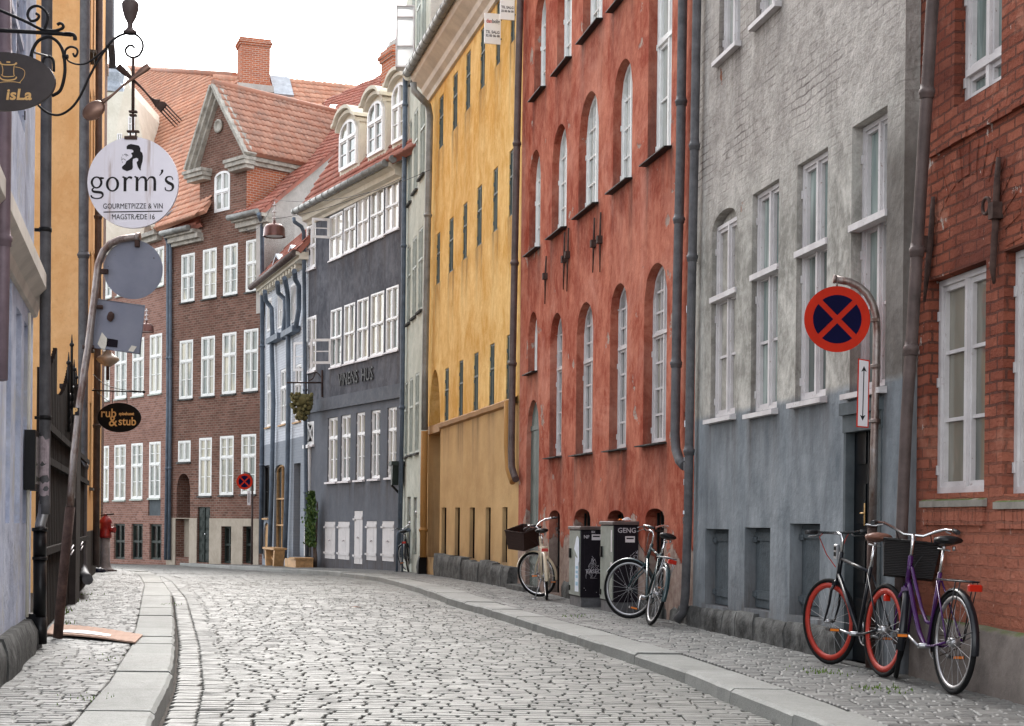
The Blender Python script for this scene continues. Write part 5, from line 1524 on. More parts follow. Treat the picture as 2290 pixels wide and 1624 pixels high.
hz = [hole(f3, *q, reveal=.1) for q in ((232,235,60,150),(238,241,20,120))]
wall(f3.L, -.8, 15.5, [], 6).build('wall', MT['brown_brick'], RL3)
m = MB(); z_ = f3.p(242, 148, 0).z
m.box(.3, f3.L, -.16, 0, z_, z_+5); m.box(.2, f3.L, -.20, 0, z_-.2, z_-.001); m.build('bay', MT['slateband'], RL3)
m = MB(); a = f3.p(242, 80, -.17)
m.box(a.x-.4, a.x+.4, -.175, -.155, f3.p(238, 125, -.17).z, f3.p(238, 80, -.17).z); m.build('window', MT['pane_cream'], RL3)
# yard gate
f = Fr((lwall(16.6), 16.6), (lwall(25.2), 25.2))
RG = froot(f, 'yard_gate', 'tall dark brown board gate with a curved spiked top closing the yard on the left', 'gate', z=.1)
zt = lambda u: 2.62 + .5*abs(((u/2.15) % 1.0)-.0)**1.6
def gate_leaf(u0, u1, top, nm, mat, seed):
    m = MB(); n = max(3, int((u1-u0)/.13)); w_ = (u1-u0)/n
    for i in range(n):
        t = top((i+.5)/n); m.box(u0+w_*i+.003, u0+w_*(i+1)-.003, -.02-.004*(i % 2), .02, .02, t)
    o = m.build(nm, mat, RG)
    m = MB()
    for z in (.75, 1.62, 1.95): m.box(u0, u1, -.07, -.026, z, z+.07)
    m.build('rail', mat, o); return o
gate_leaf(-2.2, .3, lambda t: 2.5+.45*t**2, 'leaf', MT['darkwood'], 1)
gate_leaf(.34, 3.3, lambda t: 2.45+.62*t**2.0, 'leaf', MT['darkwood'], 2)
m = MB(); m.box(3.34, 4.5, -.10, .1, 0, 2.75); m.box(3.3, 4.54, -.14, .12, 2.75, 2.80); m.build('gate_post', MT['greypost'], RG)
gate_leaf(4.55, 6.4, lambda t: 2.75-.75*t**.7, 'leaf', MT['darkwood'], 3)
gate_leaf(6.43, 8.6, lambda t: 1.95-.1*t, 'leaf', MT['darkwood'], 4)
for u, z in ((2.5, 3.05), (3.25, 3.35), (3.9, 3.1), (4.52, 3.05), (5.9, 2.9)):
    m = MB(); m.tube([(u, -.03, z-.9), (u, -.03, z-.05), (u, -.03, z+.07)], [.018, .016, .004], 6); m.ball((u, -.03, z-.06), .03, 8, 5); m.build('spike', MT['iron'], RG)

m = MB()
for u, z in ((2.35, 2.55), (3.1, 2.7)):
    for k in range(5):
        c = Vector((u, -.06, z-k*.09)); m.tube([c+Vector((.06*cos(a*.5), 0, .05*sin(a*.5))) for a in range(10)], .01, 5)
m.build('scrollwork', MT['iron'], RG)
for u in (2.7, 5.5):
    m = MB(); m.tube([(u-.3,-.085,.66),(u+.3,-.085,.70)], .009, 6); m.build('handle', MT['signwhite'], RG); m = MB(); m.tube([(u-.3,-.085,.72),(u+.3,-.085,.76)], .009, 6); m.build('handle', MT['signwhite'], RG)
m = MB(); m.box(3.15, 3.2, -.09, -.05, 1.35, 1.95); m.build('edge_strip', MT['signwhite'], RG)
# ================================================================= bicycles
def arcpts(c, R, a0, a1, n=18):
    return [Vector((c[0]+R*cos(a0+(a1-a0)*i/n), 0, c[2]+R*sin(a0+(a1-a0)*i/n))) for i in range(n+1)]
def fender(m, c, R, a0, a1, w=.026, M=None):
    n = 20; vs = []
    for p, q in zip(arcpts(c, R, a0, a1, n), arcpts(c, R-.014, a0, a1, n)):
        for y, r in ((-w, q), (-w*.6, p), (w*.6, p), (w, q)): vs.append(Vector((r.x, y, r.z)))
    if M: vs = [M @ v for v in vs]
    m.add(vs, [(4*i+j, 4*i+4+j, 4*i+5+j, 4*i+1+j) for i in range(n) for j in range(3)], True)
def wheel(root, c, M, deep, rim, tyre, R=.345, hub=.02, gear=False):
    c = Vector(c); m = MB(); m.x = M
    ring = lambda r: [Vector((c.x+r*cos(2*pi*i/40), 0, c.z+r*sin(2*pi*i/40))) for i in range(40)]
    m.tube(ring(R-.018), .018, 8, closed=True); w = m.build('wheel', tyre, root)
    m = MB(); m.x = M; rw = .021 if deep else .011; rc = R-.036-rw
    n = 40; vs = []
    for i in range(n):
        a = 2*pi*i/n
        for r, y in ((rc+rw, -.011), (rc-rw, -.008), (rc-rw, .008), (rc+rw, .011)): vs.append((c.x+r*cos(a), y, c.z+r*sin(a)))
    m.add(vs, [(4*i+j, 4*i+(j+1) % 4, 4*((i+1) % n)+(j+1) % 4, 4*((i+1) % n)+j) for i in range(n) for j in range(4)], True)
    m.build('rim', rim, w)
    m = MB(); m.x = M
    for k in range(20):
        a = 2*pi*k/20; s = .022*(1 if k % 2 else -1); t = a+.35*(1 if k % 4 < 2 else -1)
        m.tube([(c.x+hub*cos(t), s, c.z+hub*sin(t)), (c.x+(rc-rw)*cos(a), 0, c.z+(rc-rw)*sin(a))], .0016, 4, cap=False)
    m.build('spokes', MT['alu'], w)
    m = MB(); m.x = M; m.tube([(c.x, -.055, c.z), (c.x, .055, c.z)], .009, 8); m.tube([(c.x, -.032, c.z), (c.x, .032, c.z)], .03 if gear else .017, 12)
    m.build('hub', MT['alu'], w)
    return w
def bike(label, R0, head, steer, lean, frame, style='step', bar='swept', rim='alu', deep=False, basket=None, fend=None, rack=None,
         seatmat='leather', grip='blackp', fendb=None, WB=1.06, seat_h=.98, pedal=.3, group='bicycles parked in the street', kick=False, light=True, chainmat=None):
    e = empty('bicycle', R0, 0, label, 'bicycle', group)
    e.rotation_mode = 'QUATERNION'
    q = Matrix.Rotation(head, 4, 'Z') @ Matrix.Rotation(lean, 4, 'X'); e.rotation_quaternion = q.to_quaternion()
    R = .345; fm = MT[frame]; V = Vector
    rh, fh, bb = V((0,0,R)), V((WB,0,R)), V((.45,0,.285)); sc = V((.30,0,.76)); ht, hb = V((.845,0,.88)), V((.885,0,.70))
    ax = (ht-hb).normalized(); SM = Matrix.Translation(hb) @ Matrix.Rotation(steer, 4, ax) @ Matrix.Translation(-hb)
    wheel(e, rh, None, deep, MT[rim], MT['rubber'], gear=True); wheel(e, fh, SM, deep, MT[rim], MT['rubber'])
    m = MB()
    m.tube([bb, sc+V((-.01,0,.04))], .015, 8)
    if style == 'diamond':
        m.tube([sc, ht+V((.0,0,-.03))], .0145, 8); m.tube([bb, hb+V((-.005,0,.03))], .018, 8)
    else:
        P = [bb, V((.52,0,.29)), V((.62,0,.37)), V((.72,0,.50)), V((.82,0,.66)), hb+V((-.01,0,.03))]; m.tube(P, .018, 8)
        P = [V((.40,0,.44)), V((.50,0,.45)), V((.60,0,.54)), V((.72,0,.69)), V((.80,0,.80)), ht+V((-.01,0,-.05))]; m.tube(P, .013, 8)
    m.tube([hb+V((.006,0,-.03)), ht+V((0,0,.02))], .019, 8)
    for s in (-1, 1):
        m.tube([bb+V((0,s*.02,0)), V((.25,s*.045,.30)), rh+V((0,s*.055,0))], .009, 6)
        m.tube([sc+V((0,s*.018,-.02)), rh+V((0,s*.055,0))], .007, 6)
    m.build('frame', fm, e)
    m = MB(); m.x = SM
    for s in (-1, 1): m.tube([hb+V((.004,s*.012,-.02)), hb+V((.03,s*.045,-.10)), V((WB-.06,s*.05,.48)), fh+V((0,s*.05,0))], [.014,.012,.010,.008], 6)
    m.box(hb.x-.02, hb.x+.03, -.04, .04, hb.z-.06, hb.z-.03); m.build('fork', fm, e)
    # handlebar
    top = V((.83,0,1.04)); m = MB(); m.x = SM
    m.tube([ht, V((.832,0,1.0)), V((.85,0,1.04)), V((.90,0,1.05))], .013, 8)
    if bar == 'swept':
        half = [V((.90,0,1.05)), V((.905,.07,1.05)), V((.89,.15,1.09)), V((.84,.22,1.115)), V((.76,.27,1.11)), V((.68,.29,1.10))]; gi = 4
    else:
        half = [V((.90,0,1.05)), V((.90,.15,1.055)), V((.885,.21,1.06)), V((.875,.30,1.06))]; gi = 2
    fl = [V((p.x, -p.y, p.z)) for p in half]
    m.tube(fl[::-1] + half[1:], .011, 8); hb_ = m.build('handlebar', MT['steel'], e)
    for hh in (half, fl):
        m = MB(); m.x = SM; m.tube([hh[gi], (hh[gi]+hh[-1])/2, hh[-1]+(hh[-1]-hh[gi]).normalized()*.02], .017, 8); m.build('grip', MT[grip], hb_)
        m = MB(); m.x = SM; a = hh[gi-1]; m.tube([a+V((.01,0,-.015)), a+V((.045,(.05 if a.y > 0 else -.05),-.03)), a+V((.01,(.12 if a.y > 0 else -.12),-.03))], .006, 5); m.build('brake_lever', MT['alu'], hb_)
    m = MB(); m.x = SM; m.tube([V((.90,.12,1.06)), V((1.0,.10,1.02)), V((1.0,.03,.88)), V((.92,.0,.78))], .004, 5, cap=False)
    m.tube([V((.90,-.12,1.06)), V((.98,-.14,1.0)), V((.94,-.05,.86)), V((.88,-.0,.74))], .004, 5, cap=False); m.build('brake_cable', MT['redrim'] if deep else MT['blackp'], e)
    # seat
    st = V((.245,0,seat_h-.04)); m = MB(); m.tube([sc, st], .012, 8); m.build('seat_post', MT['steel'], e)
    m = MB(); vs = []; n = 12
    L = [(-.14,.03,.02),(-.12,.085,.045),(-.06,.10,.05),(.0,.075,.04),(.06,.042,.035),(.12,.028,.03),(.15,.014,.02)]
    for x, w_, h in L:
        for k in range(n):
            a = 2*pi*k/n; vs.append((st.x+x, w_*cos(a), st.z+.05+(h*sin(a)*(.55 if sin(a) < 0 else .7))+(.018 if x < -.05 else 0)+.02*(1 if x > .1 else 0)))
    m.add(vs, [(i*n+k, i*n+(k+1) % n, (i+1)*n+(k+1) % n, (i+1)*n+k) for i in range(len(L)-1) for k in range(n)], True)
    m.add([vs[k] for k in range(n)], [tuple(range(n-1,-1,-1))]); m.add(vs[-n:], [tuple(range(n))])
    s_ = m.build('saddle', MT[seatmat], e)
    m = MB(); m.tube([st+V((-.09,.035,.03)), st+V((-.09,.035,.0))], .012, 6); m.tube([st+V((-.09,-.035,.03)), st+V((-.09,-.035,.0))], .012, 6)
    m.tube([st+V((-.10,0,.0)), st+V((.1,0,.01))], .006, 5); m.build('spring', MT['alu'], s_)
    # drive
    m = MB(); n = 24; m.tube([(bb.x+.085*cos(2*pi*i/n), -.045, bb.z+.085*sin(2*pi*i/n)) for i in range(n)], .006, 5, closed=True)
    for k in range(5): m.tube([(bb.x, -.045, bb.z), (bb.x+.085*cos(k*1.257), -.045, bb.z+.085*sin(k*1.257))], .007, 5)
    m.tube([(bb.x, -.07, bb.z), (bb.x, .07, bb.z)], .018, 8); c_ = m.build('crankset', MT['alu'], e)
    for s in (-1, 1):
        a = pedal + (pi if s > 0 else 0); p = V((bb.x+.17*cos(a), s*.085, bb.z+.17*sin(a)))
        m = MB(); m.tube([(bb.x, s*.07, bb.z), p], .010, 6); m.build('crank_arm', MT['alu'], c_)
        m = MB(); m.box(p.x-.035, p.x+.035, p.y+s*.01, p.y+s*.10, p.z-.012, p.z+.012); m.build('pedal', MT['blackp'], c_)
        m = MB(); m.box(p.x-.040, p.x-.0355, p.y+s*.02, p.y+s*.09, p.z-.009, p.z+.009); m.build('pedal_reflector', MT['amber'], c_)
    m = MB()
    for dz in (-1, 1): m.tube([(bb.x, -.045, bb.z+.082*dz), (0, -.045, R+.03*dz)], .004, 4)
    m.build('chain', MT['rust'], e)
    if chainmat:
        m = MB(); o_ = [(-.04,R-.03),(.1,.30),(.45,.185),(.54,.24),(.54,.33),(.44,.39),(.1,.38),(-.04,R+.04)]
        m.prism(o_, lambda p, t: (p[0], -.052-t*.012, p[1])); m.build('chain_guard', MT[chainmat], e)
    if fend:
        m = MB(); fender(m, rh, R+.016, radians(-15), radians(190)) if not fendb else fender(m, rh, R+.016, radians(20), radians(190))
        for s in (-1, 1): m.tube([rh+V((0,s*.05,0)), rh+V(((R+.01)*cos(radians(165)), s*.024, (R+.01)*sin(radians(165))))], .003, 4)
        m.build('mudguard', MT[fend], e)
        m = MB(); m.x = SM; fender(m, fh, R+.016, radians(25), radians(200))
        for s in (-1, 1): m.tube([fh+V((0,s*.05,0)), fh+V(((R+.01)*cos(radians(190)), s*.024, (R+.01)*sin(radians(190))))], .003, 4)
        m.build('mudguard', MT[fend], e)
    if rack:
        m = MB(); z = .755
        P = [V((.24,.05,z)), V((.0,.06,z)), V((-.22,.06,z)), V((-.27,.03,z)), V((-.27,-.03,z)), V((-.22,-.06,z)), V((.0,-.06,z)), V((.24,-.05,z))]
        m.tube(P, .006, 6)
        for x in (-.15, -.02, .1): m.tube([(x, -.06, z), (x, .06, z)], .005, 5)
        m.tube([(.2, 0, z), (-.26, 0, z)], .005, 5)
        for s in (-1, 1): m.tube([(-.12, s*.06, z), rh+V((0, s*.06, 0))], .005, 5); m.tube([(-.2, s*.06, z), rh+V((-.02, s*.06, .02))], .004, 5)
        m.build('carrier', MT[rack], e)
        if light:
            m = MB(); m.bbox(-.31, -.28, -.048, .048, z-.060, z-.015, .008); m.build('rear_light', MT['tail'], e)
    elif light:
        m = MB(); m.bbox(-.03, .0, -.025, .025, .56, .61, .008); m.build('rear_light', MT['tail'], e)
    if basket:
        bm, tilt, (bx, by, bz) = basket
        m = MB(); m.x = SM @ Matrix.Translation((.93, 0, 1.0)) @ Matrix.Rotation(tilt, 4, 'Y')
        th = .012; k = .86
        def lay(x0, x1, y, z): return [(x0,-y,z),(x1,-y,z),(x1,y,z),(x0,y,z)]
        x0, x1 = .02, .02+bx; cx_ = (x0+x1)/2
        o0 = [((x-cx_)*k+cx_, y*k, z) for x, y, z in lay(x0, x1, by/2, -bz)]; o1 = lay(x0, x1, by/2, 0)
        i0 = [((x-cx_)*(k-.06)+cx_, y*(k-.06), z+.012) for x, y, z in lay(x0, x1, by/2, -bz)]; i1 = lay(x0+th, x1-th, by/2-th, 0)
        m.add(o0+o1+i1+i0, [(3,2,1,0)]+[(i,(i+1)%4,4+(i+1)%4,4+i) for i in range(4)]+[(4+i,4+(i+1)%4,8+(i+1)%4,8+i) for i in range(4)]+[(8+i,8+(i+1)%4,12+(i+1)%4,12+i) for i in range(4)]+[(12,13,14,15)])
        b_ = m.build('basket', MT[bm], e)
        r_ = MB(); r_.x = m.x; r_.tube([V(p)+V((0,0,.004)) for p in o1], .011, 6, closed=True); r_.build('basket_rim', MT[bm], b_)
    if kick:
        m = MB(); m.tube([(.33, .04, .29), (.28, .16, .012)], .008, 6); m.tube([(.28,.13,.012),(.28,.20,.012)], .010, 6); m.build('kickstand', MT['alu'], e)
    return e
def heading(a, b): return atan2(b[1]-a[1], b[0]-a[0])
def steepdir(dx, dz): return atan2(dz, dx)
R_ = ground(2128, 1553); bike('purple step-through bicycle with a black front basket leaning by the red brick wall', R_, steepdir(-.115, .99), radians(-20), radians(2),
     'purple', 'step', 'swept', 'alu', False, ('wicker_black', radians(4), (.30, .40, .25)), 'blackpaint', 'blackpaint', seat_h=.99, pedal=radians(200))
R_ = ground(1972, 1514); bike('dark single-speed bicycle with coral red deep rims leaning on the signpost', R_, steepdir(-.20, .98), radians(14), radians(2.5),
     'blackpaint', 'diamond', 'flat', 'redrim', True, None, None, None, 'brownleather', WB=1.0, seat_h=1.0, pedal=radians(185))
R_ = ground(1452, 1398); bike('dark teal bicycle with a chrome carrier tilted against the red wall beside the downpipe', R_, steepdir(-.14, .99), radians(48), radians(14),
     'teal', 'diamond', 'swept', 'alu', False, None, 'teal', 'alu', seat_h=.97, pedal=radians(60), WB=1.08)
R_ = ground(1222, 1342); bike('cream bicycle with a brown wicker basket before the arched green door', R_, steepdir(-.03, 1), radians(52), radians(-4),
     'creambike', 'step', 'swept', 'steel', False, ('wicker_brown', radians(-14), (.34, .46, .28)), 'creambike', 'creambike', seat_h=.96, pedal=radians(-20), kick=True, chainmat='creambike')
R_ = W(913, 1275, 37.3); R_.z = gz(37.3)+.1; bike('small dark bicycle parked at the metal hoops before the pale house', R_, steepdir(-.02, 1), radians(38), radians(-8),
     'blackpaint', 'diamond', 'swept', 'alu', False, None, 'blackpaint', 'blackpaint', seat_h=.95)
# ================================================================= bicycle hoops
hp = None
for px, lb in ((893, 'left'), (905, 'right')):
    a = W(px-6, 1277, 37.6); a.z = gz(37.6)+.1; e = empty('bicycle_hoop', a, 0, 'bent blue grey steel bicycle hoop, %s one beside the small dark bicycle' % ('far left' if lb == 'left' else 'nearer'), 'bicycle stand', 'bicycle hoops')
    m = MB(); H = .98; dx, dy = .30, .32
    m.tube([(0,0,0),(0,0,H-.1),(.02,.03,H-.03),(.10,.10,H),(dx-.05,dy-.05,H+.06),(dx,dy,H),(dx,dy,0)], .028, 8); m.build('tube', MT['bluepipe'], e)
    m = MB(); m.box(-.06,.06,-.06,.06,0,.012); m.box(dx-.06,dx+.06,dy-.06,dy+.06,0,.012); m.build('foot_plate', MT['zinc'], e)
# ================================================================= cable cabinets
f = FR[3]
def cabinet(px, py, dep, wid, H, label, words, sgn):
    g_ = f.loc(ground(px, py)); z = .1
    e = empty('cable_cabinet', f.wor((g_.x, g_.y, z)), f.ang, label, 'cabinet', 'cable cabinets on the pavement')
    L = wid; D = dep                    # local: x towards us, -y to the street; our corner at 0,0
    m = MB(); m.box(-L+.01, -.01, .01, D-.01, -.03, .13); m.build('base', MT['zinc'], e)
    m = MB(); m.bbox(-L, 0, 0, D, .131, H-.045, .008); m.build('body', MT['cabdark'], e)
    m = MB(); m.box(-L+.02, -.02, -.006, .0, .15, H-.06); m.box(-.05, -.02, -.010, -.0065, .15, H-.06)
    d = m.build('door', MT['cabgrey'], e)
    m = MB(); m.box(-L+.08, -L+.13, -.03, -.007, H*.6, H*.72); m.build('handle', MT['black'], d)
    m = MB(); m.box(-L+.05, -L+.08, -.02, -.007, .2, .27); m.build('latch', MT['black'], d)
    m = MB(); m.bbox(-L-.02, .02, -.02, D+.02, H-.044, H, .012); m.build('lid', MT['zinc_brown'], e)
    m = MB(); m.box(.0, .006, .045, D-.045, .26, H-.08); m.build('end_panel', MT['cabdark'], e)
    nz = H*.83 if sgn == 1 else H*.77
    m = MB(); m.box(.007, .009, D*.42, D*.78, nz, nz+.075)
    m.build('notice', MT['signwhite'], e)
    m = MB(); m.box(.0092, .0098, D*.46, D*.74, nz+.04, nz+.058); m.build('notice_print', MT['ink'], e)
    MX = lambda y, zz: Matrix.Translation((.0095, y, zz)) @ Matrix.Rotation(pi/2, 4, 'Z') @ Matrix.Rotation(pi/2, 4, 'X')
    for body, y, zz, s, b_ in words: text('scrawl', body, s, MT['chalk'], e, MX(y, zz), bold=.0012, ext=.0006)
    rnd = random.Random(sgn); m = MB()
    for k in range(8 if sgn == 1 else 7):
        y, zz = (D*.5, H*.62) if sgn == 1 else (D*.82, H*.66); P = []
        for i in range(16):
            y += rnd.uniform(-.028, .028); zz += rnd.uniform(-.035, .022) - .004*k
            y = min(max(y, D*(.2 if sgn == 1 else .62)), D*.9); zz = min(max(zz, H*.36), H*.78); P.append((.0085, y, zz))
        m.tube(P, .0024, 4)
    for k in range(6): m.box(.007, .010, *(lambda q: (q, q+.008))(rnd.uniform(.03, D-.04)), *(lambda q: (q, q+.008))(rnd.uniform(.16, H*.5)))
    m.build('graffiti', MT['chalk'], e)
    return e
c1 = cabinet(1297.5, 1358.5, .335, .66, 1.06, 'left one of two dark cable cabinets, with a torn white poster on its pale door', [('EASEC', .17, .47, .072, 0), ('NF', .07, .92, .06, 0), ('BX', .16, .985, .04, 0)], 1)
m = MB(); m.prism([(-.20,.9),(-.14,.93),(-.05,.90),(-.03,.6),(-.08,.56),(-.12,.66),(-.30,.76)], lambda p, t: (p[0], -.016-.004*t, p[1])); m.prism([(-.27,.20),(-.07,.20),(-.07,.62),(-.26,.66)], lambda p, t: (p[0], -.012-.003*t, p[1]))
tp = m.build('torn_poster', MT['paper'], c1)
m = MB()
for z_ in (.28, .38, .44, .50): m.box(-.22, -.10, -.0175, -.0155, z_, z_+(.05 if z_ < .3 else .035))
m.build('print', MT['bluepaper'], tp)
c2 = cabinet(1371, 1371, .335, .66, 1.13, 'dark cable cabinet half hidden by the teal bicycle, with rubbish on its lid', [('GENG', .16, 1.015, .085, 0)], 2)
m = MB(); m.box(-.10, -.06, -.014, -.010, .75, 1.02); m.box(-.11, -.05, -.014, -.010, .45, .62); m.build('sticker', MT['signwhite'], c2)
cw = c2.matrix_basis @ Vector((-.15, .2, 1.135))
e = empty('food_wrapper', cw, 0, 'crumpled orange and white food wrapper lying on the cabinet lid', 'litter')
def crumple(cx, cy, s, seed, mt, nm):
    r_ = random.Random(seed); m = MB(); vs = [(cx+(i-2)*s*.5+r_.uniform(-.3,.3)*s, cy+(j-2)*s*.4+r_.uniform(-.3,.3)*s, .004+r_.uniform(0,.9)*s*(1 if 0 < i < 4 and 0 < j < 4 else .3)) for j in range(5) for i in range(5)]
    m.add(vs, [(j*5+i, j*5+i+1, j*5+i+6, j*5+i+5) for j in range(4) for i in range(4)]); return m.build(nm, mt, e)
crumple(.0, 0, .05, 3, MT['signwhite'], 'paper'); crumple(-.07, .03, .035, 5, MT['amber'], 'crust')
# ================================================================= no-stopping sign, right
def disc(m, c, r, y0, y1, n=48, a0=0):
    m.prism([(c[0]+r*cos(2*pi*i/n), c[2]+r*sin(2*pi*i/n)) for i in range(n)], lambda p, t: (p[0], y0+(y1-y0)*t, p[1]))
def nostop(e, c, r):
    m = MB(); disc(m, c, r, c[1], c[1]+.006); d = m.build('sign_disc', MT['signred'], e)
    q = r*.735; wd = r*.085
    for k in range(4):   # four navy sectors between the red bars
        P = []; a0 = pi/4+k*pi/2; off = wd*1.0
        dirm = a0+pi/4
        start = Vector((cos(dirm), sin(dirm)))*off*sqrt(2)
        aa = math.asin(min(1, off/q))
        P.append((c[0]+start.x, c[2]+start.y))
        for i in range(11):
            a = a0+aa+(pi/2-2*aa)*i/10; P.append((c[0]+q*cos(a), c[2]+q*sin(a)))
        m = MB(); m.prism(P, lambda p, t: (p[0], c[1]-.002+t*.0019, p[1])); m.build('navy_sector', MT['signblue'], d)
    return d
b = ground(1945, 1496); Zs = b.y
def SP(px, py, dy=0): return W(px, py, Zs+dy)-b
e = empty('no_stopping_signpost', b, 0, 'galvanised hooked signpost with a large blue and red no-stopping disc on the right', 'street sign')
m = MB(); m.tube([(0,0,0), SP(1950,1178)], .038, 12); m.tube([SP(1950,1180), SP(1950,1172)], .040, 12); m.build('sleeve', MT['rust'], e)
m = MB(); m.tube([SP(1950,1180), SP(1954,1000), SP(1958,860), SP(1960,740), SP(1958,706), SP(1951,680), SP(1938,657), SP(1919,640), SP(1896,630), SP(1868,625)], .030, 12); m.tube([SP(1868,625), SP(1862,624)], .034, 12)
m.build('post', MT['galv'], e)
c = SP(1871.5, 714, -.06); r = 73.5/F*Zs
d_ = nostop(e, c, r)
m = MB(); m.tube([SP(1871,640,-.03), SP(1871,628,0)], .008, 6); m.box(SP(1935,712).x, SP(1962,712).x, -.05, .02, c.z-.012, c.z+.012); m.build('clamp', MT['galv'], e)
pc = [SP(1918,802,-.05), SP(1944,806,-.05), SP(1941,957,-.05), SP(1914,955,-.05)]
m = MB(); m.prism([(p.x, p.z) for p in pc], lambda p, t: (p[0], -.055+.005*t, p[1])); pl_ = m.build('arrow_plate', MT['signred'], e)
cx_, cz_ = sum(p.x for p in pc)/4, sum(p.z for p in pc)/4
m = MB(); m.prism([(cx_+(p.x-cx_)*.80, cz_+(p.z-cz_)*.965) for p in pc], lambda p, t: (p[0], -.0575+.002*t, p[1])); m.build('plate_face', MT['signwhite'], pl_)
m = MB(); h_ = (pc[0].z-pc[3].z)*.40; sk = (pc[0].x-pc[3].x)*.4
T = lambda s, dx, dz: (cx_+sk*s+dx, cz_+h_*s+dz)
m.prism([T(-1,-.0035,.03), T(-1,.0035,.03), T(1,.0035,-.03), T(1,-.0035,-.03)], lambda p, t: (p[0], -.0592+.0015*t, p[1]))
for s in (-1, 1): m.prism([T(s,0,0), T(s,-.021,-s*.045), T(s,0,-s*.035), T(s,.021,-s*.045)], lambda p, t: (p[0], -.0592+.0015*t, p[1]))
m.build('double_arrow', MT['ink'], pl_)
m = MB()
for y in (820, 942): a = SP(1957, y); m.tube([a-Vector((0,0,.018)), a+Vector((0,0,.018))], .037, 12); m.box(SP(1940,y).x, a.x, -.05, -.01, a.z-.01, a.z+.01)
m.build('clamp', MT['galv'], e)
# small one down the street
b = ground(563, 1262); Zq = b.y
SQ = lambda px, py, dy=0: W(px, py, Zq+dy)-b
e = empty('no_stopping_signpost', b, 0, 'small far no-stopping sign on a dark hooked pole before the brown brick house', 'street sign')
m = MB(); m.tube([(0,0,0), SQ(564,1090), SQ(563,1070), SQ(557,1060), SQ(546,1056)], .035, 8); m.build('post', MT['zinc_brown'], e)
nostop(e, SQ(546.5,1077,-.08), 18/F*Zq)
m = MB(); a, c_ = SQ(554,1098), SQ(561,1130); m.box(a.x, c_.x, -.09, -.08, c_.z, a.z); p_ = m.build('arrow_plate', MT['signwhite'], e)
m = MB(); m.box((a.x+c_.x)/2-.012, (a.x+c_.x)/2+.012, -.094, -.0905, c_.z+.08, a.z-.08); m.build('double_arrow', MT['ink'], p_)
# ================================================================= leaning post with sign backs, left
b = ground(129, 1427); Zp = b.y
LP = lambda px, py, dy=0: W(px, py, Zp+dy)-b
e = empty('leaning_signpost', b, 0, 'rusty leaning hooked post carrying the bare backs of a round and a square sign', 'street sign')
m = MB(); m.tube([(0,0,0), LP(141,1290), LP(157,1134)], .044, 12); m.build('sleeve', MT['rust'], e)
m = MB(); m.tube([LP(156,1140), LP(165,1020), LP(178,900), LP(196,785), LP(208,690), LP(214,640), LP(220,590), LP(231,562), LP(247,545), LP(270,535), LP(312,530)], [.036]+[.033]*10, 12)
m.tube([LP(303,530), LP(314,529.5)], .037, 12); m.build('post', MT['galv'], e)
c = LP(297.6, 603, .04); m = MB(); disc(m, c, 66.5/F*Zp, c.y, c.y+.004); disc(m, c, 63.5/F*Zp, c.y-.0015, c.y-.0002); m.build('round_sign_back', MT['signback'], e)
m = MB(); m.box(LP(302,530).x, LP(311,530).x, -.02, .05, LP(300,552).z, LP(300,527).z); m.box(LP(222,605).x, LP(240,605).x, -.01, .04, LP(230,612).z, LP(230,602).z); m.build('clamp', MT['rust'], e)
q = [LP(218,669,.04), LP(324,684,.04), LP(313,792,.04), LP(207,778,.04)]
m = MB(); m.prism([(p.x, p.z) for p in q], lambda p, t: (p[0], q[0].y+.004*t, p[1]))
m.tube([p+Vector((0,-.004,0)) for p in q], .006, 5, closed=True); sq = m.build('square_sign_back', MT['signback'], e)
m = MB()
for (x, y, w_, h_, mt) in ((247,708,12,24,0),): m.ball(LP(x, y, .02), .045, 10, 6, (.75,.4,1), .3, 2)
m.build('yellowed_knob', MT['rust'], sq)
m = MB(); c = LP(250,775,.035); m.prism([(c.x-.05,c.z-.0),(c.x+.05,c.z-.01),(c.x+.055,c.z+.06),(c.x-.045,c.z+.075)], lambda p, t: (p[0], c.y+.002*t, p[1])); m.build('dark_sticker', MT['cabdark'], sq)
for (x, y, a_, b_) in ((230,765,.05,.09),(296,780,.04,.03)):
    m = MB(); c = LP(x, y, .035); m.prism([(c.x-a_,c.z-.02),(c.x+a_*.2,c.z-b_),(c.x+a_,c.z+.02),(c.x-a_*.2,c.z+b_)], lambda p, t: (p[0], c.y+.002*t, p[1])); m.build('pale_sticker', MT['signback'] if 0 else MT['palewall'], sq)
m = MB()
for y, x in ((686,222),(776,202)): a = LP(x-8, y); m.tube([LP(x-18,y,0), LP(x+8,y+1,.02)], .02, 8)
m.build('clamp', MT['rust'], e)
m = MB(); a = LP(171, 920); m.box(a.x-.03, a.x+.035, a.y-.042, a.y-.036, a.z-.04, a.z+.03); st_ = m.build('sticker', MT['ink'], e)
text('letter', 'P', .075, MT['gold'], st_, Matrix.Translation((a.x, a.y-.0425, a.z-.004)) @ Matrix.Rotation(pi/2, 4, 'X'), bold=.004)
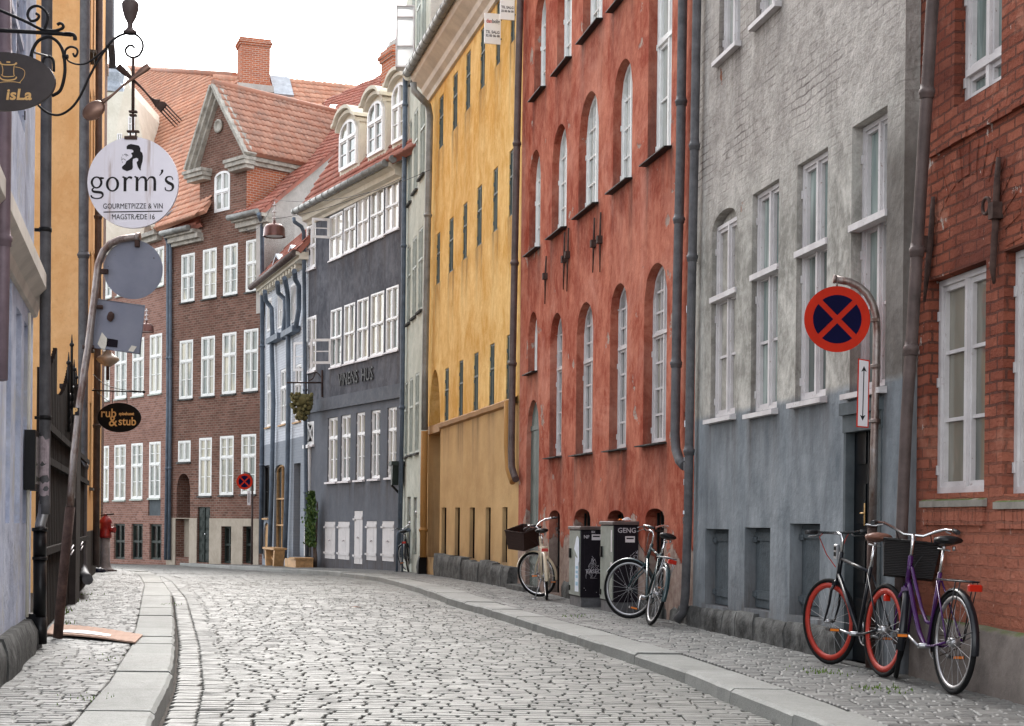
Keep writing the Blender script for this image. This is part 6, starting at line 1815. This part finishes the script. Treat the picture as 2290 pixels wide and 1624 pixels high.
# ================================================================= hanging signs on the left
def spline(P, n=5):
    P = [Vector(p) for p in P]; out = []
    for i in range(len(P)-1):
        a, b, c, d = P[max(i-1, 0)], P[i], P[i+1], P[min(i+2, len(P)-1)]
        for k in range(n):
            t = k/n; out.append(.5*((2*b)+(c-a)*t+(2*a-5*b+4*c-d)*t*t+(3*b-a-3*c+d)*t**3))
    out.append(P[-1]); return out
def ribbon(m, P, w, y, n=6):
    """flat painted stroke in the x/z plane at depth y; w single or list"""
    ws = w if isinstance(w, (list, tuple)) else [w]*len(P)
    Q = spline([(p[0], p[1], q) for p, q in zip(P, ws)], n); vs = []
    for i, q in enumerate(Q):
        d = (Q[min(i+1, len(Q)-1)]-Q[max(i-1, 0)]); d = Vector((d.x, d.y)); d = d.normalized() if d.length else Vector((1, 0))
        h = abs(q.z)/2
        vs += [(q.x-d.y*h, y, q.y+d.x*h), (q.x+d.y*h, y, q.y-d.x*h)]
    m.add(vs, [(2*i, 2*i+1, 2*i+3, 2*i+2) for i in range(len(Q)-1)])
def ringstroke(m, c, ro, ri_, y, n=28):
    vs = []
    for i in range(n):
        a = 2*pi*i/n
        vs += [(c[0]+ro[0]*cos(a), y, c[1]+ro[1]*sin(a)), (c[0]+ri_[0]*cos(a), y, c[1]+ri_[1]*sin(a))]
    m.add(vs, [(2*i, 2*i+1, 2*((i+1) % n)+1, 2*((i+1) % n)) for i in range(n)])
ZB = 9.0
# the iron bracket springing from the blue house
b0 = W(-6, 100, ZB); K = .3629
e = empty('scroll_bracket', b0, 0, 'black wrought iron bracket with curling scrolls and an urn finial at the upper left', 'bracket')
def B(cx, cy, dy=0): return W(cx*K, cy*K, ZB+dy)-b0
def iron(name, P, r, n=5, sm=True):
    m = MB(); m.tube(spline([B(*p) for p in P], n), r*ZB/12.4, 8); return m.build(name, MT['iron'], e)
iron('bar', [(-250,176),(300,205),(400,212),(440,216)], .016, 5)
iron('bar', [(-250,-30),(-60,42),(0,65),(150,130),(250,180),(300,190),(345,190),(385,175),(388,155),(370,145),(352,155)], .012)
iron('bar_end', [(400,210),(440,212),(460,225),(462,248)], .016)
iron('scroll', [(268,192),(292,130),(288,80),(240,40),(190,50),(170,92),(192,130),(228,122),(240,98),(222,84)], .011)
iron('scroll', [(190,350),(205,300),(240,250),(300,230),(350,255),(385,310),(400,400),(395,480),(370,560),(320,592)], .013)
iron('scroll', [(262,400),(272,360),(300,350),(328,372),(332,442)], .011)
iron('scroll', [(402,352),(404,310),(435,290),(470,300),(478,325),(462,350),(450,330)], .009)
iron('long_scroll', [(235,650),(290,695),(360,710),(430,675),(490,600),(560,455),(620,350),(690,255),(760,212),(830,212),(872,250),(880,295),(858,340),(820,356),(786,342),(773,312),(790,285),(815,283),(828,298)], .0095)
iron('long_scroll', [(405,352),(425,380),(480,398),(540,388),(600,345),(650,300),(690,255)], .007)
iron('collar', [(385,350),(420,350)], .018, 2)
m = MB(); prof = [(0,-55),(12,-50),(10,-30),(22,-12),(30,0),(46,14),(53,30),(50,60),(36,110),(17,145),(15,165),(26,185),(40,194),(40,208),(0,208)]
c_ = B(803, 0); sc_ = K/F*ZB
m.lathe([(r*sc_, -y*sc_) for r, y in prof][::-1], c_, 20); m.build('urn_finial', MT['zinc_brown'], e)
# round white shop sign with its hanger
b1 = W(298, 409.5, ZB)
s_ = empty('round_shop_sign', b1, 0, 'round lilac white hanging sign with a bearded profile and the word gorm\'s', 'sign')
def G(cx, cy, dy=0): return W(cx*K, cy*K, ZB+dy)-b1
m = MB(); m.tube([G(821,358), G(819,690)], .0095, 6); m.tube([G(819,690), G(820,812)], .0075, 6)
for y, w_ in ((690,24),(712,20),(812,36)): m.box(G(820-w_,y).x, G(820+w_,y).x, -.015, .015, G(820,y+5).z, G(820,y-5).z)
for x in (803, 837): m.tube([G(x,812), G(x,840)], .005, 6)
m.build('hanger', MT['rust'], s_)
RR = 101.5/F*ZB
m = MB(); disc(m, (0,0,0), RR, -.012, .012, 64); m.build('sign_disc', MT['enamel'], s_)
m = MB(); m.box(G(779,0).x, G(857,0).x, -.02, .02, G(0,856).z, G(0,836).z); m.build('top_clamp', MT['rust'], s_)
u_ = RR/660; X = lambda x, y: ((x-750)*u_, (880-y)*u_); yf = -.0135
m = MB()
ringstroke(m, X(225,885), (86*u_,88*u_), (52*u_,68*u_), yf)
ribbon(m, [X(270,818),X(300,822),X(332,822)], [20*u_,30*u_,18*u_], yf-.0002)
ribbon(m, [X(190,962),X(163,990),X(185,1018),X(250,1026),X(300,1035),X(318,1072),X(285,1108),X(220,1118),X(160,1100),X(150,1072)], [q*u_ for q in (16,24,34,38,36,26,20,16,22,24)], yf-.0004)
ringstroke(m, X(456,908), (97*u_,108*u_), (58*u_,88*u_), yf)
def stem(x0, x1, y0, y1): m.quad((X(x0,y0)[0],yf,X(x0,y0)[1]), (X(x1,y0)[0],yf,X(x1,y0)[1]), (X(x1,y1)[0],yf,X(x1,y1)[1]), (X(x0,y1)[0],yf,X(x0,y1)[1]))
stem(617,659,1010,806); ribbon(m, [X(596,806),X(618,806),X(655,850)], [8*u_,26*u_,20*u_], yf-.0003); ribbon(m, [X(650,862),X(675,818),X(705,805),X(738,818)], [10*u_,20*u_,30*u_,36*u_], yf-.0005)
stem(792,832,1005,800); ribbon(m, [X(770,800),X(792,800),X(828,845)], [8*u_,24*u_,20*u_], yf-.0003)
stem(922,962,1002,860); stem(1050,1090,1000,860)
ribbon(m, [X(828,858),X(860,812),X(895,802),X(930,818),X(942,865)], [q*u_ for q in (10,18,28,36,40)], yf-.0005)
ribbon(m, [X(958,858),X(990,810),X(1025,800),X(1060,818),X(1070,865)], [q*u_ for q in (10,18,28,36,40)], yf-.0005)
ribbon(m, [X(1172,690),X(1176,715),X(1160,750),X(1136,778)], [34*u_,32*u_,18*u_,8*u_], yf)
ribbon(m, [X(1332,838),X(1318,800),X(1280,790),X(1240,805),X(1232,845),X(1270,880),X(1320,905),X(1335,945),X(1315,985),X(1275,996),X(1230,982),X(1222,945)], [q*u_ for q in (14,16,18,26,34,42,42,34,22,16,18,14)], yf-.0004)
m.build('lettering', MT['ink'], s_)
m = MB(); ribbon(m, [X(330,1314),X(750,1303),X(1185,1292)], 15*u_, yf, 2); m.build('rule', MT['ink'], s_)
TM = lambda x, y, z=yf, t=0.0: Matrix.Translation((X(x,y)[0], z, X(x,y)[1])) @ Matrix.Rotation(pi/2, 4, 'X') @ Matrix.Rotation(t, 4, 'Z')
text('lettering', 'GOURMETPIZZE & VIN', 108*u_, MT['ink'], s_, TM(757,1226,yf,.014), bold=.0, ext=.0005, sx=.80)
text('lettering', 'MAGSTRÆDE 16', 108*u_, MT['ink'], s_, TM(762,1382,yf,.012), bold=.0, ext=.0005, sx=.80)
hair = [(657,400),(655,360),(675,335),(720,322),(790,335),(835,345),(855,380),(857,425),(885,450),(895,500),(890,570),(870,640),(863,685),(870,705),(850,700),(820,650),(805,600),(805,580),(825,565),(825,535),(800,522),(750,540),(745,580),(750,660),(740,690),(700,705),(665,718),(600,690),(588,660),(600,645),(640,610),(655,570),(690,550),(735,510),(740,490),(720,455),(755,440),(755,420),(735,402),(690,398)]
m = MB(); m.add([(X(*p)[0], yf, X(*p)[1]) for p in hair], [tuple(range(len(hair)))])
for P, w_ in (([(600,478),(604,492)],7),([(620,480),(640,470),(665,480),(680,492)],8),([(590,508),(580,540),(588,548)],4),([(586,562),(600,540),(625,545),(645,560)],7),([(592,575),(600,600)],5),([(640,492),(660,496)],7)):
    ribbon(m, [X(*p) for p in P], w_*u_, yf-.0003, 3)
m.build('bearded_profile', MT['ink'], s_)
# crossed spoon and fork
cb = W(820*K, 490*K, ZB-.03)
e = empty('crossed_spoon_and_fork', cb, 0, 'big crossed rusty spoon and fork fixed on the rod above the round white sign', 'sign ornament')
def C(cx, cy, dy=0): return W(cx*K, cy*K, ZB-.03+dy)-cb
h_ = K/F*ZB
def flat(P, ws, mat, name, th=.012):
    Q = spline([Vector((p.x, p.z, w_)) for p, w_ in zip(P, ws)], 4); vs = []
    y = P[0].y
    for i, q in enumerate(Q):
        d = Q[min(i+1, len(Q)-1)]-Q[max(i-1, 0)]; d = Vector((d.x, d.y)).normalized(); h = q.z/2
        vs += [(q.x-d.y*h, y-th/2, q.y+d.x*h), (q.x-d.y*h*.7, y-th, q.y+d.x*h*.7), (q.x+d.y*h*.7, y-th, q.y-d.x*h*.7), (q.x+d.y*h, y-th/2, q.y-d.x*h), (q.x, y+th*.3, q.y)]
    n = len(Q); m = MB(); m.add(vs, [(5*i+j, 5*i+(j+1) % 5, 5*i+5+(j+1) % 5, 5*i+5+j) for i in range(n-1) for j in range(5)] + [(4,3,2,1,0), tuple(5*(n-1)+k for k in range(5))], True)
    return m
m = flat([C(630,632),C(690,592),C(760,530),C(830,478),C(890,430),C(920,408)], [h_*q for q in (34,16,15,26,44,38)], None, '')
sp = MB(); 
cc = C(577,682); M_ = Matrix.Translation(cc) @ Matrix.Rotation(-radians(35), 4, 'Y')
sp.x = M_; sp.ball((0,0,0), 1, 18, 10, (h_*78, .028, h_*54)); sp.x = None
m.add(sp.v, sp.f, True); m.build('spoon', simple('tarnished copper brown', (.20,.115,.085,1), .35, .5, .5, .3, 8), e)
m = flat([C(728,412,.03),C(760,440,.03),C(815,490,.03),C(870,540,.03),C(935,612,.03),C(975,640,.03)], [h_*q for q in (40,40,22,14,16,60)], None, '')
m2 = MB(); m2.prism([(C(x,y).x, C(x,y).z) for x, y in ((945,618),(1000,620),(1022,640),(985,682),(958,660))], lambda p, t: (p[0], .02+.014*t, p[1])); m.add(m2.v, m2.f)
for a, b in (((1012,632),(1120,745)),((1000,645),(1108,758)),((988,658),(1094,772)),((976,672),(1080,784))): m.tube([C(*a,.03), C(*b,.03)], [.005,.003], 6)
m.build('fork', MT['rust'], e)
# oval board at the frame edge
b2 = W(7.3, 183.7, ZB-.4); Zo = ZB-.4
e = empty('oval_shop_sign', b2, 0, 'dark oval sign with a gold thread-spool cup and gold letters at the left edge', 'sign')
O = lambda cx, cy: (((.11289*cx)-7.3)/F*Zo, (183.7-(78.57+.11289*cy))/F*Zo)
m = MB(); m.prism([(117/F*Zo*cos(2*pi*i/56), 65.4/F*Zo*sin(2*pi*i/56)) for i in range(56)], lambda p, t: (p[0], -.012+.024*t, p[1])); m.build('board', simple('dark brown board', (.045,.036,.034,1), .5, .4), e)
m = MB()
for P, w_ in (([(0,575),(60,598),(170,605),(290,598),(335,560)],22),([(15,540),(40,590)],16),([(335,555),(345,580),(300,610)],12),([(50,615),(70,700),(60,800),(45,815)],15),([(295,615),(285,700),(290,800),(305,825)],15),
    ([(35,800),(90,835),(180,840),(290,830)],16),([(0,840),(60,895),(170,910),(290,895),(340,860),(325,845)],26),([(315,645),(400,660),(480,700),(505,760),(480,860),(400,955)],11),([(0,960),(120,942),(300,940),(425,962)],12),([(140,550),(215,552)],26)):
    ribbon(m, [O(*p) for p in P], w_*.11289/F*Zo, -.0135, 4)
m.build('gold_emblem', MT['gold'], e)
q = O(640, 1200)
text('lettering', 'isLa', 300*.11289/F*Zo, MT['gold'], e, Matrix.Translation((q[0], -.0135, q[1])) @ Matrix.Rotation(pi/2, 4, 'X'), 'RIGHT', bold=.0022, ext=.0005, sx=1.12, shear=.12)
m = MB(); p0 = O(640,440); p1 = O(610,130)
m.tube([(p0[0],0,p0[1]-.03),(p0[0]-.002,0,p0[1]+.03),(p1[0],.3,p1[1]+.01)], .006, 6); q = O(500,1500); m.tube([(q[0],0,q[1]),(q[0],0,q[1]-.05)], .004, 5); m.build('strap', MT['iron'], e)
# black oval restaurant sign
ZR = 30.0; b3 = W(267, 934, ZR)
e = empty('black_oval_sign', b3, 0, 'small black oval hanging sign reading rub and stub on its iron arm', 'sign')
Q = lambda x, y: ((x-267)/F*ZR, (934-y)/F*ZR)
m = MB(); m.prism([(48.5/F*ZR*cos(2*pi*i/40), 33/F*ZR*sin(2*pi*i/40)) for i in range(40)], lambda p, t: (p[0], -.015+.03*t, p[1])); m.build('board', MT['black'], e)
for body, x, y, s, sx in (('rub', 243, 925, 27, .95), ('&', 253, 943, 34, .9), ('stub', 285, 943, 26, .9), ('spisehuset', 283, 925.5, 9.5, .85)):
    p = Q(x, y); text('lettering', body, s/F*ZR, MT['gold'], e, Matrix.Translation((p[0], -.0165-(.002 if body == '&' else 0), p[1])) @ Matrix.Rotation(pi/2, 4, 'X'), bold=.003, ext=.0008, sx=sx)
m = MB(); T3 = lambda x, y: Vector((Q(x,y)[0], 0, Q(x,y)[1]))
m.tube([T3(205,874), T3(318,876)], .014, 6); m.tube(spline([T3(207,838), T3(230,858), T3(265,870), T3(318,875)], 4), .008, 5); m.tube(spline([T3(207,870), T3(225,885), T3(245,900)], 4), .006, 5)
m.ball(T3(321,876), .03, 8, 6); m.tube([T3(252,876), T3(251,902)], .007, 5); m.tube([T3(282,876), T3(284,902)], .007, 5); m.build('arm', MT['iron'], e)
# ================================================================= street lamps
def lamp(name, px, py, Z, w_, label, mat, wires, shape='dome'):
    b = W(px, py, Z); e = empty(name, b, 0, label, 'lamp', 'hanging street lamps'); r = w_/2/F*Z
    m = MB()
    if shape == 'dome': m.lathe([(r*1.02,0),(r*1.02,.03),(r,.04),(r*.95,.2*r/.25),(r*.75,.34*r/.25*.8),(r*.45,r*1.1),(r*.2,r*1.22),(r*.14,r*1.5),(.0,r*1.5)], (0,0,0), 24)
    else: m.lathe([(r*.25,-.10),(r*.8,-.02),(r*1.0,.03),(r*.9,.07),(r*.5,.12),(r*.2,.20),(r*.2,.25),(r*.7,.27),(r*.6,.33),(0,.35)], (0,0,0), 24)
    m.build('shade', mat, e)
    m = MB(); m.lathe([(0,.02),(r*.8,.02)] if shape == 'dome' else [(0,-.35),(.03,-.35),(.03,-.1),(0,-.1)], (0,0,0), 16); m.build('bulb_cover', MT['signwhite'] if shape == 'dome' else MT['rust'], e)
    if shape == 'dome':
        m = MB(); m.tube([(0,0,r*1.4),(0,0,r*3.2)], .018, 6)
        for k in (1.7, 2.3, 2.9): m.lathe([(0,r*k-.02),(.05,r*k-.02),(.05,r*k+.02),(0,r*k+.02)], (0,0,0), 10)
        m.build('insulated_stem', MT['signwhite'], e)
    if wires:
        m = MB()
        for P in wires:
            Pw = [Vector(p)-b for p in P]; a, c = Pw
            m.tube([a+(c-a)*t+Vector((0,0,-.25*4*t*(1-t)*(c-a).length/8)) for t in [i/10 for i in range(11)]], .007, 4)
        m.build('wire', MT['cablegrey'], e)
    return e
top = W(613, 447, 42)
lamp('street_lamp', 613, 530, 42, 49, 'brown copper dome lamp hung on wires before the dormered slate blue house', MT['copper'],
     [(top, FR[4].wor(FR[4].p(962, 380, -.2))), (top, FR[8].wor(FR[8].p(548, 512, 0))), (W(613,490,42), FR[5].wor(FR[5].p(905, 395, -.1)))])
lamp('street_lamp', 327, 743, 50, 33, 'small reddish dome lamp half hidden behind the square sign back', MT['copper'], [(W(327,712,50), FR[9].wor(FR[9].p(262, 700, 0)))])
e = lamp('street_lamp', 241, 808, 29, 51, 'pale tin saucer lamp sticking out beneath the square sign back', MT['tin'], None, 'saucer')
m = MB(); m.tube([(0,0,.3), (-.25,.15,.42), (-.36,.2,.30)], .018, 6); m.build('arm', MT['iron'], e)
# ================================================================= grapes sign on the slate blue house
f = FR[6]; wp = f.p(720, 857, 0)
def G6(px, py): return f.wor(f.pu(px, py, wp.x))
base = f.wor(wp); e = empty('grape_bunch_sign', base, 0, 'carved mossy bunch of grapes hanging from an iron arm on the slate blue wall', 'sign')
m = MB(); m.tube([G6(719,856)-base, G6(641,856)-base], .022, 6); m.tube([f.wor(f.p(720,828,-.03))-base, f.wor(f.p(720,888,-.03))-base], .025, 6)
m.tube(spline([G6(720,846)-base, G6(706,832)-base, G6(700,846)-base, G6(690,852)-base], 4), .014, 5)
for x in (656, 684): m.tube([G6(x,856)-base, G6(x,886)-base], .012, 5)
m.build('arm', MT['rust'], e)
m = MB(); c = G6(674, 905)-base; rnd = random.Random(2)
m.ball(c+Vector((0,0,.12)), .24, 12, 8, (1.15,.9,.8)); m.ball(c+Vector((.0,0,-.18)), .18, 12, 8, (.9,.8,1.0))
for i in range(110):
    t = rnd.random(); a = rnd.uniform(0, 2*pi); lay = .36*(1-t)**.5+.06; z = .30-.72*t
    rr = (.27 if z > -.02 else .27*(1-(-.02-z)/.42*.62))
    m.ball(c+Vector((rr*cos(a)*1.05, rr*sin(a)*.9, z)), .055, 7, 5)
m.build('grapes', simple('olive brown carved grapes', (.15,.135,.06,1), .8, .2, 0, .6, 7), e)
# ================================================================= wall lantern, glass box, for-sale boards
f = FR[5]; a = f.p(902, 1045, 0); base = f.wor(a)
e = empty('wall_lantern', base, f.ang, 'dark green black wall lantern on a bracket where the slate blue and pale houses meet', 'lantern')
m = MB(); m.box(-.28,.28,-.34,0,.04,.14); m.prism([(-.2,.04),(.2,.04),(.10,-.45),(-.10,-.45)], lambda p, t: (p[0], -.30+.26*t, p[1])); m.build('housing', MT['darkgreen'], e)
m = MB(); m.tube([(0,-.05,-.7),(0,-.30,-.45)], .03, 6); m.build('bracket', MT['iron'], e)
ZG = 36.6; g0, g1 = W(884, 150, ZG), W(927, 12, ZG)
e = empty('glass_box_sign', (g0.x, ZG, g0.z), 0, 'tall pale translucent glass box hanging high above the pale house drainpipe', 'sign')
w_, h_ = g1.x-g0.x, g1.z-g0.z
gl = Mat('milky acrylic', .25, .5); gl.col((.78,.80,.79,1)); gl.b.inputs['Transmission Weight'].default_value = .55; gl.b.inputs['Roughness'].default_value = .35
m = MB(); m.box(.03, w_-.03, 0, .30, .03, h_-.03); m.build('panel', gl.m, e)
m = MB()
for z in (0, h_*.33, h_*.8, h_-.03): m.box(0, w_, -.015, .315, z, z+.03)
for x in (0, w_-.03): m.box(x, x+.03, -.012, .312, .03, h_-.03)
m.tube([(w_, .15, h_*.3), (w_+.45, .3, h_*.3)], .02, 6); m.build('frame', MT['shutter'], e)
f = FR[4]
for (xl, xr, yt, yb, lb, full) in ((1083,1119,31,99,'lower white for-sale board jutting from the yellow house with red and grey print', 1), (1118,1150,-26,45,'upper white for-sale board jutting from the yellow house beside the drainpipe', 0)):
    at = f.p(xr, (yt+yb)/2, -.02); fo = f.pu(xl, (yt+yb)/2, at.x); base = f.wor(at)
    e = empty('for_sale_board', base, f.ang, lb, 'sign', 'for-sale boards on the yellow house')
    L = abs(fo.y-at.y); zt_, zb_ = f.pu((xl+xr)/2, yt, at.x).z-at.z, f.pu((xl+xr)/2, yb, at.x).z-at.z
    m = MB(); m.box(-.015, .015, -L, 0, zb_, zt_); m.build('board', MT['cleanwhite'], e)
    m = MB(); m.tube([(0, .1, zb_+.1), (0, -.05, zb_+.1)], .015, 6); m.tube([(0, .1, zt_-.1), (0, -.05, zt_-.1)], .015, 6); m.build('mount', MT['iron'], e)
    RM = Matrix.Rotation(pi/2, 4, 'Z') @ Matrix.Rotation(pi/2, 4, 'X'); H = zt_-zb_
    for body, yy_, zz_, s, mt, al in (('dan', -L*.90, zb_+H*.74, L*.34, 'signred', 'LEFT'), ('bolig', -L*.90+L*.36, zb_+H*.74, L*.34, 'zinc', 'LEFT'), ('TIL SALG', -L*.5, zb_+H*.38, L*.24, 'zinc', 'CENTER'), ('32 83 06 00', -L*.5, zb_+H*.26, L*.20, 'zinc', 'CENTER')):
        text('lettering', body, s, MT[mt], e, Matrix.Translation((.017, yy_, zz_)) @ RM, al, bold=.002, ext=.001, sx=.72 if al == 'LEFT' else .9)
# ================================================================= hydrant, bag, cardboard
b = ground(235, 1277.5)
e = empty('fire_hydrant', b, 0, 'old red topped grey fire hydrant standing by the orange house downpipe', 'hydrant')
m = MB(); m.lathe([(0,.0),(.19,0),(.19,.05),(.15,.06),(.13,.12),(.105,.2),(.10,.74),(0,.74)], (0,0,0), 20); m.build('column', MT['hydgrey'], e)
m = MB(); m.lathe([(0,.74),(.13,.74),(.135,.80),(.125,.82),(.12,1.05),(.135,1.07),(.135,1.12),(.11,1.15),(.08,1.2),(.04,1.22),(.035,1.27),(0,1.28)], (0,0,0), 20)
m.tube([(.1,-.02,.92),(.2,-.05,.92)], .06, 10); m.tube([(.2,-.05,.92),(.215,-.055,.92)], .068, 10); m.build('head', MT['hydred'], e)
m = MB(); m.box(-.2,.22,-.16,.16,-.02,.03); m.tube([(-.1,-.05,1.24),(.18,.02,1.27)], .018, 6); m.build('key', MT['rust'], e)
b = ground(219, 1281); e = empty('rubbish_bag', b, 0, 'small dark blue rubbish bag lying at the foot of the hydrant', 'bag')
m = MB(); m.ball((0,0,.05), .11, 12, 8, (1.2,.8,.55), .5, 3); m.build('bag', simple('dark blue bag', (.015,.02,.045,1), .3, .5), e)
m = MB(); m.ball((-.08,0,.09), .05, 8, 6, (1,.8,.9), .6, 5); m.build('knot', MT['blackp'], e)
cs = [ground(101,1421), ground(117,1399), ground(319,1424), ground(302,1441)]
b = cs[0]; e = empty('cardboard_sheet', b, 0, 'flattened ribbed cardboard sheet lying across the left pavement and kerb', 'cardboard')
m = MB(); n = 22
def CP(s, t, h):
    p = (cs[0]*(1-s)+cs[3]*s)*(1-t)+(cs[1]*(1-s)+cs[2]*s)*t - b
    return Vector((p.x, p.y, .016+.02*sin(s*pi)+.035*max(0, s-.85)+h))
vs = []
for i in range(n+1):
    for j in range(5): vs.append(CP(i/n, j/4, .004*(i % 2)))
for i in range(n+1):
    for j in range(5): vs.append(CP(i/n, j/4, -.012))
o_ = (n+1)*5
fs = [(i*5+j, i*5+5+j, i*5+6+j, i*5+1+j) for i in range(n) for j in range(4)] + [(o_+i*5+j, o_+i*5+1+j, o_+i*5+6+j, o_+i*5+5+j) for i in range(n) for j in range(4)]
fs += [(i*5, o_+i*5, o_+i*5+5, i*5+5) for i in range(n)] + [(i*5+4, i*5+9, o_+i*5+9, o_+i*5+4) for i in range(n)] + [(0,1,2,3,4,o_+4,o_+3,o_+2,o_+1,o_), (n*5+4,n*5+3,n*5+2,n*5+1,n*5,o_+n*5,o_+n*5+1,o_+n*5+2,o_+n*5+3,o_+n*5+4)]
m.add(vs, fs); m.build('sheet', MT['card'], e)
m = MB(); vs = []
for i in range(11):
    s = .1+.62*i/10; vs += [CP(s, .12, .008), CP(s, .46-.12*abs(i-5)/5, .008)]
m.add(vs, [(2*i, 2*i+2, 2*i+3, 2*i+1) for i in range(10)]); m.build('pale_liner', MT['signwhite'], e)
# ================================================================= climbing plant at the slate blue house
f = FR[6]; a = f.p(705, 1261, -.15); base = f.wor(a); base.z = gz(base.y)+.09
e = empty('climbing_plant', base, f.ang, 'leafy green climbing plant against the slate blue wall by its white door surround', 'plant')
m = MB(); rnd = random.Random(6); tops = []
for k in range(7):
    P = [Vector((rnd.uniform(-.2,.2), -.02, 0))]
    for i in range(7): P.append(P[-1]+Vector((rnd.uniform(-.05,.05), rnd.uniform(-.02,.02), .27)))
    m.tube(P, [.028,.026,.024,.02,.016,.014,.01,.006], 5); tops.append(P)
m.build('stems', simple('grey brown bark', (.11,.085,.07,1), .9, .2, 0, .4, 10), e)
m = MB(); 
for i in range(1500):
    z = .62+1.55*rnd.random(); t = (z-.62)/1.55
    wv = .28*(sin(pi*min(1, .18+t*.9))**.6)*(1+.35*noise.noise((z*3, 1, 2)))
    x = rnd.gauss(0, .5)*wv+.07*sin(z*4); y = -.06-abs(rnd.gauss(0, .09))
    s = rnd.uniform(.035, .07); a1, a2 = rnd.uniform(0, 2*pi), rnd.uniform(-.9, .9)
    M_ = Matrix.Translation((x, y, z)) @ Matrix.Rotation(a1, 4, 'Z') @ Matrix.Rotation(a2, 4, 'X')
    m.add([M_ @ Vector(p) for p in ((0,0,-s),(s*.6,.01,0),(0,.0,s),(-s*.6,.01,0))], [(0,1,2,3)])
lf_ = Mat('leaves', .55, .35); gm = lf_.n("ShaderNodeNewGeometry")
lf_.col(lf_.ramp(gm.outputs['Random Per Island'], [(0, (.03,.075,.02)), (.6, (.07,.13,.03)), (1, (.14,.21,.05))])); m.build('leaves', lf_.m, e)
# ================================================================= wood at the low white house
f = FR[7]; a = f.p(617, 1262, -.6); base = f.wor(a); base.z = gz(base.y)+.1
e = empty('wooden_bench', base, f.ang, 'rough orange wood bench with splayed legs before the glazed door of the white brick house', 'bench')
m = MB(); m.box(-.9,.9,-.25,.15,.50,.56); m.build('seat', MT['wood'], e)
for s in (-1, 1):
    m = MB(); m.prism([(s*.85,.50),(s*.62,.50),(s*.52,.0),(s*.66,.0)], lambda p, t: (p[0], -.2+t*.3, p[1])); m.build('leg', MT['wood'], e)
m = MB(); m.prism([(-.6,.22),(0,.12),(.6,.22),(.6,.30),(0,.20),(-.6,.30)], lambda p, t: (p[0], -.05+t*.06, p[1])); m.build('stretcher', MT['wood'], e)
a = f.p(664, 1263, -.45); base = f.wor(a); base.z = gz(base.y)+.1
e = empty('wooden_step', base, f.ang, 'low orange wood step box before the dark open doorway', 'step')
m = MB(); m.box(-.8,.8,-.2,.3,.0,.24); m.box(.1,.85,-.25,.3,.242,.29); m.build('box', MT['wood'], e)
# ================================================================= small litter and weeds
for i, (px, py, hs, mt, lb, sc) in enumerate(((688,1362,0,'signwhite','scrap of white paper on the cobbles, left of the two in mid street',.06), (794,1361,0,'card','pinkish paper scrap on the cobbles, right of the two in mid street',.06), (1224,1414,0,'gold','yellow leaf lying in the gutter beside the right kerb',.05))):
    b = ground(px, py, hs); m = MB(); rnd = random.Random(i+20)
    vs = [(x*sc+rnd.uniform(-.01,.01), y*sc*.8, .012+rnd.uniform(0,.025)) for y in (-1,0,1) for x in (-1.2,-.3,.5,1.3)]
    m.add(vs, [(j*4+k, j*4+k+1, j*4+k+5, j*4+k+4) for j in range(2) for k in range(3)])
    o = m.build('leaf' if mt == 'gold' else 'paper_scrap', MT[mt], None, None, b); tag(o, lb, 'leaf' if mt == 'gold' else 'litter')
m = MB(); rnd = random.Random(9)
for (px, py, n, sp, h) in ((116,1370,60,.12,.10),(148,1345,50,.15,.06),(175,1330,30,.15,.05),(1838,1502,60,.10,.035),(1976,1541,60,.10,.03),(1292,1378,40,.10,.03),(380,1352,30,.08,.03),(133,1395,24,.1,.05),(1130,1262,24,.05,.12),(2100,1500,20,.2,.02),(200,1560,30,.12,.02),(260,1470,30,.12,.02)):
    g_ = ground(px, py)
    for k in range(n):
        x, y = g_.x+rnd.gauss(0, sp), g_.y+rnd.gauss(0, sp*1.4); a = rnd.uniform(0, pi); hh = h*rnd.uniform(.3, .9); w_ = .005+h*.06
        m.quad((x-w_*cos(a), y-w_*sin(a), g_.z-.005), (x+w_*cos(a), y+w_*sin(a), g_.z-.005), (x+rnd.uniform(-.4,.4)*hh, y+rnd.uniform(-.4,.4)*hh, g_.z+hh))
tag(m.build('weeds', MT['moss_green']), kind='stuff')
